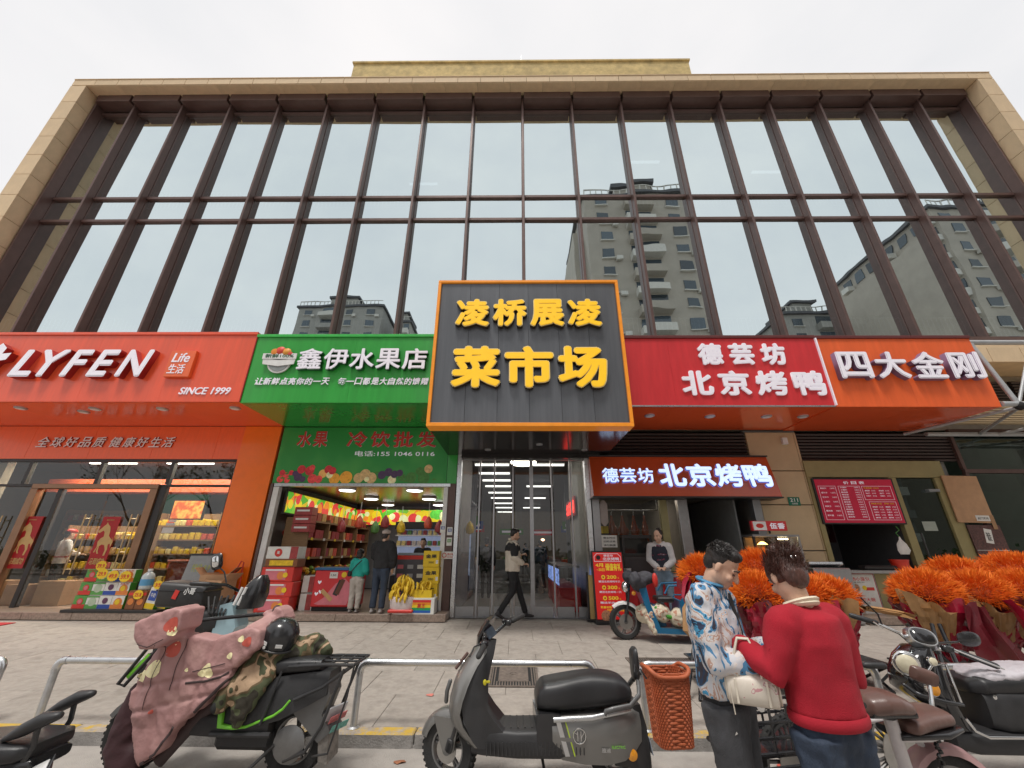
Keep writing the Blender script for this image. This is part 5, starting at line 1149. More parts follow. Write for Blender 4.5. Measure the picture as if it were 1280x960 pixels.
disc('dish', -.12, .14, .10, M('dish_print', (.60, .28, .15), .5, var=.5, scale=30), t, -.033); writing('printed_line', '半价', .04, .14, .13, .2, -.034, m_let, t, .002, .02)
t = thing('brass_stand', 'narrow yellow and black post stand just left of the red A-board', 'stand', (1.55, 9.4, .29)); MB().box((0, 0, .42), (.10, .08, .84), None, .01).build('post', m_gold, t, None); MB().box((-.07, 0, .45), (.04, .1, .9), None, .008).build('edge', m_mull, t, None); MB().box((0, 0, .02), (.26, .26, .04), None, .01).build('foot', m_mull, t, None)
# roasting cabinet with small lit sign at the right of the duck shop
t = thing('roasting_cabinet', 'glass roasting cabinet with a glowing inside at the duck shop corner', 'cabinet', (5.38, 9.2, .29))
MB().box((-.0, 0, .45), (.95, .45, .9), None, .01).build('base', m_dstl, t, None)
for x in (-.46, .0, .46):
    for y in (-.2, .2): MB().bx(x - .02, x + .02, y - .02, y + .02, .9, 1.60).build('post', m_mull if x < .1 else m_dstl, t, None)
MB().bx(-.48, .48, -.22, .22, 1.6, 1.64).build('top', m_dstl, t, None); piece('glass_front', (.42, .006, .66), m_mg, t, (-.23, -.205, 1.25)); piece('glass_front', (.42, .006, .66), m_mg, t, (.23, -.205, 1.25)); piece('back', (.92, .01, .68), M('warm_back', (.30, .2, .12), .6), t, (0, .2, 1.25)); piece('divider', (.02, .38, .68), m_mull, t, (0, 0, 1.25))
MB().lathe([(.1, 0), (.04, .05), (0, .06)], (-.22, -.05, 1.45), n=16).build('heat_lamp', M('heat_lamp', (.9, .6, .3), .4, emit=(1, .55, .15), es=9), t, 40)
MB().tube([(.13, -.05, 1.56), (.33, -.05, 1.56)], .015, 8).build('heat_tube', M('heat_tube', (.9, .8, .5), .4, emit=(1, .8, .45), es=12), t, 40)
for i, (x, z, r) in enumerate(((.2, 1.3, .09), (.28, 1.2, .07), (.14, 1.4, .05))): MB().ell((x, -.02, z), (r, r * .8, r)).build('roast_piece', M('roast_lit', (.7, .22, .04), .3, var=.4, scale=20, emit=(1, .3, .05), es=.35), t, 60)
t = thing('small_lit_sign', 'little red and white lit sign reading a half-cut word above the roasting cabinet', 'sign', (5.28, 9.0, 2.10)); piece('box', (.72, .08, .19), m_red, t, (0, 0, 0), None, .004); piece('picture_panel', (.27, .004, .17), m_white, t, (-.2, -.042, 0)); MB().ell((-.2, -.045, 0), (.08, .004, .045)).build('printed_duck', pr['r'], t, None); line('printed_character', '伍香', .0, .32, -.06, .06, -.043, m_let, t, .004, .04)
for s in (-.3, .3): MB().tube([(s, 0, -.09), (s, .05, -.06 - .0)], .01, 6).build('bracket', m_mull, t, None)
piece('support', (.03, .03, .06), m_mull, t, (0, 0, -.12))
# ================================================================== breakfast shop (right)
m_olive = M('olive_gold_frame', (.32, .27, .125), .45, .2, var=.08)
bf = thing('breakfast_shop_front', 'olive gold shop front with a red price board over a dark serving hatch', 'shop front', (8.5, 9.75, .3))
def bp(nm, x0, x1, y0, y1, z0, z1, mat, b=0.): return piece(nm, (x1 - x0, y1 - y0, z1 - z0), mat, bf, ((x0 + x1) / 2 - 8.5, (y0 + y1) / 2 - 9.75, (z0 + z1) / 2 - .3), None, b)
bp('head', 6.86, 10.10, 9.70, 9.82, 3.23, 3.62, m_olive, .004)
bp('post', 6.86, 6.97, 9.70, 9.82, .42, 3.225, m_olive, .004); bp('post', 8.74, 8.92, 9.70, 9.82, .42, 3.225, m_olive, .004); bp('wide_post', 9.82, 10.10, 9.70, 9.82, .42, 3.225, m_olive, .004)
bp('counter_top', 6.97, 8.74, 9.55, 9.9, 1.18, 1.24, M('stone_top', (.34, .34, .33), .4), .006); bp('hatch_wall', 7.74, 8.73, 9.72, 9.80, .42, 1.175, m_olive, .003); bp('low_panel', 6.98, 7.735, 9.72, 9.80, .42, 1.175, m_dstl, .003)
bp('recess_panel', 8.0, 8.6, 9.71, 9.719, .62, 1.05, M('dark_store', (.05, .04, .04), .6))
bp('door_pane', 8.93, 9.81, 9.755, 9.765, .45, 3.21, m_dg); bp('door_notice', 9.2, 9.5, 9.745, 9.75, 2.05, 2.25, M('faded_paper', (.34, .38, .33), .8)); bp('door_bottom', 8.93, 9.81, 9.74, 9.78, .42, .449, m_mull); bp('closer', 9.55, 9.8, 9.66, 9.75, 2.9, 2.96, m_dstl)
MB().tube([(.52, -.08, .9), (.52, -.08, 1.7)], .018, 8).build('door_handle', m_mull, bf, 40)
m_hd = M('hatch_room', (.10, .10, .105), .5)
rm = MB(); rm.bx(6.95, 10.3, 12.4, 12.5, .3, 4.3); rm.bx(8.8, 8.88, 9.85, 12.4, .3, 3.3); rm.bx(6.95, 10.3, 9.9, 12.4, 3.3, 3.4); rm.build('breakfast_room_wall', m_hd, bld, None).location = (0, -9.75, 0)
t = thing('wall_menu', 'dark red food poster on the back wall behind the serving hatch', 'poster', (8.15, 11.9, 2.15)); piece('sheet', (1.15, .02, .62), M('dark_menu', (.08, .015, .02), .5), t, (0, 0, 0)); disc('dish', -.3, 0, .17, M('dim_dish', (.14, .10, .10), .5), t, -.011); disc('dish', .3, 0, .17, M('dim_dish', (.14, .10, .10), .5), t, -.011); piece('panel', (2.4, .02, 1.5), M('tile_grey', (.16, .16, .17), .3), t, (-.2, .05, -.55))
t = thing('price_board', 'crimson price board with three columns of white prices above the serving hatch', 'menu board', (7.85, 9.68, 2.69))
MB().box((0, 0, 0), (1.86, .05, 1.02), None, .004).build('frame', m_mull, t, None); piece('sheet', (1.78, .006, .96), M('menu_red', (.42, .01, .04), .45, emit=(.6, .01, .05), es=.12), t, (0, -.028, 0))
line('title_character', '价目表', -.26, .28, .37, .44, -.032, m_let, t, .003, .02, gap=.3)
for (a, b, c, d) in ((-.84, -.44, -.42, .33), (-.38, .12, -.42, .33), (.16, .83, .02, .33), (.22, .83, -.42, -.02)):
    q = MB()
    for (p0, p1) in (((a, c), (b, c + .006)), ((a, d - .006), (b, d)), ((a, c + .006), (a + .006, d - .006)), ((b - .006, c + .006), (b, d - .006))): q.bx(p0[0], p1[0], -.0335, -.0315, p0[1], p1[1])
    q.build('ruled_box', m_let, t, None)
items = ['鲜肉包', '菜包子', '豆沙包', '小笼包', '烧卖王', '糯米烧', '茶叶蛋']; pr_l = ['2.00元', '1.50元', '2.00元', '8.00元', '2.50元', '3.00元', '1.50元']
for i in range(7): z = .26 - i * .1; writing('printed_line', items[i], -.80, -.66, z, z + .035, -.032, m_let, t, .002, .01); writing('printed_line', pr_l[i], -.58, -.47, z, z + .033, -.032, m_let, t, .002, .0)
for i in range(13): z = .28 - i * .054; writing('printed_line', ('大馄饨', '小馄饨', '鲜肉面', '雪菜面', '葱油饼', '咸豆浆', '甜豆浆')[i % 7], -.34, -.19, z, z + .032, -.032, m_let, t, .002, .01); writing('printed_line', '%d.00元' % (3 + i % 6), -.02, .09, z, z + .03, -.032, m_let, t, .002, .0)
writing('printed_line', '早餐豆浆 3.00元', .20, .55, .27, .305, -.032, pr['y'], t, .002, .01)
for j, (xa, zt) in enumerate(((.2, .21), (.52, .21), (.26, -.15), (.55, -.15))):
    for i in range(3 if j < 2 else 5): z = zt - i * .058; writing('printed_line', ('粢饭团', '油条', '生煎包', '蛋饼', '麻球')[i], xa + .01, xa + .12, z, z + .03, -.032, m_let, t, .002, .01); writing('printed_line', '%d.5元' % (2 + i), xa + .16, xa + .25, z, z + .028, -.032, m_let, t, .002, .0)
writing('printed_line', '特色面 8元起', .26, .50, -.08, -.045, -.032, pr['y'], t, .002, .01); writing('printed_line', '炒饭 10元', .56, .78, -.08, -.045, -.032, pr['y'], t, .002, .01)
t = thing('food_poster', 'white poster with two bowls and red writing under the serving hatch', 'poster', (7.34, 9.66, .76)); piece('border', (.66, .012, .84), m_redc, t, (0, .004, 0)); piece('sheet', (.62, .006, .80), m_paper, t, (0, -.005, 0))
for k, z in ((0, .27), (1, -.12)): line('title_character', ('湯汤小笼包', '小馄饨大碗')[k], -.27, .22, z, z + .075, -.0085, pr['r'], t, .002, .01); disc('bowl_rim', -.12, z - .13, .09, M('bowl_rim', (.5, .45, .4), .5), t, -.009); disc('bowl_food', -.12, z - .13, .07, M('bowl_food', (.45, .2, .1), .5, var=.5, scale=40), t, -.014); piece('price_bar', (.18, .003, .06), pr['r'], t, (.17, -.0095, z - .15)); disc('price_dot', .06, z - .13, .045, pr['y'], t, -.009)
writing('printed_line', '皮薄馅大', -.25, .1, .235, .255, -.0085, ink, t, .002, .0); writing('printed_line', '鲜香美味', -.25, .1, -.155, -.135, -.0085, ink, t, .002, .0)
t = thing('red_pot', 'bright red plastic bucket on the serving hatch counter', 'bucket', (8.35, 9.7, 1.24)); MB().lathe([(.13, 0), (.17, .2), (.18, .2), (.175, .215), (.15, .21), (.12, .02)], n=18).build('body', M('bucket_red', (.65, .04, .02), .35), t, 40)
t = thing('steel_tray', 'flat dark tray on the serving hatch counter left of the red bucket', 'tray', (7.85, 9.7, 1.24)); MB().box((0, 0, .05), (.7, .25, .09), None, .03).build('body', m_mull, t, None)
t = thing('hanging_bag', 'white plastic bag hanging from a green hook in the serving hatch', 'bag', (8.52, 9.68, 1.72)); MB().loft([(-.16, 0, 0, .1, .03), (-.08, .01, 0, .14, .05), (.05, 0, 0, .11, .04), (.14, 0, 0, .03, .02), (.2, 0, 0, .015, .01)], 2, 12, 'z').build('bag', m_paper, t, 50); MB().tube([(0, 0, .2), (-.05, 0, .28), (.05, 0, .34), (0, 0, .42)], .008, 6).build('hook', pr['g'], t, 40)
t = thing('hanging_bag', 'crumpled white plastic bag hanging below the counter by the orange flowers', 'bag', (8.62, 9.4, .55)); MB().loft([(-.1, 0, 0, .05, .03), (.0, .01, 0, .13, .07), (.2, 0, 0, .12, .06), (.38, -.03, 0, .05, .03), (.55, -.06, .05, .02, .02), (.68, -.14, .15, .015, .015)], 2, 12, 'z').build('bag', m_paper, t, 50)
t = thing('steel_cooker', 'grey steel steamer cabinet at the left end of the serving hatch', 'cooker', (6.42, 9.3, .30)); MB().box((0, 0, .5), (.75, .45, 1.0), None, .02).build('body', m_dstl, t, None); MB().box((0, .05, 1.04), (.7, .3, .06), (R(-20), 0, 0), .01).build('lid', m_steel, t, None)
# ================================================================== two-wheelers
from mathutils.bvhtree import BVHTree
m_tyre = M('tyre_rubber', (.022, .022, .022), .8, var=.2, scale=20, bump=.4, bscale=90, dirt=.15)
m_bp = M('black_plastic', (.028, .028, .030), .48, var=.25, scale=7, bump=.08, bscale=90, dirt=.25)
m_bps = M('black_smooth_plastic', (.02, .02, .022), .22, var=.15, coat=.2)
m_gp = M('grey_metallic_paint', (.21, .205, .195), .34, .55, var=.05, scale=3, coat=.35, dirt=.06)
m_gp2 = M('dark_grey_paint', (.13, .13, .13), .4, .4, var=.1, coat=.2, dirt=.2)
m_seat = M('black_seat_leather', (.022, .022, .024), .40, var=.15, bump=.12, bscale=160)
m_chr = M('chrome', (.72, .72, .72), .12, 1., var=.04)
m_lime = M('lime_green_trim', (.18, .55, .04), .4)
m_disc = M('brake_disc', (.45, .44, .42), .35, .9, var=.15)
m_amb = M('amber_lens', (.75, .30, .02), .2, coat=.5)
m_lens = M('clear_lens', (.72, .66, .48), .12, spec=.9, coat=.6)
m_alu = M('cast_alloy', (.22, .22, .22), .4, .7, var=.2, dirt=.3)
def SM(Y0, Y1, xc):
    k = Y1 / Y0
    return lambda x, z: (x * k - xc, 1.6 + (z - 1.6) * k)
def wheel(par, x, z, r, w=.09, steer=0., rim_r=None, spokes=5, y=0., m_rim=None, disc_=True):
    rr = rim_r or r * .66; m_rim = m_rim or m_alu
    mx = Matrix.Translation((x, y, z)) @ Euler((0, 0, steer)).to_matrix().to_4x4()
    n = 36; b = MB(); prof = [(rr, -w * .38), (rr + .02, -w * .5), (r * .93, -w * .5), (r * .985, -w * .3), (r, 0), (r * .985, w * .3), (r * .93, w * .5), (rr + .02, w * .5), (rr, w * .38)]
    b.rings([[(q[0] * math.cos(2 * math.pi * i / n), q[1], q[0] * math.sin(2 * math.pi * i / n)) for q in prof] for i in range(n)], False, True)
    for i in range(n):      # tread blocks
        a = 2 * math.pi * (i + .5) / n
        for s in (-1, 1): b.box((math.cos(a) * r * .975, s * w * .27, math.sin(a) * r * .975), (.012, w * .3, .018), (0, -a, 0))
    b.move(mx); b.build('tyre', m_tyre, par, 50)
    b = MB(); prof = [(rr * .93, -w * .36), (rr + .004, -w * .40), (rr + .004, w * .40), (rr * .93, w * .36)]
    b.rings([[(q[0] * math.cos(2 * math.pi * i / n), q[1], q[0] * math.sin(2 * math.pi * i / n)) for q in prof] for i in range(n)], False, True)
    b.lathe([(.035, -w * .55), (.045, -w * .4), (.045, w * .4), (.035, w * .55)], ax='y', n=16)
    for i in range(spokes):
        a = 2 * math.pi * i / spokes + .3
        for da in (-.12, .12): b.tube([(math.cos(a) * .04, 0, math.sin(a) * .04), (math.cos(a + da) * rr * .95, 0, math.sin(a + da) * rr * .95)], .012, 6)
    b.move(mx); b.build('rim', m_rim, par, 40)
    if disc_:
        b = MB(); b.lathe([(rr * .62, -.003), (rr * .62, .003)], (0, -w * .5, 0), 'y', 28)
        b.move(mx); b.build('brake_disc', m_disc, par, 30)
def lx(st, p=3., n=22): return MB().loft(st, p, n, 'x')
# ------------------------------------------------ grey step-through scooter in the middle
Q = SM(3.42, 3.70, .2)
gs = thing('electric_scooter', 'grey step-through electric scooter with thick black seat parked before the middle rail', 'scooter', (.2, 3.86, 0), R(2.5))
def ql(pts): return [Q(*p) for p in pts]
# outer grey leg shield: D-shaped slices
def dshape(z, xf, xr, w, n=18):
    pts = []
    for i in range(n + 1):
        a = -math.pi / 2 + math.pi * i / n; pts.append((xr - (xr - xf) * math.cos(a) ** .8 if math.cos(a) > 1e-6 else xr, w * math.sin(a), z))
    return pts
lv = [(.965, -.27, -.225, .05), (.91, -.33, -.22, .085), (.83, -.395, -.285, .125), (.78, -.43, -.315, .15), (.72, -.455, -.345, .175), (.64, -.475, -.375, .19), (.57, -.48, -.39, .19), (.50, -.455, -.365, .18), (.44, -.41, -.315, .165), (.38, -.33, -.262, .15)]
b = MB(); b.rings([dshape(Q(0, z)[1], Q(xf, z)[0], Q(xr, z)[0], w) for z, xf, xr, w in lv]); b.build('leg_shield', m_gp, gs, 50)
li = [(.98, -.235, -.15, .05), (.90, -.25, -.165, .085), (.83, -.29, -.185, .115), (.74, -.345, -.205, .14), (.62, -.385, -.205, .155), (.55, -.37, -.15, .16), (.50, -.35, -.10, .165), (.42, -.30, -.02, .165), (.38, -.26, .1, .165)]
b = MB(); b.rings([[(x, y, z) for x, y, z in [(Q(xa, 0)[0], -w, Q(0, z)[1]), (Q(xi, 0)[0] - .03, -w, Q(0, z)[1]), (Q(xi, 0)[0], -w + .03, Q(0, z)[1]), (Q(xi, 0)[0] - .045, 0, Q(0, z)[1]), (Q(xi, 0)[0], w - .03, Q(0, z)[1]), (Q(xi, 0)[0] - .03, w, Q(0, z)[1]), (Q(xa, 0)[0], w, Q(0, z)[1])]] for z, xa, xi, w in li]); b.build('inner_shield', m_bp, gs, 50)
MB().tube([(*Q(-.445, .80)[:1], -.02, Q(0, .80)[1]), (Q(-.36, .90)[0], -.03, Q(0, .9)[1])], .012, 8).build('front_trim', M('brown_trim', (.12, .07, .06), .35), gs, 40)
# front lamp strip
b = MB(); b.tube([(Q(-.478, .72)[0] - .004, 0, Q(0, .72)[1]), (Q(-.49, .66)[0] - .012, 0, Q(0, .66)[1]), (Q(-.492, .60)[0] - .012, 0, Q(0, .6)[1])], .016, 8, flat=.8, rnd=True); b.build('front_strip', m_gp2, gs, 50)
# floorboard with ribs
z0, z1 = Q(0, .515)[1], Q(0, .35)[1]
b = lx([(Q(-.31, 0)[0], 0, .30, .12, .07), (Q(-.22, 0)[0], 0, .315, .165, .085), (Q(0, 0)[0], 0, .30, .18, .085), (Q(.25, 0)[0], 0, .30, .18, .09), (Q(.5, 0)[0], 0, .29, .16, .09)], 6); b.build('floorboard', m_bp, gs, 45)
for i in range(9): piece('floor_rib', (.014, .24, .006), m_bp, gs, (-.40 + i * .052, 0, .390 - .0 * i), (0, R(1.5), 0), .002)
for i in range(26): piece('side_rib', (.007, .008, .075), m_bp, gs, (-.42 + i * .028, -.180, .285))
# front fender, fork, wheel
st = R(-24); wx, wz = Q(-.455, 0)[0], .235
wheel(gs, wx - .01, wz, .215, .085, st, .13, 5)
fm_ = Matrix.Translation((wx, 0, wz)) @ Euler((0, 0, st)).to_matrix().to_4x4()
b = MB(); rs = []
for i in range(12):
    a = R(20 + i * 13); r = .232; rs.append([(math.cos(a) * (r + dz), yy, math.sin(a) * (r + dz)) for yy, dz in ((-.065, -.045), (-.06, .0), (-.03, .022), (.03, .022), (.06, 0), (.065, -.045), (.05, -.045), (.0, .005), (-.05, -.045))])
b.rings(rs); b.prism([(-.03, .0), (.06, .0), (.10, .2), (-.12, .2)], -.075, -.062); b.move(fm_); b.build('front_fender', m_gp, gs, 50)
b = MB()
for s in (-1, 1): b.tube([(.02, s * .07, 0), (.14, s * .06, .34)], .017, 10); b.box((.03, s * .075, .04), (.05, .03, .08), (0, .3, 0), .006)
b.move(fm_); b.build('fork', m_bp, gs, 40)
b = MB(); b.box((.035, -.075, .03), (.045, .03, .07), (0, .3, 0), .006); b.move(fm_); b.build('brake_caliper', m_bps, gs, 40)
MB().tube([(wx - .01, -.07, wz + .04), (wx + .1, -.1, .36), (wx + .18, -.12, .5)], .006, 6).build('brake_hose', m_bp, gs, 40)
# body, seat
bt = [(.235, .545, .39), (.30, .55, .35), (.45, .555, .325), (.60, .56, .32), (.72, .575, .34), (.80, .585, .38), (.855, .56, .43)]
b = MB(); rs = []
for x, top, bot in bt:
    X, T = Q(x, top); _, B = Q(x, bot - .03); w = .185 if x < .7 else .185 - (x - .7) * .35
    rs.append([(X, -w * .80, T), (X, -w, T - .05), (X, -w * 1.03, (T + B) / 2), (X, -w * .9, B), (X, w * .9, B), (X, w * 1.03, (T + B) / 2), (X, w, T - .05), (X, w * .8, T)])
b.rings(rs); b.build('body_panel', m_gp, gs, 35)
b = MB(); rs = []
for x, top, bot in ((.13, .56, .38), (.16, .57, .34), (.235, .57, .33), (.30, .56, .34)):
    X, T = Q(x, top); _, B = Q(x, bot); w = .175; rs.append([(X, -w, T), (X, -w * 1.06, (T + B) / 2), (X, -w, B), (X, w, B), (X, w * 1.06, (T + B) / 2), (X, w, T)])
b.rings(rs); b.build('seat_base', m_bps, gs, 40)
b = MB(); b.tube([(Q(.245, 0)[0], -.19, Q(0, .54)[1]), (Q(.5, 0)[0], -.20, Q(0, .552)[1]), (Q(.78, 0)[0], -.172, Q(0, .588)[1])], .016, 8, flat=.6); b.build('silver_trim', m_steel, gs, 50)
for x, w, m_ in ((.262, .035, m_steel), (.292, .030, m_gp2), (.322, .008, M('lime_line', (.45, .60, .03), .4))):
    b = MB(); 
    P0, P1 = Q(x, .53), Q(x + .055, .345); b.add([(P0[0], -.1925, P0[1]), (P0[0] + w, -.1925, P0[1]), (P1[0] + w, -.186, P1[1]), (P1[0], -.186, P1[1]), (P0[0], -.15, P0[1]), (P0[0] + w, -.15, P0[1]), (P1[0] + w, -.15, P1[1]), (P1[0], -.15, P1[1])], [[0, 1, 2, 3], [4, 7, 6, 5], [0, 4, 5, 1], [1, 5, 6, 2], [2, 6, 7, 3], [3, 7, 4, 0]])
    b.build('stripe', m_, gs, None)
X, Z = Q(.415, .455); b = MB(); b.tube([(X + .045 * math.cos(a * .5236), -.1975, Z + .045 * math.sin(a * .5236)) for a in range(12)], .005, 6, closed=True)
for s in (-1, 1): b.tube([(X + s * .012, -.197, Z - .028), (X + s * .012, -.197, Z + .028)], .004, 5); b.tube([(X + s * .012, -.197, Z - s * .01), (X + s * .032, -.197, Z + .02)], .0035, 5)
b.build('emblem', m_chr, gs, 40)
writing('printed_line', '雅迪', Q(.56, 0)[0], Q(.62, 0)[0], Q(0, .365)[1], Q(0, .39)[1], -.1935, m_steel, gs, .003, .01); writing('printed_line', 'ELECTRIC', Q(.63, 0)[0], Q(.72, 0)[0], Q(0, .385)[1], Q(0, .40)[1], -.1925, m_lime, gs, .003, .0)
b = MB(); sst = []
for x, top, bot, w in ((.135, .655, .585, .10), (.15, .70, .57, .135), (.19, .738, .562, .155), (.28, .752, .558, .165), (.36, .765, .56, .16), (.45, .778, .563, .15), (.54, .786, .57, .148), (.63, .784, .58, .155), (.71, .775, .592, .16), (.77, .755, .605, .15), (.81, .72, .62, .125), (.825, .68, .64, .09)):
    X, T = Q(x, top); _, B = Q(x, bot); T -= .004; sst.append((X, 0, (T + B) / 2, w, (T - B) / 2))
fuse(MB().loft(sst, 3.2, 30, 'x'), 'seat', m_seat, gs, .012, 5)
for s in (-1, 1):
    b = MB(); b.tube([(Q(.60, 0)[0], s * .185, Q(0, .565)[1]), (Q(.605, 0)[0], s * .19, Q(0, .585)[1]), (Q(.66, 0)[0], s * .19, Q(0, .598)[1]), (Q(.78, 0)[0], s * .18, Q(0, .612)[1]), (Q(.86, 0)[0], s * .13, Q(0, .66)[1]), (Q(.885, 0)[0], s * .06, Q(0, .72)[1]), (Q(.885, 0)[0], 0, Q(0, .74)[1])], .019, 10, flat=.8, rnd=True); b.build('grab_rail', m_gp2, gs, 50)
b = MB(); b.loft([(Q(.865, 0)[0], 0, Q(0, .82)[1], .06, .10), (Q(.885, 0)[0], 0, Q(0, .825)[1], .075, .115), (Q(.90, 0)[0], 0, Q(0, .83)[1], .07, .11)], 3.5, 24, 'x'); b.build('backrest', m_seat, gs, 60)
for s in (-1, 1): MB().tube([(Q(.88, 0)[0], s * .05, Q(0, .7)[1]), (Q(.89, 0)[0], s * .05, Q(0, .79)[1])], .012, 8).build('backrest_stay', m_bp, gs, 40)
# tail
b = MB(); rs = []
for x, top, bot, w in ((.66, .36, .27, .12), (.76, .50, .26, .12), (.82, .60, .24, .115), (.87, .60, .22, .10), (.905, .47, .20, .09), (.915, .36, .22, .08)):
    X, T = Q(x, top); _, B = Q(x, bot); rs.append([(X, -w, T), (X, -w * 1.1, (T + B) / 2), (X, -w, B), (X, w, B), (X, w * 1.1, (T + B) / 2), (X, w, T)])
b.rings(rs); b.build('tail', m_bp, gs, 50)
MB().lathe([(.036, 0), (.036, -.012), (.0, -.02)], (Q(.775, 0)[0], -.135, Q(0, .335)[1]), 'y', 18).build('reflector', m_amb, gs, 40)
piece('licence_plate', (.006, .17, .11), M('plate_blue_grey', (.35, .4, .48), .4), gs, (Q(.925, 0)[0], 0, Q(0, .36)[1]), (0, R(-10), 0), .002)
b = MB(); b.loft([(Q(.70, 0)[0], 0, .33, .09, .05), (Q(.80, 0)[0], 0, .34, .09, .07)], 3, 14, 'x'); b.build('under_tail', m_bp, gs, 40)
wheel(gs, Q(.70, 0)[0], .215, .215, .10, 0, .13, 5, 0)
MB().tube([(.15, 0, .27), (Q(.70, 0)[0], -.1, .22)], .03, 8).build('swing_arm', m_bp, gs, 40); MB().tube([(Q(.70, 0)[0], -.1, .23), (Q(.74, 0)[0], -.1, .5)], .024, 10).build('shock_absorber', m_alu, gs, 40); MB().tube([(-.02, .1, .25), (.03, .25, .01)], .012, 8).build('side_stand', m_bp, gs, 40)
# handlebar, turned
hx, hz = Q(-.19, .985); hm_ = Matrix.Translation((hx, 0, hz)) @ Euler((R(14), 0, R(-30))).to_matrix().to_4x4()
b = MB(); b.tube([(.10, -.33, .045), (.05, -.2, .05), (-.02, -.07, .0), (-.02, .07, .0), (.05, .2, .05), (.10, .33, .045)], .014, 10); b.tube([(-.02, 0, 0), (-.06, 0, -.14)], .022, 10); b.move(hm_); b.build('handlebar', m_bps, gs, 50)
for s in (-1, 1):
    b = MB(); b.tube([(.08, s * .24, .05), (.115, s * .37, .045)], .02, 12, rnd=True); b.move(hm_); b.build('grip', M('grip_rubber', (.03, .03, .03), .7, bump=.5, bscale=200), gs, 50)
    b = MB(); b.box((.06, s * .2, .05), (.055, .06, .05), (0, 0, s * .3), .012); b.box((.04, s * .16, .075), (.03, .03, .03), None, .006); b.move(hm_); b.build('switch_block', m_bps, gs, 40)
    b = MB(); b.tube([(.03, s * .2, .05), (-.0, s * .25, .045), (.03, s * .36, .03)], .006, 6); b.move(hm_); b.build('brake_lever', m_bp, gs, 40)
b = MB(); b.rings([[(x - .012, -w, z), (x, -w * 1.0, z - .01), (x + .0, w, z - .01), (x - .012, w, z), (x - .045, w * .6, z + .0), (x - .045, -w * .6, z)] for x, w, z in ((-.085, .05, -.12), (-.075, .085, -.05), (-.05, .095, .04), (-.005, .08, .11), (.035, .05, .165))]); b.move(hm_); b.build('cowl', m_bps, gs, None)
b = MB(); b.box((.0, 0, .045), (.02, .11, .075), (0, R(-35), 0), .004); b.move(hm_); b.build('display', M('display_glass', (.06, .08, .11), .1, spec=.8), gs, None)
X, Z = Q(-.245, .745); b = MB(); b.ell((X + .02, -.15, Z), (.014, .012, .02)); b.ell((X + .045, -.155, Z + .005), (.016, .008, .01)); b.tube([(X, -.12, Z), (X + .02, -.15, Z)], .005, 6); b.build('yellow_key_fob', M('fob_yellow', (.75, .65, .03), .5), gs, 50)
# ------------------------------------------------ woven basket hanging behind it (on a dark bicycle frame behind)
m_wov = M('woven_terracotta', (.43, .105, .040), .55, var=.2, scale=12, bump=.15, bscale=120)
bk = thing('woven_basket', 'terracotta woven plastic basket hanging upright beside the grey scooter backrest', 'basket', (1.06, 3.45, .40), R(6))
def brim(t):   # rim height over width
    return .0
W_, D_, Hb = .27, .22, .42
ring = []
def bpt(u, z, grow=0.):     # rounded rectangle walk, u in 0..1
    a = 2 * math.pi * u; k = .82 + .18 * (z / Hb); p = 4.5
    x = (W_ / 2 + grow) * k * math.copysign(abs(math.cos(a)) ** (2 / p), math.cos(a)); y = (D_ / 2 + grow) * k * math.copysign(abs(math.sin(a)) ** (2 / p), math.sin(a))
    return x, y
nrow, ncol = 26, 52
wv = MB()
for rr_ in range(nrow):
    z = .012 + rr_ * Hb / nrow; pts = []
    for c in range(ncol * 2):
        u = c / (ncol * 2); s = math.sin(math.pi * (c + (rr_ % 2) * 2) / 2) * .006
        x, y = bpt(u, z, s); pts.append((x, y, z))
    wv.tube(pts, 0.0085, 6, closed=True, flat=.5, side=(0, 0, 1))
wv.build('woven_side', m_wov, bk, 60)
st_ = MB()
for c in range(ncol // 1):
    u = (c + .5) / ncol; st_.tube([(*bpt(u, 0, -.002), 0.0), (*bpt(u, Hb, -.002), Hb)], .005, 5)
st_.build('upright_strips', m_wov, bk, 60)
pts = [(*bpt(c / 48, Hb, .008), Hb + .0 + .022 * math.cos(4 * math.pi * c / 48) ) for c in range(48)]
MB().tube(pts, .014, 8, closed=True).build('rim', m_wov, bk, 60)
b = MB(); b.loft([(0, 0, 0, W_ * .41, D_ * .41), (.02, 0, 0, W_ * .41, D_ * .41)], 4.5, 24, 'z'); b.build('base', m_wov, bk, None)
for s in (-1, 1): MB().tube([(-.16, s * .05, .38), (-.20, s * .05, .44), (-.215, s * .03, .40)], .006, 6).build('hook', m_bp, bk, 40)
# ------------------------------------------------ quilted pink scooter, left
Q = SM(3.6, 3.85, -2.15)
ps = thing('electric_scooter', 'black and green delivery scooter wrapped in a pink quilted wind cover', 'scooter', (-2.15, 3.95, 0), R(-1))
wheel(ps, Q(-2.80, 0)[0], .245, .24, .085, 0, .17, 9); wheel(ps, Q(-1.60, 0)[0], .245, .24, .10, 0, .15, 5)
b = MB()
for s in (-1, 1): b.tube([(Q(-2.80, 0)[0], s * .07, .245), (Q(-2.62, 0)[0], s * .07, .75)], .02, 8)
b.build('fork', m_bp, ps, 40)
b = MB(); rs = []
for i in range(9):
    a = R(35 + i * 14); r = .26; rs.append([(Q(-2.80, 0)[0] + math.cos(a) * (r + dz), yy, .245 + math.sin(a) * (r + dz)) for yy, dz in ((-.06, -.04), (-.055, 0), (0, .02), (.055, 0), (.06, -.04), (0, .0))])
b.rings(rs); b.build('front_fender', m_gp2, ps, 50)
b = MB(); b.prism([Q(*p) for p in ((-2.76, .98), (-2.62, 1.05), (-2.50, .70), (-2.40, .45), (-2.55, .42), (-2.72, .62))], -.15, .15); b.build('leg_shield', m_bp, ps, None)
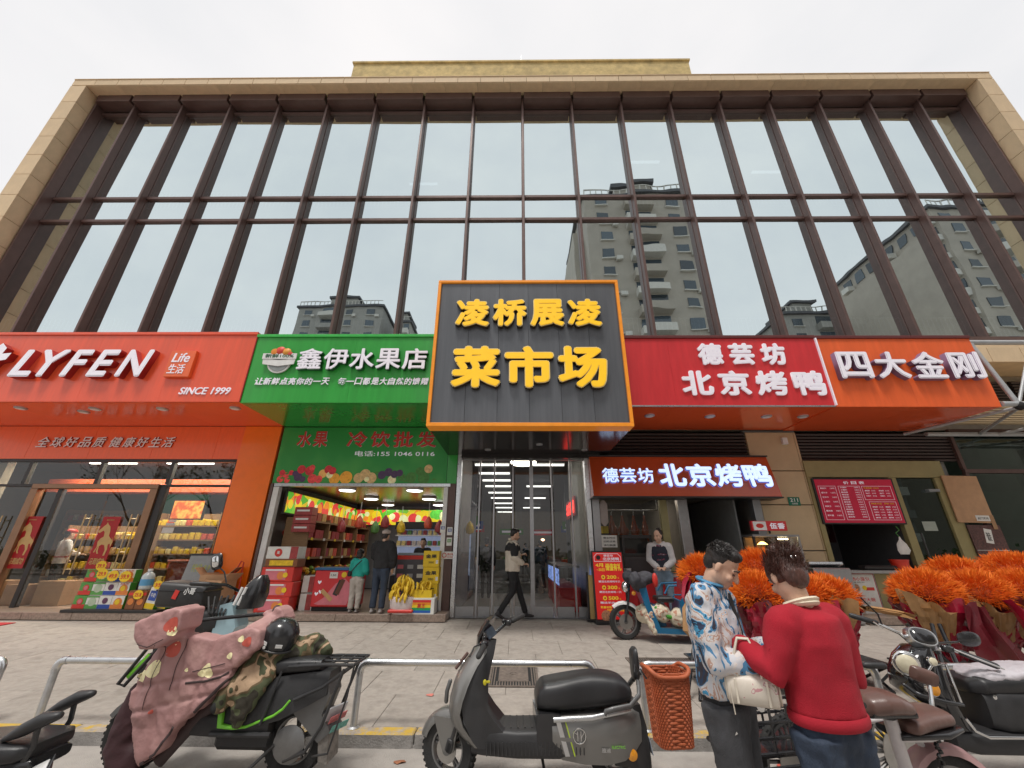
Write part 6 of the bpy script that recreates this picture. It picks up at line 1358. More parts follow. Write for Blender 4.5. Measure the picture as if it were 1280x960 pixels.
b = MB(); b.tube([(Q(-2.93, .68)[0], -.16, Q(0, .68)[1]), (Q(-2.88, .67)[0], -.16, Q(0, .67)[1]), (Q(-2.70, .91)[0], -.16, Q(0, .91)[1]), (Q(-2.76, .95)[0], -.16, Q(0, .95)[1])], .014, 8, closed=True); b.build('front_carrier', m_bp, ps, 40); MB().tube([(Q(-2.88, .71)[0], -.15, Q(0, .72)[1]), (Q(-2.76, .86)[0], -.15, Q(0, .86)[1])], .022, 8, flat=.5).build('green_trim', m_lime, ps, 40)
b = lx([(Q(-2.45, 0)[0], 0, .36, .15, .07), (Q(-2.1, 0)[0], 0, .36, .17, .08), (Q(-1.75, 0)[0], 0, .38, .16, .10)], 5); b.build('floorboard', m_bp, ps, 45)
b = MB(); rs = []
for x, top, bot, w in ((-2.12, .62, .44, .16), (-2.02, .70, .42, .17), (-1.85, .72, .44, .17), (-1.68, .74, .48, .16), (-1.5, .76, .56, .14), (-1.38, .76, .62, .12)):
    X, T = Q(x, top); _, B = Q(x, bot); rs.append([(X, -w * .8, T), (X, -w, (T * .7 + B * .3)), (X, -w, B), (X, w, B), (X, w, (T * .7 + B * .3)), (X, w * .8, T)])
b.rings(rs); b.build('body_panel', m_bp, ps, 35)
b = MB(); b.tube([(Q(x, 0)[0], -.175, Q(0, z)[1]) for x, z in ((-2.105, .585), (-2.085, .45), (-1.99, .438), (-1.90, .445), (-1.72, .51), (-1.66, .55), (-1.62, .60))], [.024, .024, .012, .009, .009, .009, .008], 8); b.build('green_trim', m_lime, ps, 40)
b = MB(); b.loft([(Q(-2.1, 0)[0], 0, Q(0, .70)[1], .12, .04), (Q(-2.0, 0)[0], 0, Q(0, .755)[1], .15, .06), (Q(-1.75, 0)[0], 0, Q(0, .79)[1], .15, .055), (Q(-1.55, 0)[0], 0, Q(0, .80)[1], .14, .05), (Q(-1.46, 0)[0], 0, Q(0, .80)[1], .12, .04)], 3.5, 24, 'x'); b.build('seat', m_seat, ps, 50)
b = MB(); b.prism([Q(*p) for p in ((-1.66, .58), (-1.60, .70), (-1.40, .74), (-1.36, .62), (-1.40, .50), (-1.32, .40), (-1.40, .34), (-1.50, .42), (-1.60, .50))], -.11, .11); b.build('tail', m_gp2, ps, None)
pt = piece('licence_plate', (.012, .19, .13), M('plate_mosaic', (.5, .5, .52), .4), ps, (Q(-1.38, 0)[0] + .055, -.03, Q(0, .49)[1]), (0, R(25), R(-22)), .003)
b = MB(); b.prism([(.0, .0), (.06, .0), (.10, -.12), (.12, -.30), (.05, -.28), (.02, -.10)], -.10, .10); b.move(Matrix.Translation((Q(-1.43, 0)[0], 0, Q(0, .50)[1]))); b.build('mudflap', M('muddy_flap', (.22, .2, .18), .8, var=.4, scale=20), ps, None)
for i, (c, s_) in enumerate((((.30, .36, .42), '沪 A'), ((.55, .15, .15), '3 8 6'), ((.12, .35, .3), '7 2 5'))): piece('plate_strip', (.004, .17, .05), M('plate_c%d' % i, c, .5, var=.5, scale=60), ps, (Q(-1.38, 0)[0] + .062 + .0 - i * -.02, -.035, Q(0, .52)[1] - i * .055), (0, R(25), R(-22)))
# rear rack of bars
def bar(pts, r=.011, nm='rack_bar'): MB().tube([(Q(x, 0)[0], y, Q(0, z)[1]) for x, y, z in pts], r, 8).build(nm, m_bp, ps, 40)
for y in (-.16, .16): bar([(-1.68, y, .80), (-1.42, y, .815), (-1.19, y, .815), (-1.24, y, .79), (-1.40, y, .68), (-1.60, y, .60)], .012)
for x in (-1.62, -1.5, -1.38, -1.28, -1.19): bar([(x, -.16, .815), (x, .16, .815)], .01)
for y in (-.05, .05): bar([(-1.66, y, .818), (-1.20, y, .818)], .008)
bar([(-1.26, -.17, .79), (-1.37, -.16, .45), (-1.47, -.14, .30), (-1.62, -.12, .24)], .012, 'stay'); bar([(-1.26, .17, .79), (-1.37, .16, .45), (-1.47, .14, .30)], .012, 'stay')
bar([(-1.19, -.165, .81), (-1.21, -.18, .62), (-1.28, -.18, .36), (-1.30, -.16, .30), (-1.42, -.12, .27)], .007, 'strap'); bar([(-1.72, -.17, .77), (-1.76, -.185, .6), (-1.80, -.185, .46)], .01, 'strap')
bar([(-2.15, -.17, .40), (-1.72, -.17, .40)], .018, 'crash_bar'); bar([(-1.7, -.12, .33), (-1.9, -.2, .14), (-1.84, -.24, .02)], .012, 'stand')
for sgn in (-1,): b = MB(); b.lathe([(.11, 0), (.12, -.03), (.06, -.05)], (Q(-1.60, 0)[0], -.09, .245), 'y', 24); b.build('hub_motor', m_alu, ps, 40)
b = MB(); b.box((Q(-1.95, 0)[0], 0, .26), (.45, .2, .14), None, .03); b.build('battery_case', m_bp, ps, None)
bar([(-2.72, -.33, 1.03), (-2.60, -.1, 1.07), (-2.50, .1, 1.07), (-2.2, .34, 1.08)], .016, 'handlebar')
# quilted cover: two hand muffs and a long draped body
m_pink = ramp_mat('pink_quilt', [(0, (.50, .28, .265)), (.5, (.43, .235, .225)), (1, (.56, .35, .31))], 4.5, rough=.62, bump=.3, const=False)
def Pq(x, y, z): a = Q(x, z); return (a[0], y, a[1])
QC = SM(3.6, 3.72, -2.15)
cvb = MB()
OUT = [(-2.68, 1.02), (-2.56, .98), (-2.46, .985), (-2.31, .965), (-2.16, 1.01), (-2.04, 1.05), (-1.97, 1.02), (-1.95, .92), (-2.04, .85), (-2.12, .77), (-2.13, .68), (-2.20, .62), (-2.30, .53), (-2.37, .47), (-2.42, .45), (-2.50, .29), (-2.62, .20), (-2.72, .36), (-2.80, .53), (-2.83, .64), (-2.77, .77), (-2.70, .91)]
cvb.prism([QC(*p) for p in OUT], -.27, -.09)
cvb.tube([(*QC(-2.62, 0)[:1], -.20, QC(0, .90)[1]), (QC(-2.65, 0)[0], -.20, QC(0, .72)[1]), (QC(-2.68, 0)[0], -.2, QC(0, .5)[1]), (QC(-2.62, 0)[0], -.18, QC(0, .32)[1])], [.13, .15, .13, .08], 14, flat=.75, side=(1, 0, 0), rnd=True)
MF = [(-2.83, 1.09), (-2.72, 1.145), (-2.55, 1.195), (-2.50, 1.17), (-2.50, 1.05), (-2.55, .98), (-2.63, .93), (-2.74, .92), (-2.80, .99)]
cvb.prism([QC(*p) for p in MF], -.42, -.16)
MF = [(-2.13, 1.10), (-2.08, 1.07), (-2.04, 1.00), (-1.98, 1.0), (-1.93, 1.06), (-1.97, 1.13), (-2.03, 1.155), (-2.05, 1.11), (-2.08, 1.10), (-2.10, 1.13)]
cvb.prism([QC(*p) for p in MF], .02, .20); cvb.tube([(QC(-2.03, 0)[0], .1, QC(0, 1.04)[1]), (QC(-2.1, 0)[0], -.12, QC(0, .95)[1])], [.08, .10], 12, rnd=True)
cv = tag(fuse(cvb, 'quilted_cover', m_pink, None, .0115, 7), 'pink quilted wind cover with red and white flower prints and two hand muffs', 'scooter cover'); cv.location = (-2.15, 3.95, 0)
SEAM = [(1, .12, lambda: QC(-2.655, 0)[0] + .12 * .95), (1, .10, lambda: QC(-2.52, 0)[0] + .10 * .95), (-.14, 1, lambda: QC(0, .735)[1] - .14 * .3 * -0 + .03), (-.2, 1, lambda: QC(0, .60)[1] + .05), (1, -.1, lambda: QC(-2.3, 0)[0] - .1)]
for v in cv.data.vertices:       # padding pulled in along the stitched lines, and cloth creases fanning from the muff
    c = v.co; pull = 0
    for a_, b_, f_ in SEAM:
        d = abs(a_ * c.x + b_ * c.z - f_()); pull = max(pull, max(0, 1 - d / .028))
    cr1 = noise.noise(Vector((c.x * 9 + c.z * 7, c.z * 2.5 - c.x * 2, c.y * 5))); cr2 = noise.noise(Vector((c.x * 22 - c.z * 14, c.z * 7, c.y * 9 + 4))); cr3 = noise.noise(Vector((c.x * 5, c.z * 26, c.y * 6 + 9)))
    v.co = c + v.normal * (-.016 * pull + .020 * (.35 - abs(cr1)) + .006 * (.4 - abs(cr2)) + .004 * (.4 - abs(cr3)))
m_pinkd = M('cover_piping', (.05, .03, .03), .6)
def surfline(o, name, pts, r, mat, d=(0, 1, 0), off=.004, n=7):
    me = o.data; bv = BVHTree.FromPolygons([v.co for v in me.vertices], [list(p.vertices) for p in me.polygons]); d = Vector(d); q = []
    for p0, p1 in zip(pts, pts[1:]):
        for k in range(n):
            p = Vector(p0).lerp(Vector(p1), k / n); h = bv.ray_cast(p, d)
            if h[0] is not None: q.append(h[0] - d * off)
    if len(q) > 2: MB().tube(q, r, 6, flat=.6).build(name, mat, o, 40)
def qc3(x, z): a = QC(x, z); return (a[0], -1.5, a[1])
for nm, pts, r in (('zip', ((-2.43, .69), (-2.30, .70), (-2.18, .73), (-2.13, .76)), .008), ('seam', ((-2.63, .95), (-2.66, .75), (-2.68, .50)), .003), ('seam', ((-2.50, .97), (-2.53, .80), (-2.54, .62)), .003), ('seam', ((-2.40, .76), (-2.14, .82)), .003), ('hem', ((-2.12, .72), (-2.22, .62), (-2.36, .47)), .012), ('hem', ((-2.44, .43), (-2.52, .28), (-2.62, .21)), .012), ('seam', ((-2.78, .96), (-2.68, .94), (-2.56, 1.0)), .003)): surfline(cv, nm, [qc3(*p) for p in pts], r, m_pinkd)
MB().tube([(QC(-2.10, 0)[0], -.10, QC(0, .70)[1]), (QC(-2.22, 0)[0], -.13, QC(0, .57)[1]), (QC(-2.38, 0)[0], -.14, QC(0, .42)[1]), (QC(-2.58, 0)[0], -.13, QC(0, .18)[1])], .045, 8, flat=.5).build('dark_hem', m_pinkd, cv, 40)
MB().ell((QC(-2.055, 0)[0], .10, QC(0, 1.125)[1]), (.03, .05, .035)).build('muff_opening', m_pinkd, cv, 50)
MB().ell((QC(-2.52, 0)[0], -.30, QC(0, 1.11)[1]), (.02, .08, .05)).build('muff_opening', m_pinkd, cv, 50)
fl_ = MB(); fl_.tube([Pq(-2.80, -.10, .62), Pq(-2.82, -.10, .45), Pq(-2.82, -.10, .30), Pq(-2.74, -.10, .20)], [.07, .09, .11, .12], 12, flat=.5, side=(1, 0, 0), rnd=True)
tag(fuse(fl_, 'dark_flap', M('cover_lining', (.05, .018, .022), .7, bump=.3), cv, .016, 2, .012, 7.))
m_fl1 = M('print_coral', (.56, .10, .07), .6); m_fl2 = M('print_cream', (.58, .50, .47), .6)
# camouflage jacket, helmet
m_camo = ramp_mat('camouflage', [(0, (.035, .03, .02)), (.38, (.075, .085, .04)), (.47, (.13, .09, .045)), (.53, (.44, .30, .19)), (.62, (.07, .08, .04))], 7, rough=.85, bump=.3, dist=.6, detail=1.)
cj = MB()
cj.tube([Pq(-1.62, .05, .86), Pq(-1.80, -.02, .85), Pq(-1.98, -.05, .80), Pq(-2.06, -.1, .70)], [.10, .14, .14, .10], 16, flat=.75, rnd=True)
cj.tube([Pq(-1.88, -.12, .80), Pq(-1.92, -.19, .68), Pq(-1.95, -.21, .56), Pq(-1.96, -.21, .49)], [.13, .115, .085, .05], 16, flat=.4, side=(1, 0, 0), rnd=True)
cj.tube([Pq(-1.98, -.12, .76), Pq(-2.06, -.19, .66), Pq(-2.10, -.22, .585)], [.09, .075, .06], 14, rnd=True)
cj.tube([Pq(-1.75, 0, .88), Pq(-1.60, .06, .92), Pq(-1.50, .05, .87)], [.08, .07, .05], 14, rnd=True)
cjo = tag(fuse(cj, 'camouflage_jacket', m_camo, None, .013, 3, .022, 9.), 'green and brown camouflage jacket thrown over the seat of the quilted scooter', 'jacket'); cjo.location = (-2.15, 3.95, 0)
MB().ell(Pq(-2.108, -.232, .572), (.045, .035, .045)).build('sleeve_opening', m_dark, cjo, 50)
hx, hy, hz = Pq(-1.83, -.07, .955)
h = tag(MB().lathe([(.135, -.07), (.142, -.02), (.135, .04), (.11, .09), (.07, .12), (.0, .132)], n=28).build('helmet', m_bps, None, 60), 'matt black half helmet with white stickers lying on the camouflage jacket', 'helmet'); h.location = (hx - 2.15, hy + 3.95, hz + .03); h.rotation_euler = (R(10), R(14), 0)
MB().tube([(.142 * math.cos(a / 3.82), .142 * math.sin(a / 3.82), -.07) for a in range(24)], .008, 6, closed=True).build('rim', m_bp, h, 40)
for a, w in ((-112, .07), (-60, .05)):
    q = R(a); piece('sticker', (w, .004, .024), m_white, h, (.143 * math.cos(q), .143 * math.sin(q), -.02), (0, 0, q + math.pi / 2))
disc('sticker_dot', 0, 0, .012, m_white, h); h.children[-1].location = (.143 * math.cos(R(-104)), .143 * math.sin(R(-104)), -.047)
# ------------------------------------------------ dark delivery scooter behind
Q = SM(5.2, 5.3, -3.4)
ds_ = thing('electric_scooter', 'dark delivery scooter with a black top case parked behind the quilted one', 'scooter', (-3.4, 5.35, GZ(5.3)), R(4))
def Q2(x, z): a = Q(x, z); return (a[0], a[1] - GZ(5.3))
X, Z = Q2(-3.78, 1.13)
b = MB(); b.loft([(X - .26, 0, Z - .02, .17, .10), (X - .24, 0, Z, .19, .135), (X + .20, 0, Z - .02, .19, .125), (X + .25, 0, Z - .03, .17, .10)], 6, 20, 'x'); tc_ = b.build('top_case', m_bp, ds_, 40)
b = MB(); b.loft([(X - .265, 0, Z + .045, .195, .012), (X + .255, 0, Z + .03, .195, .012)], 6, 20, 'x'); b.build('case_seam', m_bps, ds_, None)
piece('red_badge', (.05, .006, .09), pr['r'], ds_, (X - .04, -.196, Z + .0), (0, R(15), 0)); writing('printed_line', '小哥', X + .04, X + .17, Z + .0, Z + .07, -.197, m_white, ds_, .004, .02, .2)
wheel(ds_, Q2(-3.95, 0)[0] + .1, .23, .23, .09, 0, .15, 5); wheel(ds_, Q2(-2.98, 0)[0], .23, .23, .085, R(-20), .15, 5)
b = MB(); b.loft([(X - .1, 0, .65, .15, .12), (X + .2, 0, .68, .16, .16), (X + .45, 0, .72, .15, .10)], 4, 20, 'x'); b.build('seat', m_seat, ds_, 50)
b = MB(); b.loft([(X - .15, 0, .45, .12, .12), (X + .2, 0, .42, .15, .14), (X + .75, 0, .36, .14, .08)], 4, 20, 'x'); b.build('body', m_bp, ds_, 50)
m_lb_ = M('light_blue_paint', (.33, .48, .54), .3, coat=.4)
b = MB(); b.prism([Q2(*p) for p in ((-3.22, 1.05), (-3.34, 1.02), (-3.36, .75), (-3.2, .62), (-3.12, .8))], -.14, .14); b.build('front_shield', m_lb_, ds_, None)
b = MB(); b.loft([(Q2(0, .98)[1], Q2(-3.08, 0)[0], 0, .12, .15), (Q2(0, 1.12)[1], Q2(-3.06, 0)[0], 0, .13, .17), (Q2(0, 1.25)[1], Q2(-3.03, 0)[0], 0, .09, .13), (Q2(0, 1.32)[1], Q2(-3.01, 0)[0], 0, .04, .07)], 3, 20, 'z'); b.build('head_cowl', m_bps, ds_, 50)
for s in (-.1, .05): MB().tube([(Q2(-3.16, 0)[0] + s * .3, -.15, Q2(0, 1.02)[1]), (Q2(-3.10, 0)[0] + s * .3, -.165, Q2(0, 1.2)[1])], .016, 8, flat=.4).build('white_flash', m_white, ds_, 40)
MB().tube([(Q2(-3.5, 0)[0], -.3, Q2(0, 1.24)[1]), (Q2(-3.3, 0)[0], -.2, Q2(0, 1.23)[1]), (Q2(-3.22, 0)[0], 0, Q2(0, 1.14)[1]), (Q2(-3.2, 0)[0], .3, Q2(0, 1.2)[1])], .016, 8).build('handlebar', m_bps, ds_, 40); MB().tube([(Q2(-3.6, 0)[0], -.32, Q2(0, 1.25)[1]), (Q2(-3.44, 0)[0], -.28, Q2(0, 1.24)[1])], .024, 10, rnd=True).build('grip', m_bp, ds_, 50)
MB().tube([(Q2(-3.30, 0)[0], -.2, Q2(0, 1.25)[1]), (Q2(-3.34, 0)[0], -.22, Q2(0, 1.36)[1]), (Q2(-3.42, 0)[0], -.24, Q2(0, 1.43)[1])], .009, 6).build('mirror_stem', m_bps, ds_, 40)
b = MB(); b.loft([(-.03, 0, 0, .05, .05), (.0, 0, 0, .065, .09), (.012, 0, 0, .06, .085)], 3.5, 18, 'y'); b.move(Matrix.Translation((Q2(-3.44, 0)[0], -.24, Q2(0, 1.47)[1])) @ Euler((0, R(-15), 0)).to_matrix().to_4x4()); b.build('mirror', m_bps, ds_, 50)
b = MB(); b.loft([(-.034, 0, 0, .035, .055), (-.031, 0, 0, .038, .06)], 3.5, 18, 'y'); b.move(Matrix.Translation((Q2(-3.44, 0)[0], -.24, Q2(0, 1.47)[1])) @ Euler((0, R(-15), 0)).to_matrix().to_4x4()); b.build('mirror_glass', m_chr, ds_, 50)
for k in range(5): MB().tube([(Q2(-3.5 + k * .05, 0)[0], -.12 + .04 * k, Q2(0, 1.1)[1]), (Q2(-3.42 + k * .04, 0)[0], -.18, Q2(0, .95)[1]), (Q2(-3.36, 0)[0], -.1 + .03 * k, Q2(0, .8)[1])], .012, 6).build('cable', m_bp, ds_, 40)
# ------------------------------------------------ bottom left: black moped seat with armrests
lf_ = thing('electric_moped', 'black electric moped at the left edge, only its seat, armrests and plate in view', 'moped', (-2.95, 2.95, 0))
b = MB(); b.loft([(-.38, 0, .50, .12, .05), (-.3, 0, .52, .17, .065), (.0, 0, .54, .18, .06), (.20, 0, .55, .17, .045), (.24, 0, .55, .13, .03)], 4, 24, 'x'); b.build('seat', m_seat, lf_, 50)
b = MB(); b.loft([(-.36, 0, .44, .13, .05), (.20, 0, .48, .15, .05), (.26, 0, .49, .12, .03)], 4, 20, 'x'); b.build('seat_pan', m_bps, lf_, 50)
for y, x, nm in ((-.12, .18, 'armrest'), (.26, .0, 'armrest')):
    b = MB(); b.tube([(x - .10, y, .61), (x - .02, y - .0, .65), (x + .08, y, .70), (x + .145, y, .715)], [.02, .042, .046, .03], 14, flat=.8, side=(0, 1, 0), rnd=True); b.build(nm, m_bp, lf_, 60)
    MB().tube([(x + .06, y, .66), (x + .07, y, .58), (x + .04, y, .50)], .018, 8, flat=.6).build('armrest_stay', m_bps, lf_, 40)
piece('licence_plate', (.20, .01, .13), m_white, lf_, (.27, -.12, .42), (R(-35), R(-25), 0), .003); MB().box((.27, -.11, .42), (.23, .012, .16), (R(-35), R(-25), 0), .004).build('plate_frame', m_bps, lf_, None)
b = MB(); b.loft([(-.5, 0, .32, .1, .1), (.0, 0, .36, .13, .1), (.2, 0, .40, .1, .06)], 3, 18, 'x'); b.build('body', M('maroon_paint', (.08, .015, .02), .35, coat=.3), lf_, 50)
wheel(lf_, .02, .2, .2, .09, 0, .12, 5); wheel(lf_, -.95, .2, .2, .08, 0, .12, 5); MB().tube([(-.95, 0, .2), (-.75, 0, .7), (-.7, 0, .95)], .022, 8).build('fork', m_bp, lf_, 40); MB().tube([(-.7, -.3, .97), (-.72, 0, .95), (-.7, .3, .97)], .014, 8).build('handlebar', m_bps, lf_, 40); b = MB(); b.loft([(-.75, 0, .3, .12, .05), (-.4, 0, .28, .13, .05)], 4, 16, 'x'); b.build('floorboard', m_bp, lf_, 40)
# ------------------------------------------------ right: white framed e-bike with brown seats
wb = thing('electric_bicycle', 'white framed electric bicycle with thick brown leather seats at the lower right', 'bicycle', (2.3, 2.95, 0), 0)
m_brn = M('brown_leather', (.135, .072, .058), .36, var=.12, bump=.1, bscale=150, coat=.15); m_wf = M('white_frame', (.62, .58, .58), .32, coat=.4, dirt=.1)
fuse(MB().loft([(-.30, 0, .765, .05, .03), (-.27, 0, .775, .11, .055), (-.18, 0, .79, .135, .06), (-.09, 0, .785, .115, .055), (-.02, 0, .765, .085, .042), (.02, 0, .745, .05, .025)], 2.6, 26, 'x'), 'saddle', m_brn, wb, .012, 4)
MB().loft([(-.27, 0, .745, .10, .03), (.0, 0, .735, .07, .025)], 2.6, 20, 'x').build('saddle_shell', m_bps, wb, 50)
fuse(MB().loft([(-.04, .05, .655, .06, .03), (.0, .07, .665, .13, .042), (.14, .12, .68, .14, .045), (.28, .14, .685, .12, .04), (.33, .15, .675, .07, .02)], 3, 26, 'x'), 'rear_seat', m_brn, wb, .012, 4)
MB().loft([(-.08, .08, .615, .10, .02), (.18, .12, .625, .15, .022), (.33, .14, .635, .1, .015)], 3.5, 22, 'x').build('seat_tray', m_bps, wb, 50)
b = MB()
for s in (-1, 1): b.tube([(-.06, .18 + s * .13, .59), (.1, .18 + s * .15, .60), (.24, .18 + s * .14, .625), (.3, .18 + s * .06, .64)], .018, 10)
b.tube([(-.10, .02, .70), (-.07, .05, .5), (-.02, .1, .25)], .034, 14); b.tube([(.12, .18, .60), (.2, .18, .45), (.32, .18, .25)], .018, 10)
b.tube([(-.02, .1, .25), (.32, .18, .25)], .03, 12); b.build('frame', m_wf, wb, 50)
b = MB(); b.loft([(-.015, 0, 0, .04, .03), (.0, 0, 0, .075, .045), (.015, 0, 0, .07, .045)], 4, 22, 'y'); b.move(Matrix.Translation((.37, .25, .85)) @ Euler((R(10), R(18), R(-20))).to_matrix().to_4x4()); b.build('backrest', m_brn, wb, 60)
MB().tube([(.40, .26, .82), (.36, .24, .72), (.30, .2, .64)], .012, 8).build('backrest_stay', m_chr, wb, 40)
b = MB(); pts = [(.16 + .01 * math.sin(k * 2), .05 + .003 * k, .60 - k * .018) for k in range(14)]
for k in range(13): b.box(pts[k], (.022, .014, .022), (k * .7, k * 1.1, 0), .004)
b.build('lock_chain', m_bps, wb, None)
b = MB(); rs = []
for i in range(11):
    a = R(20 + i * 14); r = .27; rs.append([(.26 + math.cos(a) * (r + dz), .18 + yy, .25 + math.sin(a) * (r + dz)) for yy, dz in ((-.06, -.03), (-.055, 0), (0, .02), (.055, 0), (.06, -.03), (0, .0))])
b.rings(rs); b.build('rear_fender', M('pink_fender', (.45, .27, .27), .35, coat=.4), wb, 50)
wheel(wb, .26, .25, .25, .07, 0, .18, 10, .18); wheel(wb, -.48, .25, .25, .06, 0, .18, 10, .0); MB().tube([(-.48, 0, .25), (-.44, 0, .55), (-.42, 0, .80)], .02, 10).build('fork', m_wf, wb, 40); MB().tube([(-.38, -.2, .82), (-.42, 0, .80), (-.38, .2, .82)], .014, 8).build('handlebar', m_bps, wb, 40); MB().tube([(-.43, 0, .6), (-.3, 0, .32), (-.02, .1, .25)], .03, 10).build('down_tube', m_wf, wb, 40)
# ------------------------------------------------ right: black retro scooter
Q = SM(3.4, 3.75, 3.5)
rs_ = thing('electric_scooter', 'glossy black retro scooter with a chrome ringed round headlight, right of the woman in red', 'scooter', (3.5, 3.9, 0), R(0))
def R3(x, y, z): a = Q(x, z); return (a[0], y, a[1])
m_gb = M('gloss_black', (.012, .012, .014), .12, coat=.6)
b = MB(); b.loft([(Q(0, .60)[1], Q(2.97, 0)[0], 0, .10, .15), (Q(0, .70)[1], Q(2.87, 0)[0], 0, .13, .17), (Q(0, .80)[1], Q(2.87, 0)[0], 0, .13, .15), (Q(0, .90)[1], Q(2.92, 0)[0], 0, .12, .13), (Q(0, .96)[1], Q(2.96, 0)[0], 0, .08, .10)], 2.6, 26, 'z'); b.build('front_body', m_gb, rs_, 60)
c = R3(2.78, -.09, .875); rt = Euler((R(8), 0, R(-28))).to_matrix().to_4x4(); mx = Matrix.Translation(c) @ rt
b = MB(); b.lathe([(.08, .02), (.09, -.02), (.085, -.04), (.075, -.045)], ax='y', n=28); b.move(mx); b.build('headlight_ring', m_chr, rs_, 60)
b = MB(); b.lathe([(.075, -.03), (.064, -.05), (.035, -.06), (0, -.063)], ax='y', n=28); b.move(mx); b.build('headlight_lens', m_lens, rs_, 60)
b = MB(); b.loft([(-.03, 0, 0, .09, .065), (.02, 0, 0, .11, .085), (.05, 0, 0, .09, .07)], 2.6, 26, 'y'); b.move(Matrix.Translation(R3(2.985, -.05, 1.02)) @ Euler((R(-30), R(8), R(-15))).to_matrix().to_4x4()); b.build('instrument_ring', m_steel, rs_, 60)
b = MB(); b.loft([(-.045, 0, 0, .065, .045), (-.03, 0, 0, .082, .06), (-.02, 0, 0, .085, .062)], 2.6, 26, 'y'); b.move(Matrix.Translation(R3(2.985, -.05, 1.02)) @ Euler((R(-30), R(8), R(-15))).to_matrix().to_4x4()); b.build('instrument_glass', m_gb, rs_, 60)
b = MB(); b.tube([R3(2.70, -.16, .73), R3(2.76, -.2, .70), R3(2.88, -.21, .67), R3(3.0, -.19, .655), R3(3.0, -.17, .88), R3(2.9, -.17, .87), R3(2.82, -.17, .80), R3(2.74, -.16, .80)], .01, 8); b.build('chrome_guard', m_chr, rs_, 50)
b = MB(); b.tube([R3(2.66, -.18, .76), R3(2.70, -.22, .715), R3(2.85, -.235, .68), R3(2.98, -.22, .66)], .014, 8, rnd=True); b.build('bumper_bar', m_bps, rs_, 50)
for nm, x, z, r, mt in (('indicator', 2.855, .735, .045, m_amb), ('parking_lamp', 2.915, .895, .028, m_lens)):
    b = MB(); b.lathe([(r, 0), (r * .9, -.02), (0, -.03)], ax='y', n=20); b.move(Matrix.Translation(R3(x, -.165, z))); b.build(nm, mt, rs_, 60); b = MB(); b.lathe([(r * 1.15, .01), (r * 1.15, -.008), (r, -.01)], ax='y', n=20); b.move(Matrix.Translation(R3(x, -.163, z))); b.build(nm + '_ring', m_chr, rs_, 60)
MB().tube([R3(2.66, .10, 1.13), R3(2.78, .05, 1.09), R3(2.87, .0, 1.04), R3(2.93, .0, .98)], .013, 8).build('handlebar', m_chr, rs_, 50); MB().tube([R3(2.63, .12, 1.14), R3(2.76, .06, 1.10)], .021, 10, rnd=True).build('grip', m_bp, rs_, 50); MB().tube([R3(2.76, .0, 1.07), R3(2.70, .0, 1.115)], .006, 6).build('brake_lever', m_chr, rs_, 50)
MB().tube([R3(2.93, 0, .96), R3(3.05, -.05, .95), R3(3.16, -.08, .95), R3(3.28, -.1, .90)], .013, 8).build('handlebar', m_chr, rs_, 50); MB().tube([R3(3.20, -.09, .935), R3(3.39, -.12, .86)], .021, 10, rnd=True).build('grip', m_bp, rs_, 50); MB().tube([R3(3.14, -.12, .955), R3(3.27, -.16, .90), R3(3.40, -.16, .85)], .006, 6).build('brake_lever', m_chr, rs_, 50); MB().box(R3(3.12, -.08, .955), (.08, .05, .05), (0, .2, 0), .01).build('switch_block', m_bps, rs_, 40)
MB().tube([R3(2.79, .04, 1.08), R3(2.78, .04, 1.16), R3(2.70, .06, 1.27)], .007, 6).build('mirror_stem', m_bps, rs_, 40)
MB().tube([R3(3.18, .1, .96), R3(3.36, .1, .97), R3(3.42, .1, .99)], .008, 6).build('mirror_stem', m_bps, rs_, 40); b = MB(); b.loft([(-.02, 0, 0, .05, .03), (.0, 0, 0, .095, .055), (.015, 0, 0, .09, .052)], 2.4, 24, 'y'); b.move(Matrix.Translation(R3(3.46, .1, .99))); b.build('mirror', m_bps, rs_, 60)
b = MB(); b.loft([(Q(0, .50)[1], Q(3.0, 0)[0], 0, .07, .16), (Q(0, .66)[1], Q(2.95, 0)[0], 0, .06, .17), (Q(0, .88)[1], Q(2.99, 0)[0], 0, .04, .12)], 4, 20, 'z'); b.build('leg_shield', m_gb, rs_, 50)
b = lx([(Q(2.93, 0)[0], 0, .33, .14, .06), (Q(3.05, 0)[0], 0, .31, .17, .07), (Q(3.4, 0)[0], 0, .31, .18, .07), (Q(3.55, 0)[0], 0, .33, .15, .09)], 5); b.build('floorboard', m_bp, rs_, 45)
b = MB(); b.tube([(Q(3.0, 0)[0], -.18, .47), (Q(3.03, 0)[0], -.19, .40), (Q(3.1, 0)[0], -.195, .365), (Q(3.5, 0)[0], -.195, .365)], .011, 8); b.build('chrome_edge', m_chr, rs_, 50)
b = MB(); b.loft([(Q(3.22, 0)[0], 0, .50, .13, .12), (Q(3.3, 0)[0], 0, .50, .17, .14), (Q(3.7, 0)[0], 0, .50, .18, .15), (Q(3.9, 0)[0], 0, .50, .12, .10)], 4.5, 24, 'x'); b.build('seat_box', m_bp, rs_, 50)
b = MB(); b.loft([(Q(3.18, 0)[0], 0, .63, .08, .04), (Q(3.24, 0)[0], 0, .65, .16, .065), (Q(3.6, 0)[0], 0, .67, .18, .07), (Q(3.95, 0)[0], 0, .67, .16, .06)], 3.2, 24, 'x'); fuse(b, 'seat', m_seat, rs_, .014, 3)
b = MB(); b.loft([(Q(3.22, 0)[0], 0, .69, .06, .03), (Q(3.30, 0)[0], 0, .705, .15, .045), (Q(3.7, 0)[0], 0, .735, .175, .045), (Q(3.95, 0)[0], 0, .735, .15, .03)], 2.6, 24, 'x'); sc_ = fuse(b, 'seat_cover', M('silver_seat_cover', (.50, .47, .50), .45, var=.1, bump=.3), rs_, .013, 2, .012, 11)
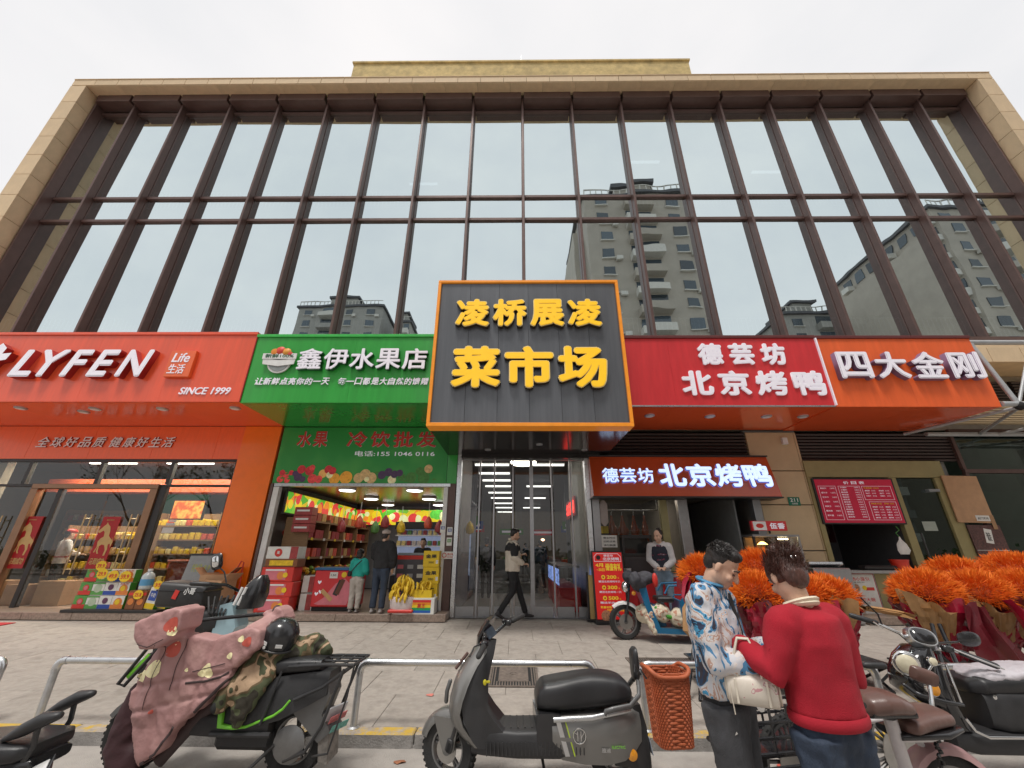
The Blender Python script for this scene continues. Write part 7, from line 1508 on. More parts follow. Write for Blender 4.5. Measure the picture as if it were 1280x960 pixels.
wheel(rs_, Q(2.87, 0)[0], .22, .21, .09, 0, .13, 5); wheel(rs_, Q(3.75, 0)[0], .22, .21, .10, 0, .13, 5); b = MB(); b.lathe([(.015, 0), (.0, -.004)], (Q(3.25, 0)[0], -.178, .60), 'y', 14); b.build('key_hole', m_chr, rs_, 40)
b = MB(); rs = []
for i in range(9):
    a = R(35 + i * 14); r = .235; rs.append([(Q(2.87, 0)[0] + math.cos(a) * (r + dz), yy, .22 + math.sin(a) * (r + dz)) for yy, dz in ((-.07, -.04), (-.06, 0), (0, .025), (.06, 0), (.07, -.04), (0, .0))])
b.rings(rs); b.build('front_fender', m_gb, rs_, 50); MB().tube([(Q(2.87, 0)[0], -.06, .22), (Q(2.93, 0)[0], -.05, .55)], .02, 8).build('fork', m_chr, rs_, 40)
# ------------------------------------------------ blue three-wheeler in front of the duck shop
m_blue = M('tricycle_blue', (.012, .13, .26), .38, var=.1, coat=.2, dirt=.15)
bt_ = thing('cargo_tricycle', 'blue electric cargo tricycle with padded handlebar parked by the red A-board', 'tricycle', (2.4, 7.85, GZ(7.8)), R(-6))
wheel(bt_, -.55, .27, .27, .09, R(12), .19, 6)
b = MB()
for s in (-1, 1): b.tube([(-.55, s * .07, .27), (-.47, s * .07, .62), (-.42, s * .03, .88)], .018, 8)
b.build('fork', m_bps, bt_, 40)
b = MB(); rs = []
for i in range(8):
    a = R(40 + i * 13); r = .29; rs.append([(-.55 + math.cos(a) * (r + dz), yy, .27 + math.sin(a) * (r + dz)) for yy, dz in ((-.06, -.03), (-.055, 0), (0, .02), (.055, 0), (.06, -.03), (0, .0))])
b.rings(rs); b.build('front_fender', m_white, bt_, 50)
b = MB(); b.prism([(-.30, .95), (-.20, .93), (-.14, .55), (-.02, .22), (.45, .20), (.45, .13), (-.10, .14), (-.22, .5), (-.34, .9)], -.24, .24); b.build('blue_shield', m_blue, bt_, None)
b = MB(); b.prism([(-.12, .50), (-.06, .55), (.10, .24), (.0, .22)], -.15, .15); b.build('blue_brace', m_blue, bt_, None); piece('footboard', (.46, .46, .02), m_gp2, bt_, (.22, 0, .215))
b = MB(); b.tube([(-.42, -.32, .95), (-.42, 0, .92), (-.42, .32, .95)], .015, 8); b.build('handlebar', m_bps, bt_, 40)
pad = MB(); pad.ell((-.28, -.12, .88), (.14, .18, .15)); pad.ell((-.16, -.1, .95), (.16, .16, .10)); pad.ell((-.36, -.28, .93), (.10, .10, .12)); pad.ell((-.40, .2, .95), (.1, .12, .1)); fuse(pad, 'padded_windshield', M('padded_black', (.05, .05, .06), .7, var=.4, scale=9, bump=.4), bt_, .02, 2, .02, 8)
pad = MB(); pad.ell((-.02, -.22, .92), (.05, .05, .12)); fuse(pad, 'red_padding', pr['r'], bt_, .016, 2)
MB().ell((-.50, -.05, .80), (.07, .09, .09)).build('headlight', m_chr, bt_, 60); MB().ell((-.40, -.26, .72), (.035, .03, .035)).build('indicator', m_amb, bt_, 60)
b = MB(); b.ell((-.18, -.05, .40), (.20, .20, .15)); b.ell((.03, -.1, .42), (.15, .18, .14)); b.ell((.30, -.15, .36), (.14, .15, .14)); b.tube([(-.2, -.18, .35), (-.12, -.24, .15)], [.07, .03], 10, rnd=True); fuse(b, 'cream_blanket', ramp_mat('blanket_print', [(0, (.62, .55, .42)), (.5, (.60, .52, .40)), (.58, (.45, .22, .15)), (.64, (.62, .55, .42)), (.72, (.25, .30, .2))], 9, rough=.85), bt_, .018, 2, .03, 8)
b = MB(); b.tube([(-.05, -.2, .5), (.12, -.22, .38), (.22, -.2, .36)], .03, 8, rnd=True); b.build('green_strap', pr['gs'], bt_, 50)
for s in (-.28, .28):
    MB().tube([(.10, s, .72), (.18, s, .84), (.55, s, .86), (1.3, s, .86)], .016, 8).build('cargo_rail', m_blue, bt_, 40)
    for i, x in enumerate((.35, .6, .85, 1.1)):
        b = MB(); b.tube([(x, s, .45), (x, s, .62), (x + .03, s, .66), (x + .17, s, .66), (x + .2, s, .62), (x + .2, s, .45)], .012, 8); b.build('side_hoop', m_blue, bt_, 40)
b = MB(); b.bx(.32, 1.35, -.30, .30, .28, .34); b.bx(.32, .36, -.30, .30, .34, .62); b.build('cargo_bed', m_blue, bt_, None); piece('cargo_side', (1.0, .02, .3), m_blue, bt_, (.84, -.31, .50)); piece('seat_pad', (.28, .4, .08), m_seat, bt_, (.12, 0, .62), None, .02)
wheel(bt_, .95, .24, .24, .08, 0, .17, 6, -.36); wheel(bt_, .95, .24, .24, .08, 0, .17, 6, .36)
# ------------------------------------------------ wire crate bicycle between man and woman
cb = thing('cargo_bicycle', 'dark bicycle with a black wire crate, half hidden behind the woman in the red sweater', 'bicycle', (1.80, 3.5, 0), R(12))
b = MB()
for z in (.42, .50, .58, .66): b.tube([(-.34, -.2, z), (.30, -.2, z), (.30, .2, z), (-.34, .2, z)], .011, 6, closed=True)
for x in (-.34, -.2, -.07, .06, .18, .30):
    for y in (-.2, .2): b.tube([(x, y, .41), (x, y, .67)], .009, 6)
for y in (-.1, 0, .1):
    for x in (-.34, .30): b.tube([(x, y, .41), (x, y, .67)], .009, 6)
b.build('wire_crate', m_bps, cb, None); MB().bx(-.34, .30, -.2, .2, .40, .415).build('crate_floor', m_bps, cb, None); MB().tube([(-.38, -.24, .36), (.34, -.24, .36), (.34, .24, .36), (-.38, .24, .36)], .018, 8, closed=True).build('carrier', m_bps, cb, 40)
wheel(cb, .1, .28, .28, .05, 0, .24, 12, 0); wheel(cb, .95, .28, .28, .05, 0, .24, 12, 0); MB().tube([(.1, 0, .28), (.5, 0, .30), (.88, 0, .6)], .018, 8).build('frame', m_gp2, cb, 40); MB().tube([(.95, 0, .28), (.88, .05, .6), (.86, .1, .78)], .018, 8).build('fork', m_gp2, cb, 40)
MB().tube([(.80, .1, .80), (.86, .1, .80), (.88, .35, .80)], .014, 8).build('handlebar', m_gp2, cb, 40); MB().tube([(.90, .02, .80), (1.02, -.02, .80)], .022, 10, rnd=True).build('grip', m_bp, cb, 50); MB().tube([(.84, .08, .80), (.90, .03, .80)], .014, 8).build('bar_end', m_gp2, cb, 40)
# ================================================================== people
from mathutils.bvhtree import BVHTree
m_skin = M('skin', (.60, .37, .26), .5, var=.06, scale=12, bump=.05, bscale=120); m_hair = M('black_hair', (.018, .014, .013), .42, var=.3, scale=40, stretch=(1, 1, .15), bump=.5, bscale=120)
m_shoe = M('dark_shoe', (.03, .028, .03), .5); m_shoe2 = M('grey_shoe', (.30, .28, .27), .6)
def hand(mb, w, d, up, s=1., curl=.5, thumb=1):
    """palm and five fingers; w wrist, d direction, up back of the hand, thumb side = thumb * (d x up)"""
    w = Vector(w); d = Vector(d).normalized(); up = Vector(up); up = (up - d * up.dot(d)).normalized(); sd_ = d.cross(up) * thumb
    mb.tube([w - d * .01, w + d * .035 * s, w + d * .085 * s], [.026 * s, .036 * s, .034 * s], 12, flat=.42, side=sd_, rnd=True)
    for i, (o, L) in enumerate(((.026, .072), (.009, .08), (-.009, .075), (-.025, .06))):
        p = w + d * .082 * s + sd_ * o * s; c = curl * (1 + .12 * i); pts = [p - d * .02 * s, p]; a = 0
        for k in range(3):
            a += c * (.55 + .25 * k); dd = d * math.cos(a) - up * math.sin(a); p = p + dd * L * s * (.45, .32, .26)[k]; pts.append(p)
        mb.tube(pts, [.0095 * s, .0092 * s, .0085 * s, .0078 * s, .0068 * s], 8, rnd=True)
    p = w + d * .02 * s + sd_ * .028 * s; mb.tube([p, p + (d * .6 + sd_ * .7).normalized() * .035 * s - up * .008 * s, p + (d * .95 + sd_ * .35).normalized() * .066 * s - up * .02 * s], [.013 * s, .0115 * s, .0085 * s], 8, rnd=True)
def person(label, loc, rz, P, S=1., vox=.016, tops=(), pants=None, hair=None, face=True, skirt=None, group=None, shoes=None, hs=1., curl=.5, hem=.9, fat=1., slv=1., wr=.006, hand_vox=None, head_tilt=(0, 0, 0), arm_r=None):
    """P: joints in metres for a body facing -y with its feet at the origin"""
    D = dict(pel=(0, .0, .92), hipL=(.09, 0, .90), hipR=(-.09, 0, .90), kneL=(.10, -.01, .49), kneR=(-.10, -.01, .49), ankL=(.10, .02, .08), ankR=(-.10, .02, .08), wai=(0, 0, 1.06), che=(0, .0, 1.27), nek=(0, .01, 1.43), hed=(0, -.015, 1.565),
             shL=(.17, .01, 1.375), shR=(-.17, .01, 1.375), elL=(.23, .02, 1.12), elR=(-.23, .02, 1.12), wrL=(.24, -.05, .88), wrR=(-.24, -.05, .88), hdL=(0, -.1, -1), hdR=(0, -.1, -1), toL=(0, -1, 0), toR=(0, -1, 0))
    D.update(P); V = {k: Vector(v) * (S if k[:2] not in ('hd', 'to') or k == 'hed' else 1) for k, v in D.items()}
    V['hed'] = Vector(D['hed']) * S
    HR = Euler(head_tilt).to_matrix(); hc = V['hed']; k = S * hs
    b = MB()
    def E_(c, r, rot=None): b.ell(hc + HR @ (Vector(c) * k), [q * k for q in r], 16, 11, HR)
    E_((0, .012, .035), (.073, .092, .082)); E_((0, -.02, -.035), (.060, .066, .080)); E_((0, -.058, -.092), (.030, .024, .022)); E_((0, .0, -.06), (.058, .055, .05))
    E_((0, -.075, .012), (.052, .016, .014))
    for s in (-1, 1): E_((s * .034, -.068, -.032), (.024, .02, .022)); E_((s * .074, .0, -.008), (.010, .018, .030))
    if face:
        b.tube([hc + HR @ (Vector((0, -.082, .012)) * k), hc + HR @ (Vector((0, -.094, -.012)) * k), hc + HR @ (Vector((0, -.104, -.034)) * k)], [.008 * k, .010 * k, .014 * k], 8, rnd=True)
        E_((0, -.083, -.062), (.022, .010, .007)); E_((0, -.080, -.075), (.019, .010, .007))
    nk = V['nek']; b.tube([nk - Vector((0, 0, .06)) * S, nk, hc + HR @ (Vector((0, .015, -.06)) * k)], [.06 * S, .052 * S, .05 * S], 12, rnd=True)
    tor = [V['pel'] - Vector((0, 0, .04)) * S, V['wai'], V['che'], V['nek'] - Vector((0, 0, .04)) * S]
    b.tube(tor, [.095 * S * fat, .10 * S * fat, .135 * S * fat, .07 * S], 16, flat=.66, side=(1, 0, 0), rnd=True)
    ar = arm_r or (.042, .034, .026)
    for s in 'LR':
        b.tube([V['nek'] - Vector((0, 0, .05)) * S, V['sh' + s]], [.05 * S, .045 * S], 10, rnd=True); b.tube([V['sh' + s], V['el' + s], V['wr' + s]], [ar[0] * S, ar[1] * S, ar[2] * S], 10, rnd=True)
        b.tube([V['hip' + s], V['kne' + s], V['ank' + s]], [.058 * S, .045 * S, .035 * S], 10, rnd=True)
        d = V['hd' + s].normalized(); up = (Vector((1, 0, 0)) if s == 'L' else Vector((-1, 0, 0))) if abs(d.z) > .6 else Vector((0, 0, 1)); hand(b, V['wr' + s], d, up, S, curl, 1 if (s == 'L') == (abs(d.z) <= .6) else -1)
    o = tag(fuse(b, 'person', m_skin, None, hand_vox or vox * .7, 2), label, 'person', group); o.location = loc; o.rotation_euler = (0, 0, rz)
    if face:
        for s in (-1, 1):
            e = MB(); e.ell(hc + HR @ (Vector((s * .030, -.0815, -.006)) * k), (.013 * k, .007 * k, .0035 * k), 10, 6, HR); e.build('eye', m_hair, o, 60)
            e = MB(); e.tube([hc + HR @ (Vector((s * .014, -.091, .017)) * k), hc + HR @ (Vector((s * .032, -.090, .024)) * k), hc + HR @ (Vector((s * .050, -.076, .018)) * k)], .0035 * k, 6, rnd=True); e.build('eyebrow', m_hair, o, 60)
        e = MB(); e.ell(hc + HR @ (Vector((0, -.0935, -.068)) * k), (.020 * k, .004 * k, .006 * k), 10, 6, HR); e.build('lips', M('lips', (.40, .13, .11), .45), o, 60)
    # hair
    if hair:
        b = MB(); 
        for c, r in hair['lumps']: b.ell(hc + HR @ (Vector(c) * k), [q * k for q in r], 16, 11, HR)
        fuse(b, 'hair', hair.get('mat', m_hair), o, vox * .6, hair.get('sm', 1), hair.get('wr', .006), hair.get('ws', 30))
    # garments
    for g in tops:
        i = g.get('inf', .02) * 1.; b = MB(); hz = g.get('hem', hem) * S; bw = g.get('bw', .165) * S * fat
        base = V['pel'].copy(); base.z = hz + .02 * S
        b.tube([base, V['wai'], V['che'], V['che'] + Vector((0, 0, .09)) * S, nk - Vector((0, 0, .035)) * S], [bw, bw * .98, bw * 1.0, bw * .88, .062 * S + i], 20, flat=g.get('flat', .68), side=(1, 0, 0), rnd=False)
        for s in 'LR':
            if g.get('sleeves', True):
                b.tube([nk - Vector((0, 0, .055)) * S, V['sh' + s] - Vector((0, 0, .0)), ], [.055 * S + i * .6, .056 * S + i * .8], 12, rnd=True)
                wv = V['wr' + s] - (V['wr' + s] - V['el' + s]).normalized() * g.get('short', 0.) * S
                b.tube([V['sh' + s], V['sh' + s].lerp(V['el' + s], .5), V['el' + s], V['el' + s].lerp(wv, .6), wv], [(.056 + i) * S * slv, (.052 + i) * S * slv, (.047 + i) * S * slv, (.042 + i * .8) * S * slv, (.034 + i * .5) * S * slv], 14, rnd=False)
        t_ = fuse(b, g['name'], g['mat'], o, vox, g.get('sm', 4), g.get('wr', wr), g.get('ws', 9), cut=[(Vector((0, 0, hz)), Vector((0, 0, -1)))])
        if g.get('collar'):
            c_ = MB(); c_.tube([nk + Vector((math.cos(a) * .062, math.sin(a) * .058 + .0, .012 + .012 * math.sin(a))) * S for a in [j * math.pi / 8 for j in range(16)]], .016 * S, 8, closed=True, flat=1.5); c_.build('collar', g['collar'], t_, 60)
        if g.get('band'):
            c_ = MB(); c_.tube([Vector((base.x + math.cos(a) * bw * 1.0, base.y + math.sin(a) * bw * g.get('flat', .68) * 1.0, hz + .022 * S)) for a in [j * math.pi / 14 for j in range(28)]], .026 * S, 8, closed=True, flat=.5, side=(0, 0, 1)); c_.build('hem_band', g['band'], t_, 60)
    if pants:
        b = MB(); i = pants.get('inf', .018); b.tube([V['wai'] - Vector((0, 0, .05)) * S, V['pel'], (V['hipL'] + V['hipR']) / 2 - Vector((0, 0, .05)) * S], [(.122 + i) * S * fat, (.142 + i) * S * fat, (.135 + i) * S * fat], 18, flat=.72, side=(1, 0, 0), rnd=True)
        for s in 'LR':
            an = V['ank' + s] - (V['ank' + s] - V['kne' + s]).normalized() * .02 * S; q = pants.get('leg', (.082, .062, .055))
            b.tube([V['hip' + s] - Vector((0, 0, .02)) * S, V['hip' + s].lerp(V['kne' + s], .5), V['kne' + s], V['kne' + s].lerp(an, .5), an], [(q[0] + .012 + i * .5) * S, (q[0]) * S, q[1] * S, q[2] * S, q[2] * .98 * S], 14)
        fuse(b, pants.get('name', 'trousers'), pants['mat'], o, vox, 3, pants.get('wr', .008), pants.get('ws', 10))
    for s in 'LR':
        a = V['ank' + s]; d = V['to' + s].normalized(); b = MB(); b.tube([a - d * .05 * S - Vector((0, 0, .04)) * S, a + d * .03 * S - Vector((0, 0, .035)) * S, a + d * .11 * S - Vector((0, 0, .048)) * S, a + d * .16 * S - Vector((0, 0, .052)) * S], [.038 * S, .042 * S, .040 * S, .028 * S], 12, flat=.72, side=d.cross(Vector((0, 0, 1))), rnd=True); b.tube([a + Vector((0, 0, .03)) * S, a - Vector((0, 0, .03)) * S], .042 * S, 12, rnd=True)
        fuse(b, 'shoe', shoes or m_shoe, o, vox * .8, 2)
    return o
_BV = {}
def decal(o, name, origin, d, r, mat, n=10, aspect=1., squig=0.):
    """a print that follows the surface under it"""
    me = o.data
    if me.name not in _BV: _BV[me.name] = BVHTree.FromPolygons([v.co for v in me.vertices], [list(p.vertices) for p in me.polygons])
    bvh = _BV[me.name]; d = Vector(d).normalized(); u = d.orthogonal().normalized(); w = d.cross(u); origin = Vector(origin)
    c0 = bvh.ray_cast(origin, d)
    if c0[0] is None: return None
    vs = []; ok = True; fs = []
    for ri in range(4):
        for j in range(n):
            a = 2 * math.pi * j / n; rr = r * (ri / 3 + .02) * (1 + squig * math.sin(a * 3 + ri)); q = origin + u * math.cos(a) * rr * aspect + w * math.sin(a) * rr; h = bvh.ray_cast(q, d)
            if h[0] is None or abs((h[0] - c0[0]).dot(d)) > r * 1.5: h = (c0[0] + u * math.cos(a) * rr * aspect + w * math.sin(a) * rr, -d)
            vs.append(h[0] - d * .0035)
    for ri in range(3):
        for j in range(n): fs.append([ri * n + j, ri * n + (j + 1) % n, (ri + 1) * n + (j + 1) % n, (ri + 1) * n + j])
    return MB().add(vs, fs).build(name, mat, o, 60)
short_hair = dict(lumps=[((0, .020, .050), (.0755, .092, .074)), ((0, -.035, .088), (.055, .048, .032)), ((0, .055, .0), (.064, .05, .062)), ((.060, .015, .03), (.018, .036, .035)), ((-.060, .015, .03), (.018, .036, .035))], wr=.002, sm=3)
cap_hair = dict(lumps=[((0, .03, .045), (.080, .092, .075)), ((0, .06, -.02), (.07, .05, .07))])
m_denim = M('dark_denim', (.030, .045, .075), .8, var=.35, scale=5, bump=.4, bscale=220, stretch=(1, 1, .5)); m_denimb = M('washed_black_denim', (.055, .056, .062), .8, var=.45, scale=4, bump=.4, bscale=220)
m_blk = M('black_cloth', (.018, .018, .020), .8, var=.2, bump=.3, bscale=150)
# 1 the man in the painted shirt
m_floral = ramp_mat('painted_shirt', [(0, (.02, .045, .10)), (.34, (.04, .035, .05)), (.405, (.07, .22, .40)), (.455, (.55, .55, .58)), (.53, (.62, .58, .56)), (.565, (.45, .28, .22)), (.60, (.60, .58, .58)), (.64, (.05, .26, .45)), (.69, (.02, .03, .07))], 9, rough=.7, dist=1.4, detail=4., bump=.15, stretch=(1, 1, .8))
man = person('short-haired man in a blue and white painted print shirt looking down at his hands', (1.11, 2.60, 0), R(52),
    dict(hed=(0, -.085, 1.525), nek=(0, -.01, 1.42), che=(0, .01, 1.26), elL=(.20, -.06, 1.08), elR=(-.22, -.02, 1.08), wrL=(.07, -.28, 1.13), wrR=(-.08, -.27, 1.115), hdL=(-.6, -.75, -.05), hdR=(.55, -.8, .0), shL=(.18, .0, 1.37), shR=(-.185, .01, 1.37)), 1.0, .011,
    tops=[dict(name='black_tshirt', mat=m_blk, inf=.004, hem=.865, bw=.166, flat=.74, sleeves=False), dict(name='print_shirt', mat=m_floral, inf=.016, hem=.90, bw=.178, wr=.020, ws=7, flat=.72)], pants=dict(mat=m_denimb, leg=(.088, .068, .06), wr=.010, ws=9), hair=short_hair, head_tilt=(R(34), 0, 0), hand_vox=.0062, curl=.55, hs=.95)
nk = Vector((0, -.01, 1.42)); b = MB()
b.tube([nk + Vector((math.cos(a) * .072, math.sin(a) * .066 - .005, .018 + .02 * math.sin(a))) for a in [R(-60 + 300 * j / 15) for j in range(16)]], .010, 8, flat=1.7, rnd=True); b.build('shirt_collar', M('collar_blue', (.06, .22, .38), .6, var=.5, scale=14), man, 60)
for y, s in ((-.07, 1), (-.08, -1)): MB().tube([(s * .13, -.18, 1.118), (s * .085, -.245, 1.122)], [.045, .043], 12, rnd=True).build('dark_cuff', M('cuff_navy', (.015, .035, .07), .6, var=.8, scale=22), man, 60)
b = MB(); b.tube([(0, -.10, 1.36), (.005, -.118, 1.2), (.0, -.12, 1.0), (0, -.115, .93)], [.028, .04, .045, .05], 10, flat=.3, side=(1, 0, 0), rnd=True); b.build('open_front', m_blk, man, 60)
b = MB(); b.box((0, 0, 0), (.075, .15, .009), None, .004); ph = b.build('mobile_phone', m_bps, None, None); tag(ph, 'dark phone held between the hands of the man in the painted shirt', 'phone'); ph.location = (1.10 + .27, 2.60 - .215, 1.12); ph.rotation_euler = (R(25), 0, R(50))
b = MB(); b.tube([(-.16, -.06, .80), (-.17, -.03, .78)], .01, 6); b.tube([(-.02, -.155, .88), (.02, -.155, .88)], .018, 8); b.build('belt_buckle', m_chr, man, 40)
# 2 the woman in the red sweater
m_swe = M('red_sweater', (.38, .008, .022), .88, var=.12, scale=6, bump=.4, bscale=320); m_hairb = M('dark_brown_hair', (.07, .028, .02), .4, var=.5, scale=40, stretch=(1, 1, .15), bump=.5, bscale=120)
bun = dict(lumps=[((0, .025, .045), (.081, .095, .082)), ((0, .065, .0), (.070, .05, .085)), ((0, .075, .085), (.062, .055, .05)), ((.02, .06, .115), (.05, .04, .035)), ((.045, .0, .03), (.032, .065, .065)), ((-.045, .0, .03), (.032, .065, .065))], mat=m_hairb, wr=.005, ws=34)
wom = person('woman in a loose crimson sweater with brown hair pinned up, her back to the street', (1.45, 2.34, 0), R(200),
    dict(hed=(0, -.05, 1.475), nek=(0, .0, 1.345), che=(0, .01, 1.2), wai=(0, 0, 1.04), shL=(.165, .01, 1.285), shR=(-.165, .01, 1.285), elL=(.245, -.02, 1.085), elR=(-.235, -.0, 1.04), wrL=(.25, -.22, 1.165), wrR=(-.16, -.2, 1.06), hdL=(-.2, -.9, .2), hdR=(.3, -.9, .1), pel=(0, 0, .88), hipL=(.09, 0, .86), hipR=(-.09, 0, .86)), 1.0, .011,
    tops=[dict(name='white_shirt', mat=m_white, inf=.0, hem=1.0, bw=.13, sleeves=False, collar=M('cream_collar', (.70, .62, .48), .7)), dict(name='sweater', mat=m_swe, inf=.024, hem=.885, bw=.178, wr=.008, ws=5, flat=.76, sm=6)], pants=dict(mat=m_denim, leg=(.09, .07, .062), inf=.008, wr=.014), hair=bun, head_tilt=(R(28), 0, R(-12)), slv=1.0, hand_vox=.0065, curl=.7)
b = MB()
b.tube([Vector((math.cos(a) * .176, math.sin(a) * .134, .895)) for a in [j * math.pi / 20 for j in range(40)]], .024, 8, closed=True, flat=.45, side=(0, 0, 1)); b.build('ribbed_hem', m_swe, wom, 60)
b = MB(); b.tube([Vector((math.cos(a) * .066, math.sin(a) * .058, 1.362 + .022 * math.sin(a))) for a in [j * math.pi / 10 for j in range(20)]], .012, 8, closed=True, flat=2.); b.build('shirt_collar', M('cream_collar', (.70, .62, .48), .7), wom, 60)
hp = Euler((R(28), 0, R(-12))).to_matrix(); hc = Vector((0, -.05, 1.475))
for x in (-.012, .015): MB().ell(hc + hp @ Vector((x, .126, .045)), (.008, .006, .011)).build('hair_clip', m_chr, wom, 60)
# handbag
m_bag = ramp_mat('cream_printed_leather', [(0, (.62, .56, .48)), (.55, (.64, .58, .50)), (.60, (.50, .26, .27)), (.635, (.62, .56, .50)), (.68, (.30, .28, .20)), (.70, (.62, .55, .48))], 12, rough=.45, dist=.6)
m_bagp = M('cream_leather', (.66, .60, .50), .42, bump=.1)
hb = thing('handbag', 'small cream barrel handbag with faint pink flowers hanging from the woman in red', 'handbag', (1.14, 2.38, .985), R(-25)); hb.scale = (.74, .74, .78)
b = MB(); b.loft([(-.15, 0, 0, .055, .065), (-.14, 0, 0, .075, .085), (.14, 0, 0, .075, .085), (.15, 0, 0, .055, .065)], 2.4, 28, 'x'); b.build('body', m_bag, hb, 60)
for s in (-1, 1):
    b = MB(); b.lathe([(.062, 0), (.070, .006), (.066, .012), (0, .012)], (s * .148 - (.006 if s < 0 else 0), 0, 0), 'x', 26); b.build('end_panel', m_bagp, hb, 50)
    MB().tube([(-.07, s * .045, .07), (-.068, s * .035, .19), (-.035, s * .012, .27), (.03, s * .012, .27), (.065, s * .035, .19), (.07, s * .045, .07)], .008, 8, rnd=True).build('handle', m_bagp, hb, 50)
MB().tube([(-.14, 0, .087), (.14, 0, .087)], .004, 6).build('zip', m_chr, hb, 40); MB().tube([(-.12, -.05, .06), (-.125, -.09, -.02), (-.12, -.085, -.12)], .007, 6, flat=.5).build('strap_end', m_bagp, hb, 40)
for x in (-.09, .09): MB().box((x, -.078, 0), (.014, .006, .13), None, .002).build('side_strap', m_bagp, hb, None)
def strands(o, hc, HR, k, rad, n, L, mat, seed, mess=.3, back=False, ctr=(0, .02, .05)):
    rg_ = random.Random(seed); b = MB()
    for i in range(n):
        a = rg_.uniform(0, 6.283); el = math.asin(rg_.uniform(-.75 if back else .1, 1)); d = Vector((math.cos(a) * math.cos(el), math.sin(a) * math.cos(el), math.sin(el)))
        if d.y < -.55 and d.z < .55: continue
        p = Vector(ctr) + Vector((d.x * rad[0], d.y * rad[1], d.z * rad[2])); f = Vector((d.x * .3, (.9 if back else -.6), (.5 if back else .2))) + d * .55 + Vector((rg_.gauss(0, mess), rg_.gauss(0, mess), rg_.gauss(0, mess))); f.normalize(); l = L * rg_.uniform(.5, 1.2)
        q1 = p + f * l * .5; q2 = p + f * l + (Vector((0, 0, -.25)) if not back else -d * .3) * l * .6; b.tube([hc + HR @ (p * k), hc + HR @ (q1 * k), hc + HR @ (q2 * k)], [.0016, .0013, .0004], 3, cap=False)
    b.build('hair_strands', mat, o, None)['kind'] = 'stuff'
strands(man, Vector((0, -.085, 1.525)), Euler((R(34), 0, 0)).to_matrix(), .95, (.076, .092, .075), 900, .022, m_hair, 3, .25)
strands(wom, Vector((0, -.05, 1.475)), hp, 1., (.080, .096, .083), 900, .055, m_hairb, 4, .22, True)
strands(wom, Vector((0, -.05, 1.475)), hp, 1., (.06, .055, .05), 300, .06, m_hairb, 5, .7, True, (0, .075, .085))
# 3 the passer-by at the market doors
m_two = M('cream_fleece', (.62, .56, .47), .9, bump=.4)
wk = person('man in a black and cream two-tone jacket striding past the market doors', (-.08, 9.42, .29), R(108),
    dict(kneL=(.08, -.16, .52), ankL=(.08, -.30, .10), kneR=(-.08, .02, .50), ankR=(-.08, .30, .14), toR=(0, -.8, -.4), elL=(.22, -.02, 1.14), wrL=(.12, -.22, 1.16), hdL=(-.2, -.8, .3), elR=(-.22, .03, 1.12), wrR=(-.2, -.16, 1.0), hdR=(0, -.8, 0), hed=(0, -.05, 1.56)), 1.05, .016,
    tops=[dict(name='cream_jacket', mat=m_two, inf=.026, hem=.84, bw=.21, wr=.010), ], pants=dict(mat=m_blk, leg=(.085, .065, .058)), hair=short_hair, shoes=m_shoe, head_tilt=(R(15), 0, 0), curl=.9)
b = MB(); b.tube([(0, .0, 1.30), (0, 0, 1.38), (0, 0, 1.45), (0, .01, 1.50)], [.228, .215, .17, .08], 20, flat=.72, side=(1, 0, 0)); 
for s, e in ((1, (.23, -.02, 1.26)), (-1, (-.23, .03, 1.25))): b.tube([(s * .06, 0, 1.44), (s * .18, .01, 1.43), e], [.075, .09, .088], 12, rnd=True)
fuse(b, 'black_yoke', m_blk, wk, .016, 2, .006); MB().tube([(-.03, .06, 1.53), (0, .075, 1.54), (.05, .05, 1.53)], .03, 8, rnd=True).build('hood', m_two, wk, 60)
# 4 assistant in vest by the duck counter
vw = person('woman in a dark patterned vest over a pale grey hoodie beside the roast duck counter', (2.95, 9.0, .27), R(-25),
    dict(elL=(.22, -.02, 1.10), wrL=(.08, -.16, .98), hdL=(-.8, -.5, 0), elR=(-.22, .0, 1.12), wrR=(-.06, -.15, .98), hdR=(.8, -.4, 0), hed=(0, -.02, 1.56)), 1.04, .016,
    tops=[dict(name='grey_hoodie', mat=M('pale_grey_knit', (.45, .43, .43), .9, bump=.4), inf=.018, hem=.90, bw=.165), dict(name='dark_vest', mat=ramp_mat('vest_pattern', [(0, (.012, .014, .025)), (.55, (.012, .014, .025)), (.6, (.25, .03, .06)), (.64, (.015, .015, .03)), (.7, (.35, .33, .36)), (.72, (.012, .014, .025))], 5, rough=.85, stretch=(1, 1, 5)), inf=.02, hem=.94, bw=.178, sleeves=False)],
    pants=dict(mat=M('light_denim', (.16, .22, .28), .8, var=.3)), hair=dict(lumps=cap_hair['lumps'] + [((0, .04, .13), (.035, .035, .03))]), head_tilt=(R(8), 0, R(-25)))
b = MB(); b.tube([(-.09, .03, 1.49), (0, .09, 1.47), (.09, .03, 1.49)], .035, 8, rnd=True); b.tube([(-.09, .03, 1.49), (-.06, -.08, 1.42)], [.03, .02], 8, rnd=True); b.tube([(.09, .03, 1.49), (.06, -.08, 1.42)], [.03, .02], 8, rnd=True); b.build('hood', M('pale_grey_knit', (.45, .43, .43), .9, bump=.4), vw, 60)
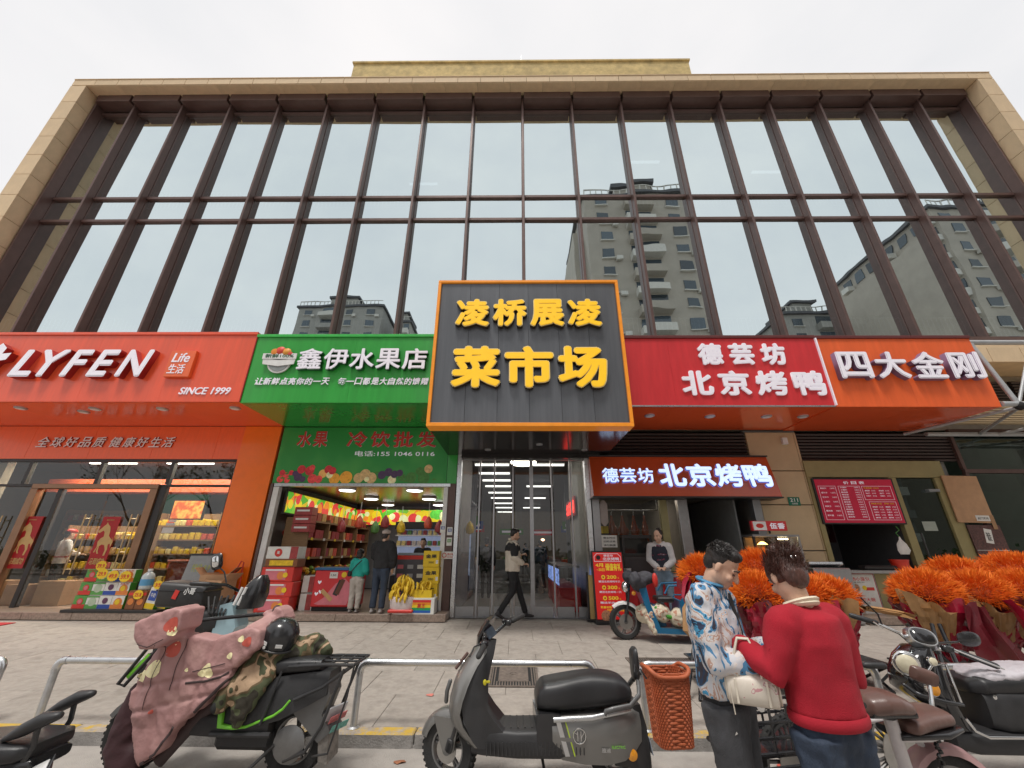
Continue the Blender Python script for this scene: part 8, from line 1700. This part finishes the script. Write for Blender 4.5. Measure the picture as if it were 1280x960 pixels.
# 5 child, 6 adult at the fruit shop
ch = person('child in a turquoise sweater and pale cargo trousers standing at the ice-cream freezer', (-3.32, 9.32, .42), R(175), dict(elL=(.22, -.04, 1.14), wrL=(.14, -.25, 1.1), hdL=(-.1, -1, 0), elR=(-.23, -.0, 1.12), wrR=(-.2, -.2, 1.02), hdR=(0, -1, -.2)), .70, .014,
    tops=[dict(name='turquoise_sweater', mat=M('turquoise_knit', (.02, .36, .30), .85, bump=.5), inf=.03, hem=.93, bw=.195, wr=.01)], pants=dict(mat=M('pale_cargo', (.42, .38, .34), .85, bump=.3), leg=(.105, .09, .08), inf=.03, wr=.012), hair=dict(lumps=cap_hair['lumps']), hs=1.32, slv=1.25, shoes=m_shoe2, face=False)
MB().tube([(-.10, .12, .98), (.0, .135, .88), (.12, .12, .74)], .012, 6, flat=.4, side=(1, 0, 0)).build('bag_strap', m_blk, ch, 40); MB().box((.15, .08, .72), (.08, .05, .1), None, .015).build('small_bag', m_blk, ch, 40)
ad = person('adult all in black with a pale cap, back turned, beside the child at the freezer', (-2.82, 9.25, .42), R(170), dict(elR=(-.24, -.02, 1.12), elL=(.23, -.05, 1.14), wrL=(.16, -.24, 1.02), hdL=(0, -1, 0), hed=(0, -.05, 1.555)), .94, .016,
    tops=[dict(name='black_coat', mat=m_blk, inf=.035, hem=.86, bw=.195, wr=.012)], pants=dict(mat=m_denim, leg=(.092, .075, .07)), hair=cap_hair, shoes=m_shoe2, slv=1.2, face=False, head_tilt=(R(20), 0, 0))
hc = Vector((0, -.05, 1.555)) * .94; b = MB(); b.ell(hc + Vector((0, .01, .075)), (.092, .105, .06)); fuse(b, 'cap', M('pale_cap', (.50, .42, .38), .85), ad, .012, 1)
# 7 shop worker in the red cap
sw = person('shop worker in a white tunic and red cap seen through the snack shop door', (-10.85, 10.35, .42), R(150), dict(elL=(.26, -.05, 1.16), wrL=(.34, -.2, .98), hdL=(.2, -.8, -.4), elR=(-.24, -.08, 1.14), wrR=(-.16, -.28, 1.1), hdR=(0, -1, 0)), .96, .018,
    tops=[dict(name='white_tunic', mat=M('tunic_white', (.62, .58, .55), .85, bump=.3), inf=.02, hem=.86, bw=.175)], pants=dict(mat=m_blk), hair=cap_hair, face=False)
hc = Vector((0, -.015, 1.565)) * .96; b = MB(); b.ell(hc + Vector((0, .0, .07)), (.092, .108, .06)); b.ell(hc + Vector((0, -.10, .05)), (.06, .06, .012)); fuse(b, 'red_cap', pr['r'], sw, .014, 1); MB().tube([Vector((math.cos(a) * .178, math.sin(a) * .125, 1.0)) for a in [j * math.pi / 12 for j in range(24)]], .01, 6, closed=True).build('apron_string', m_pred, sw, 40)
# 8 cashier behind the display
cs = person('cashier with black hair half hidden behind the fruit shop checkout', (-2.3, 10.7, .42), R(0), dict(), .86, .02, tops=[dict(name='dark_top', mat=m_blk, inf=.02, hem=.86)], pants=dict(mat=m_blk), hair=dict(lumps=cap_hair['lumps'] + [((0, .0, .1), (.07, .08, .04))]))
# 9 shoppers inside the hall
for i, (x, y, c, lb) in enumerate(((-.9, 13.2, m_blk, 'dark figure with a rucksack walking away just inside the market doors'), (.9, 16.5, m_denim, 'shopper in a blue jacket deep inside the market aisle'), (-.2, 21, m_blk, 'distant shopper in black at the far end of the market aisle'), (.5, 24, m_denim, 'farthest shopper in blue standing under the hall lights'))):
    q = person(lb, (x, y, .3), R(180 + 20 * i), dict(kneL=(.1, -.1, .5), ankL=(.1, -.12, .08), ankR=(-.1, .14, .1)), 1.0, .025, tops=[dict(name='jacket', mat=c, inf=.025, hem=.86)], pants=dict(mat=m_blk), hair=cap_hair, face=False)
    if i == 0: b = MB(); b.ell((0, .2, 1.2), (.15, .1, .2)); b.build('rucksack', M('ruck_grey', (.12, .12, .13), .7, bump=.4), q, 60)
# prints and stickers that follow the cloth
for (x, z, r, m_) in ((-2.55, 1.08, .045, m_fl1), (-2.50, 1.03, .03, m_fl1), (-2.53, 1.04, .028, m_fl2), (-2.58, .90, .045, m_fl1), (-2.57, .94, .012, m_fl2), (-2.68, .78, .05, m_fl2), (-2.76, .73, .035, m_fl2), (-2.04, .95, .03, m_fl1), (-2.09, .97, .02, m_fl2), (-2.30, .78, .03, m_fl2), (-2.28, .75, .028, m_fl2), (-2.33, .75, .024, m_fl2), (-2.45, .77, .012, m_fl2), (-2.62, .52, .012, m_fl1), (-2.15, .86, .02, m_fl2)):
    X_, Z_ = QC(x, z)
    decal(cv, 'flower_print', (X_, -1.2, Z_), (0, 1, 0), r * 1.05, m_, 16, 1.1, .12)
# ================================================================== orange bouquets
m_org = ramp_mat('orange_plume', [(0, (.36, .04, .003)), (.45, (.76, .15, .006)), (1, (.95, .33, .018))], 5, const=False, rough=.75)
m_wr = M('crimson_paper', (.32, .008, .03), .30, var=.25, scale=5, coat=.3, bump=.5, bscale=18); m_wr2 = M('dark_crimson_paper', (.12, .005, .012), .35, var=.3, scale=4, coat=.25, bump=.5, bscale=15); m_kr = M('kraft_paper', (.40, .22, .09), .5, var=.2, scale=6, coat=.2, bump=.4, bscale=15)
def crumple(par, name, mat, base, top, r0, r1, seed, arc=6.283, a0=0., H=14, N=64, amp=.07, tear=.07):
    rg_ = random.Random(seed); base = Vector(base); top = Vector(top); ph = [rg_.uniform(0, 6.28) for _ in range(4)]; vs = []; cl_ = arc > 6.2
    for h in range(H + 1):
        t = h / H
        for j in range(N + (0 if cl_ else 1)):
            a = a0 + arc * j / N; c = base.lerp(top, t); r = r0 + (r1 - r0) * t ** .8
            f = amp * t * (math.sin(a * 5 + ph[0]) + .6 * abs(math.sin(a * 6 + ph[1] + 4 * t))) + 1.1 * amp * (abs(noise.noise(Vector((math.cos(a) * 4 + seed, math.sin(a) * 4, t * 5)))) - .2) + .05 * noise.noise(Vector((math.cos(a) * 9, math.sin(a) * 9 + seed, t * 11)))
            z = 0 if t < .95 else tear * (math.sin(a * 3 + ph[2]) + .6 * abs(math.sin(a * 7 + ph[3])))
            vs.append(c + Vector((math.cos(a) * (r + f), math.sin(a) * (r + f) * .85, z)))
    n = N + (0 if cl_ else 1); fs = []
    for h in range(H):
        for j in range(N):
            a, b_ = h * n + j, h * n + (j + 1) % n; fs.append([a, b_, b_ + n, a + n])
    return MB().add(vs, fs).build(name, mat, par, 22)
def bouquet(x, y, z, r, label, seed, lean=(0, 0), drop=.75, kraft=0., spikes=3000, low=None):
    rg_ = random.Random(seed); base = (x + lean[0] * 1.2, y + lean[1] * 1.2, z - drop); t = thing('orange_bouquet', label, 'bouquet', base, 0, 'orange plume bouquets for sale')
    b = MB(); C0 = Vector((-lean[0] * 1.2, -lean[1] * 1.2, drop))
    for i in range(spikes):
        a = rg_.uniform(0, 6.283); el = -.5 + 2.0 * rg_.random() ** 1.25
        d = Vector((math.cos(a) * math.cos(el), math.sin(a) * math.cos(el), math.sin(el))); s_ = rg_.uniform(.72, 1.0) * (1 + .10 * noise.noise(Vector((math.cos(a) * 2.5, math.sin(a) * 2.5 + seed, el * 3))))
        p = C0 + Vector((d.x * r * s_, d.y * r * .85 * s_, d.z * r * .62 * s_)); q = (d + Vector((rg_.gauss(0, .35), rg_.gauss(0, .35), rg_.gauss(.12, .3)))).normalized() * rg_.uniform(.055, .12); w = q.orthogonal().normalized() * .0045; w2 = q.cross(w).normalized() * .006
        m = p + q * .45; b.add([p, m + w, m - w * .5 + w2, m - w * .5 - w2, p + q], [[0, 1, 2], [0, 2, 3], [0, 3, 1], [4, 2, 1], [4, 3, 2], [4, 1, 3]])
    b.build('plumes', m_org, t, None)['kind'] = 'stuff'
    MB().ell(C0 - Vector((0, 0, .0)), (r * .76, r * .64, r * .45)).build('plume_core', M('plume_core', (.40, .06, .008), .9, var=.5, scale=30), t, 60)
    crumple(t, 'crimson_wrap', m_wr, (0, 0, 0), C0 + Vector((0, 0, -.12)), .10, r * .92, seed); crumple(t, 'inner_wrap', m_wr2, (0, 0, .05), C0 + Vector((0, 0, -.10)), .09, r * .80, seed + 40)
    for k in range(2 if kraft else seed % 2):
        a = rg_.uniform(3.2, 6.0); crumple(t, 'kraft_collar', m_kr, (0, 0, drop * .25), C0 + Vector((math.cos(a) * .07, math.sin(a) * .07, -.10)), .10, r * (1.05 + .15 * k), seed + 80 + k, rg_.uniform(.5, 1.0), a - .5, 8, 14, .08, .10)
    crumple(t, 'paper_skirt', m_wr2, (0, 0, -.10), (0, 0, .18), .17, .12, seed + 7, N=30, H=5, amp=.03)
    return t
bouquet(2.55, 6.1, 1.32, .30, 'orange bouquet peeping out to the left of the man in the painted shirt', 1)
bouquet(2.95, 5.55, 1.12, .33, 'low orange bouquet filling the gap between the man and the woman', 2)
bouquet(3.35, 6.1, 1.36, .36, 'higher orange bouquet behind the gap between the man and the woman', 8)
bouquet(3.55, 5.6, 1.10, .30, 'orange bouquet directly behind the head of the woman in red', 20)
bouquet(3.88, 5.75, 1.08, .33, 'orange bouquet to the right of the pinned-up hair with a flap of kraft paper', 4, kraft=1)
bouquet(4.98, 5.55, 1.14, .35, 'front left orange bouquet of the right-hand group', 11, kraft=1)
bouquet(5.62, 5.6, 1.13, .35, 'front middle orange bouquet of the right-hand group', 12, kraft=1)
bouquet(6.25, 5.6, 1.13, .36, 'front orange bouquet at the right edge of the picture', 13, kraft=1)
bouquet(6.05, 6.2, 1.27, .36, 'raised back orange bouquet of the right-hand group', 14)
bouquet(6.75, 6.1, 1.32, .38, 'raised back orange bouquet cut by the right edge', 15)
# loose paper falls between them
def drape(label, x, y, z, pts, mat, w, seed):
    t = thing('paper_fall', label, 'wrapping paper', (x, y, z)); rg_ = random.Random(seed); vs = []; n = len(pts)
    for i, (dx, dz, ww) in enumerate(pts):
        for j in range(9): u = j / 8 - .5; vs.append((dx + u * w * ww, .05 * math.sin(j * 2.1 + i * .8 + seed) + rg_.uniform(-.015, .015), dz + .03 * math.sin(j * 1.3 + seed)))
    MB().add(vs, [[i * 9 + j, i * 9 + j + 1, (i + 1) * 9 + j + 1, (i + 1) * 9 + j] for i in range(n - 1) for j in range(8)]).build('sheet', mat, t, 25)
drape('kraft paper sheet falling to a point left of the man in the painted shirt', 2.3, 5.9, 1.0, [(0.1, .1, .5), (.05, -.1, 1), (.02, -.35, 1.0), (.12, -.55, .6), (.25, -.72, .1)], m_kr, .42, 1)
drape('crimson paper strip hanging above the kraft sheet by the blue tricycle', 2.22, 5.95, 1.15, [(.12, .2, .3), (.06, .05, .8), (.02, -.12, .9), (.05, -.25, .3)], m_wr, .2, 2)
drape('dark crimson triangle of paper hanging before the right-hand stand', 5.1, 5.15, .95, [(0, .12, .5), (.0, -.1, .9), (.05, -.3, 1.3), (.12, -.5, 1.5)], m_wr2, .42, 3)
drape('bright crimson twist of paper between the two front right bouquets', 5.55, 5.1, 1.0, [(-.1, .1, .4), (.05, -.1, .8), (.1, -.35, .6), (.16, -.55, .25)], m_wr, .3, 4)
drape('kraft paper sheet hanging at the right edge over the rail', 6.0, 5.1, .9, [(.1, .0, .6), (.05, -.15, 1.1), (.0, -.35, 1.2), (-.1, -.5, .4)], m_kr, .5, 5)
drape('kraft and crimson flap sticking out right of the woman', 4.25, 5.35, .98, [(-.2, .02, .5), (-.05, .0, .8), (.15, -.03, .7), (.3, -.06, .2)], m_kr, .22, 6)
def stand(label, x0, x1, y, zt, w=.5):
    t = thing('folding_stand', label, 'stand', ((x0 + x1) / 2, y, GZ(y))); h = (x1 - x0) / 2; zt -= GZ(y)
    MB().bx(-h, h, -w / 2, w / 2, zt - .02, zt, .004).build('table_top', m_bps, t, None)
    for x in (-h + .08, h - .08):
        for s in (-1, 1): MB().tube([(x + .03 * s, s * w * .55, .01), (x + .03 * s, -s * w * .45, zt - .02)], .016, 8).build('leg', m_bps, t, 40)
        MB().tube([(x - .3 * (1 if x < 0 else -1) * -1, -w * .55, .01), (x, -w * .45, zt - .1)], .014, 8).build('brace', m_bps, t, 40)
stand('black folding stand carrying the left group of orange bouquets', 2.1, 4.3, 5.75, .42); stand('black folding stand carrying the right group of orange bouquets', 4.5, 6.9, 5.6, .42)
for (x, y, lb) in ((1.95, 5.25, 'pair of black folding legs standing behind the man on the paving'), (4.45, 4.95, 'crossed black folding legs behind the retro scooter headlight')):
    t = thing('folding_trestle', lb, 'stand', (x, y, GZ(y))); h = .62 if x < 3 else .75
    for a, c in ((-.14, .16), (.10, .24), (.35, -.12) if x > 3 else (.0, .2)): MB().tube([(a, 0, .01), (c, .25, h)], .02, 8).build('leg', m_bps, t, 40)
    MB().tube([(.0, .12, h * .5), (.3, .16, h * .55)], .014, 8).build('cross_bar', m_bps, t, 40)
bpy.data.scenes.remove(_TS)
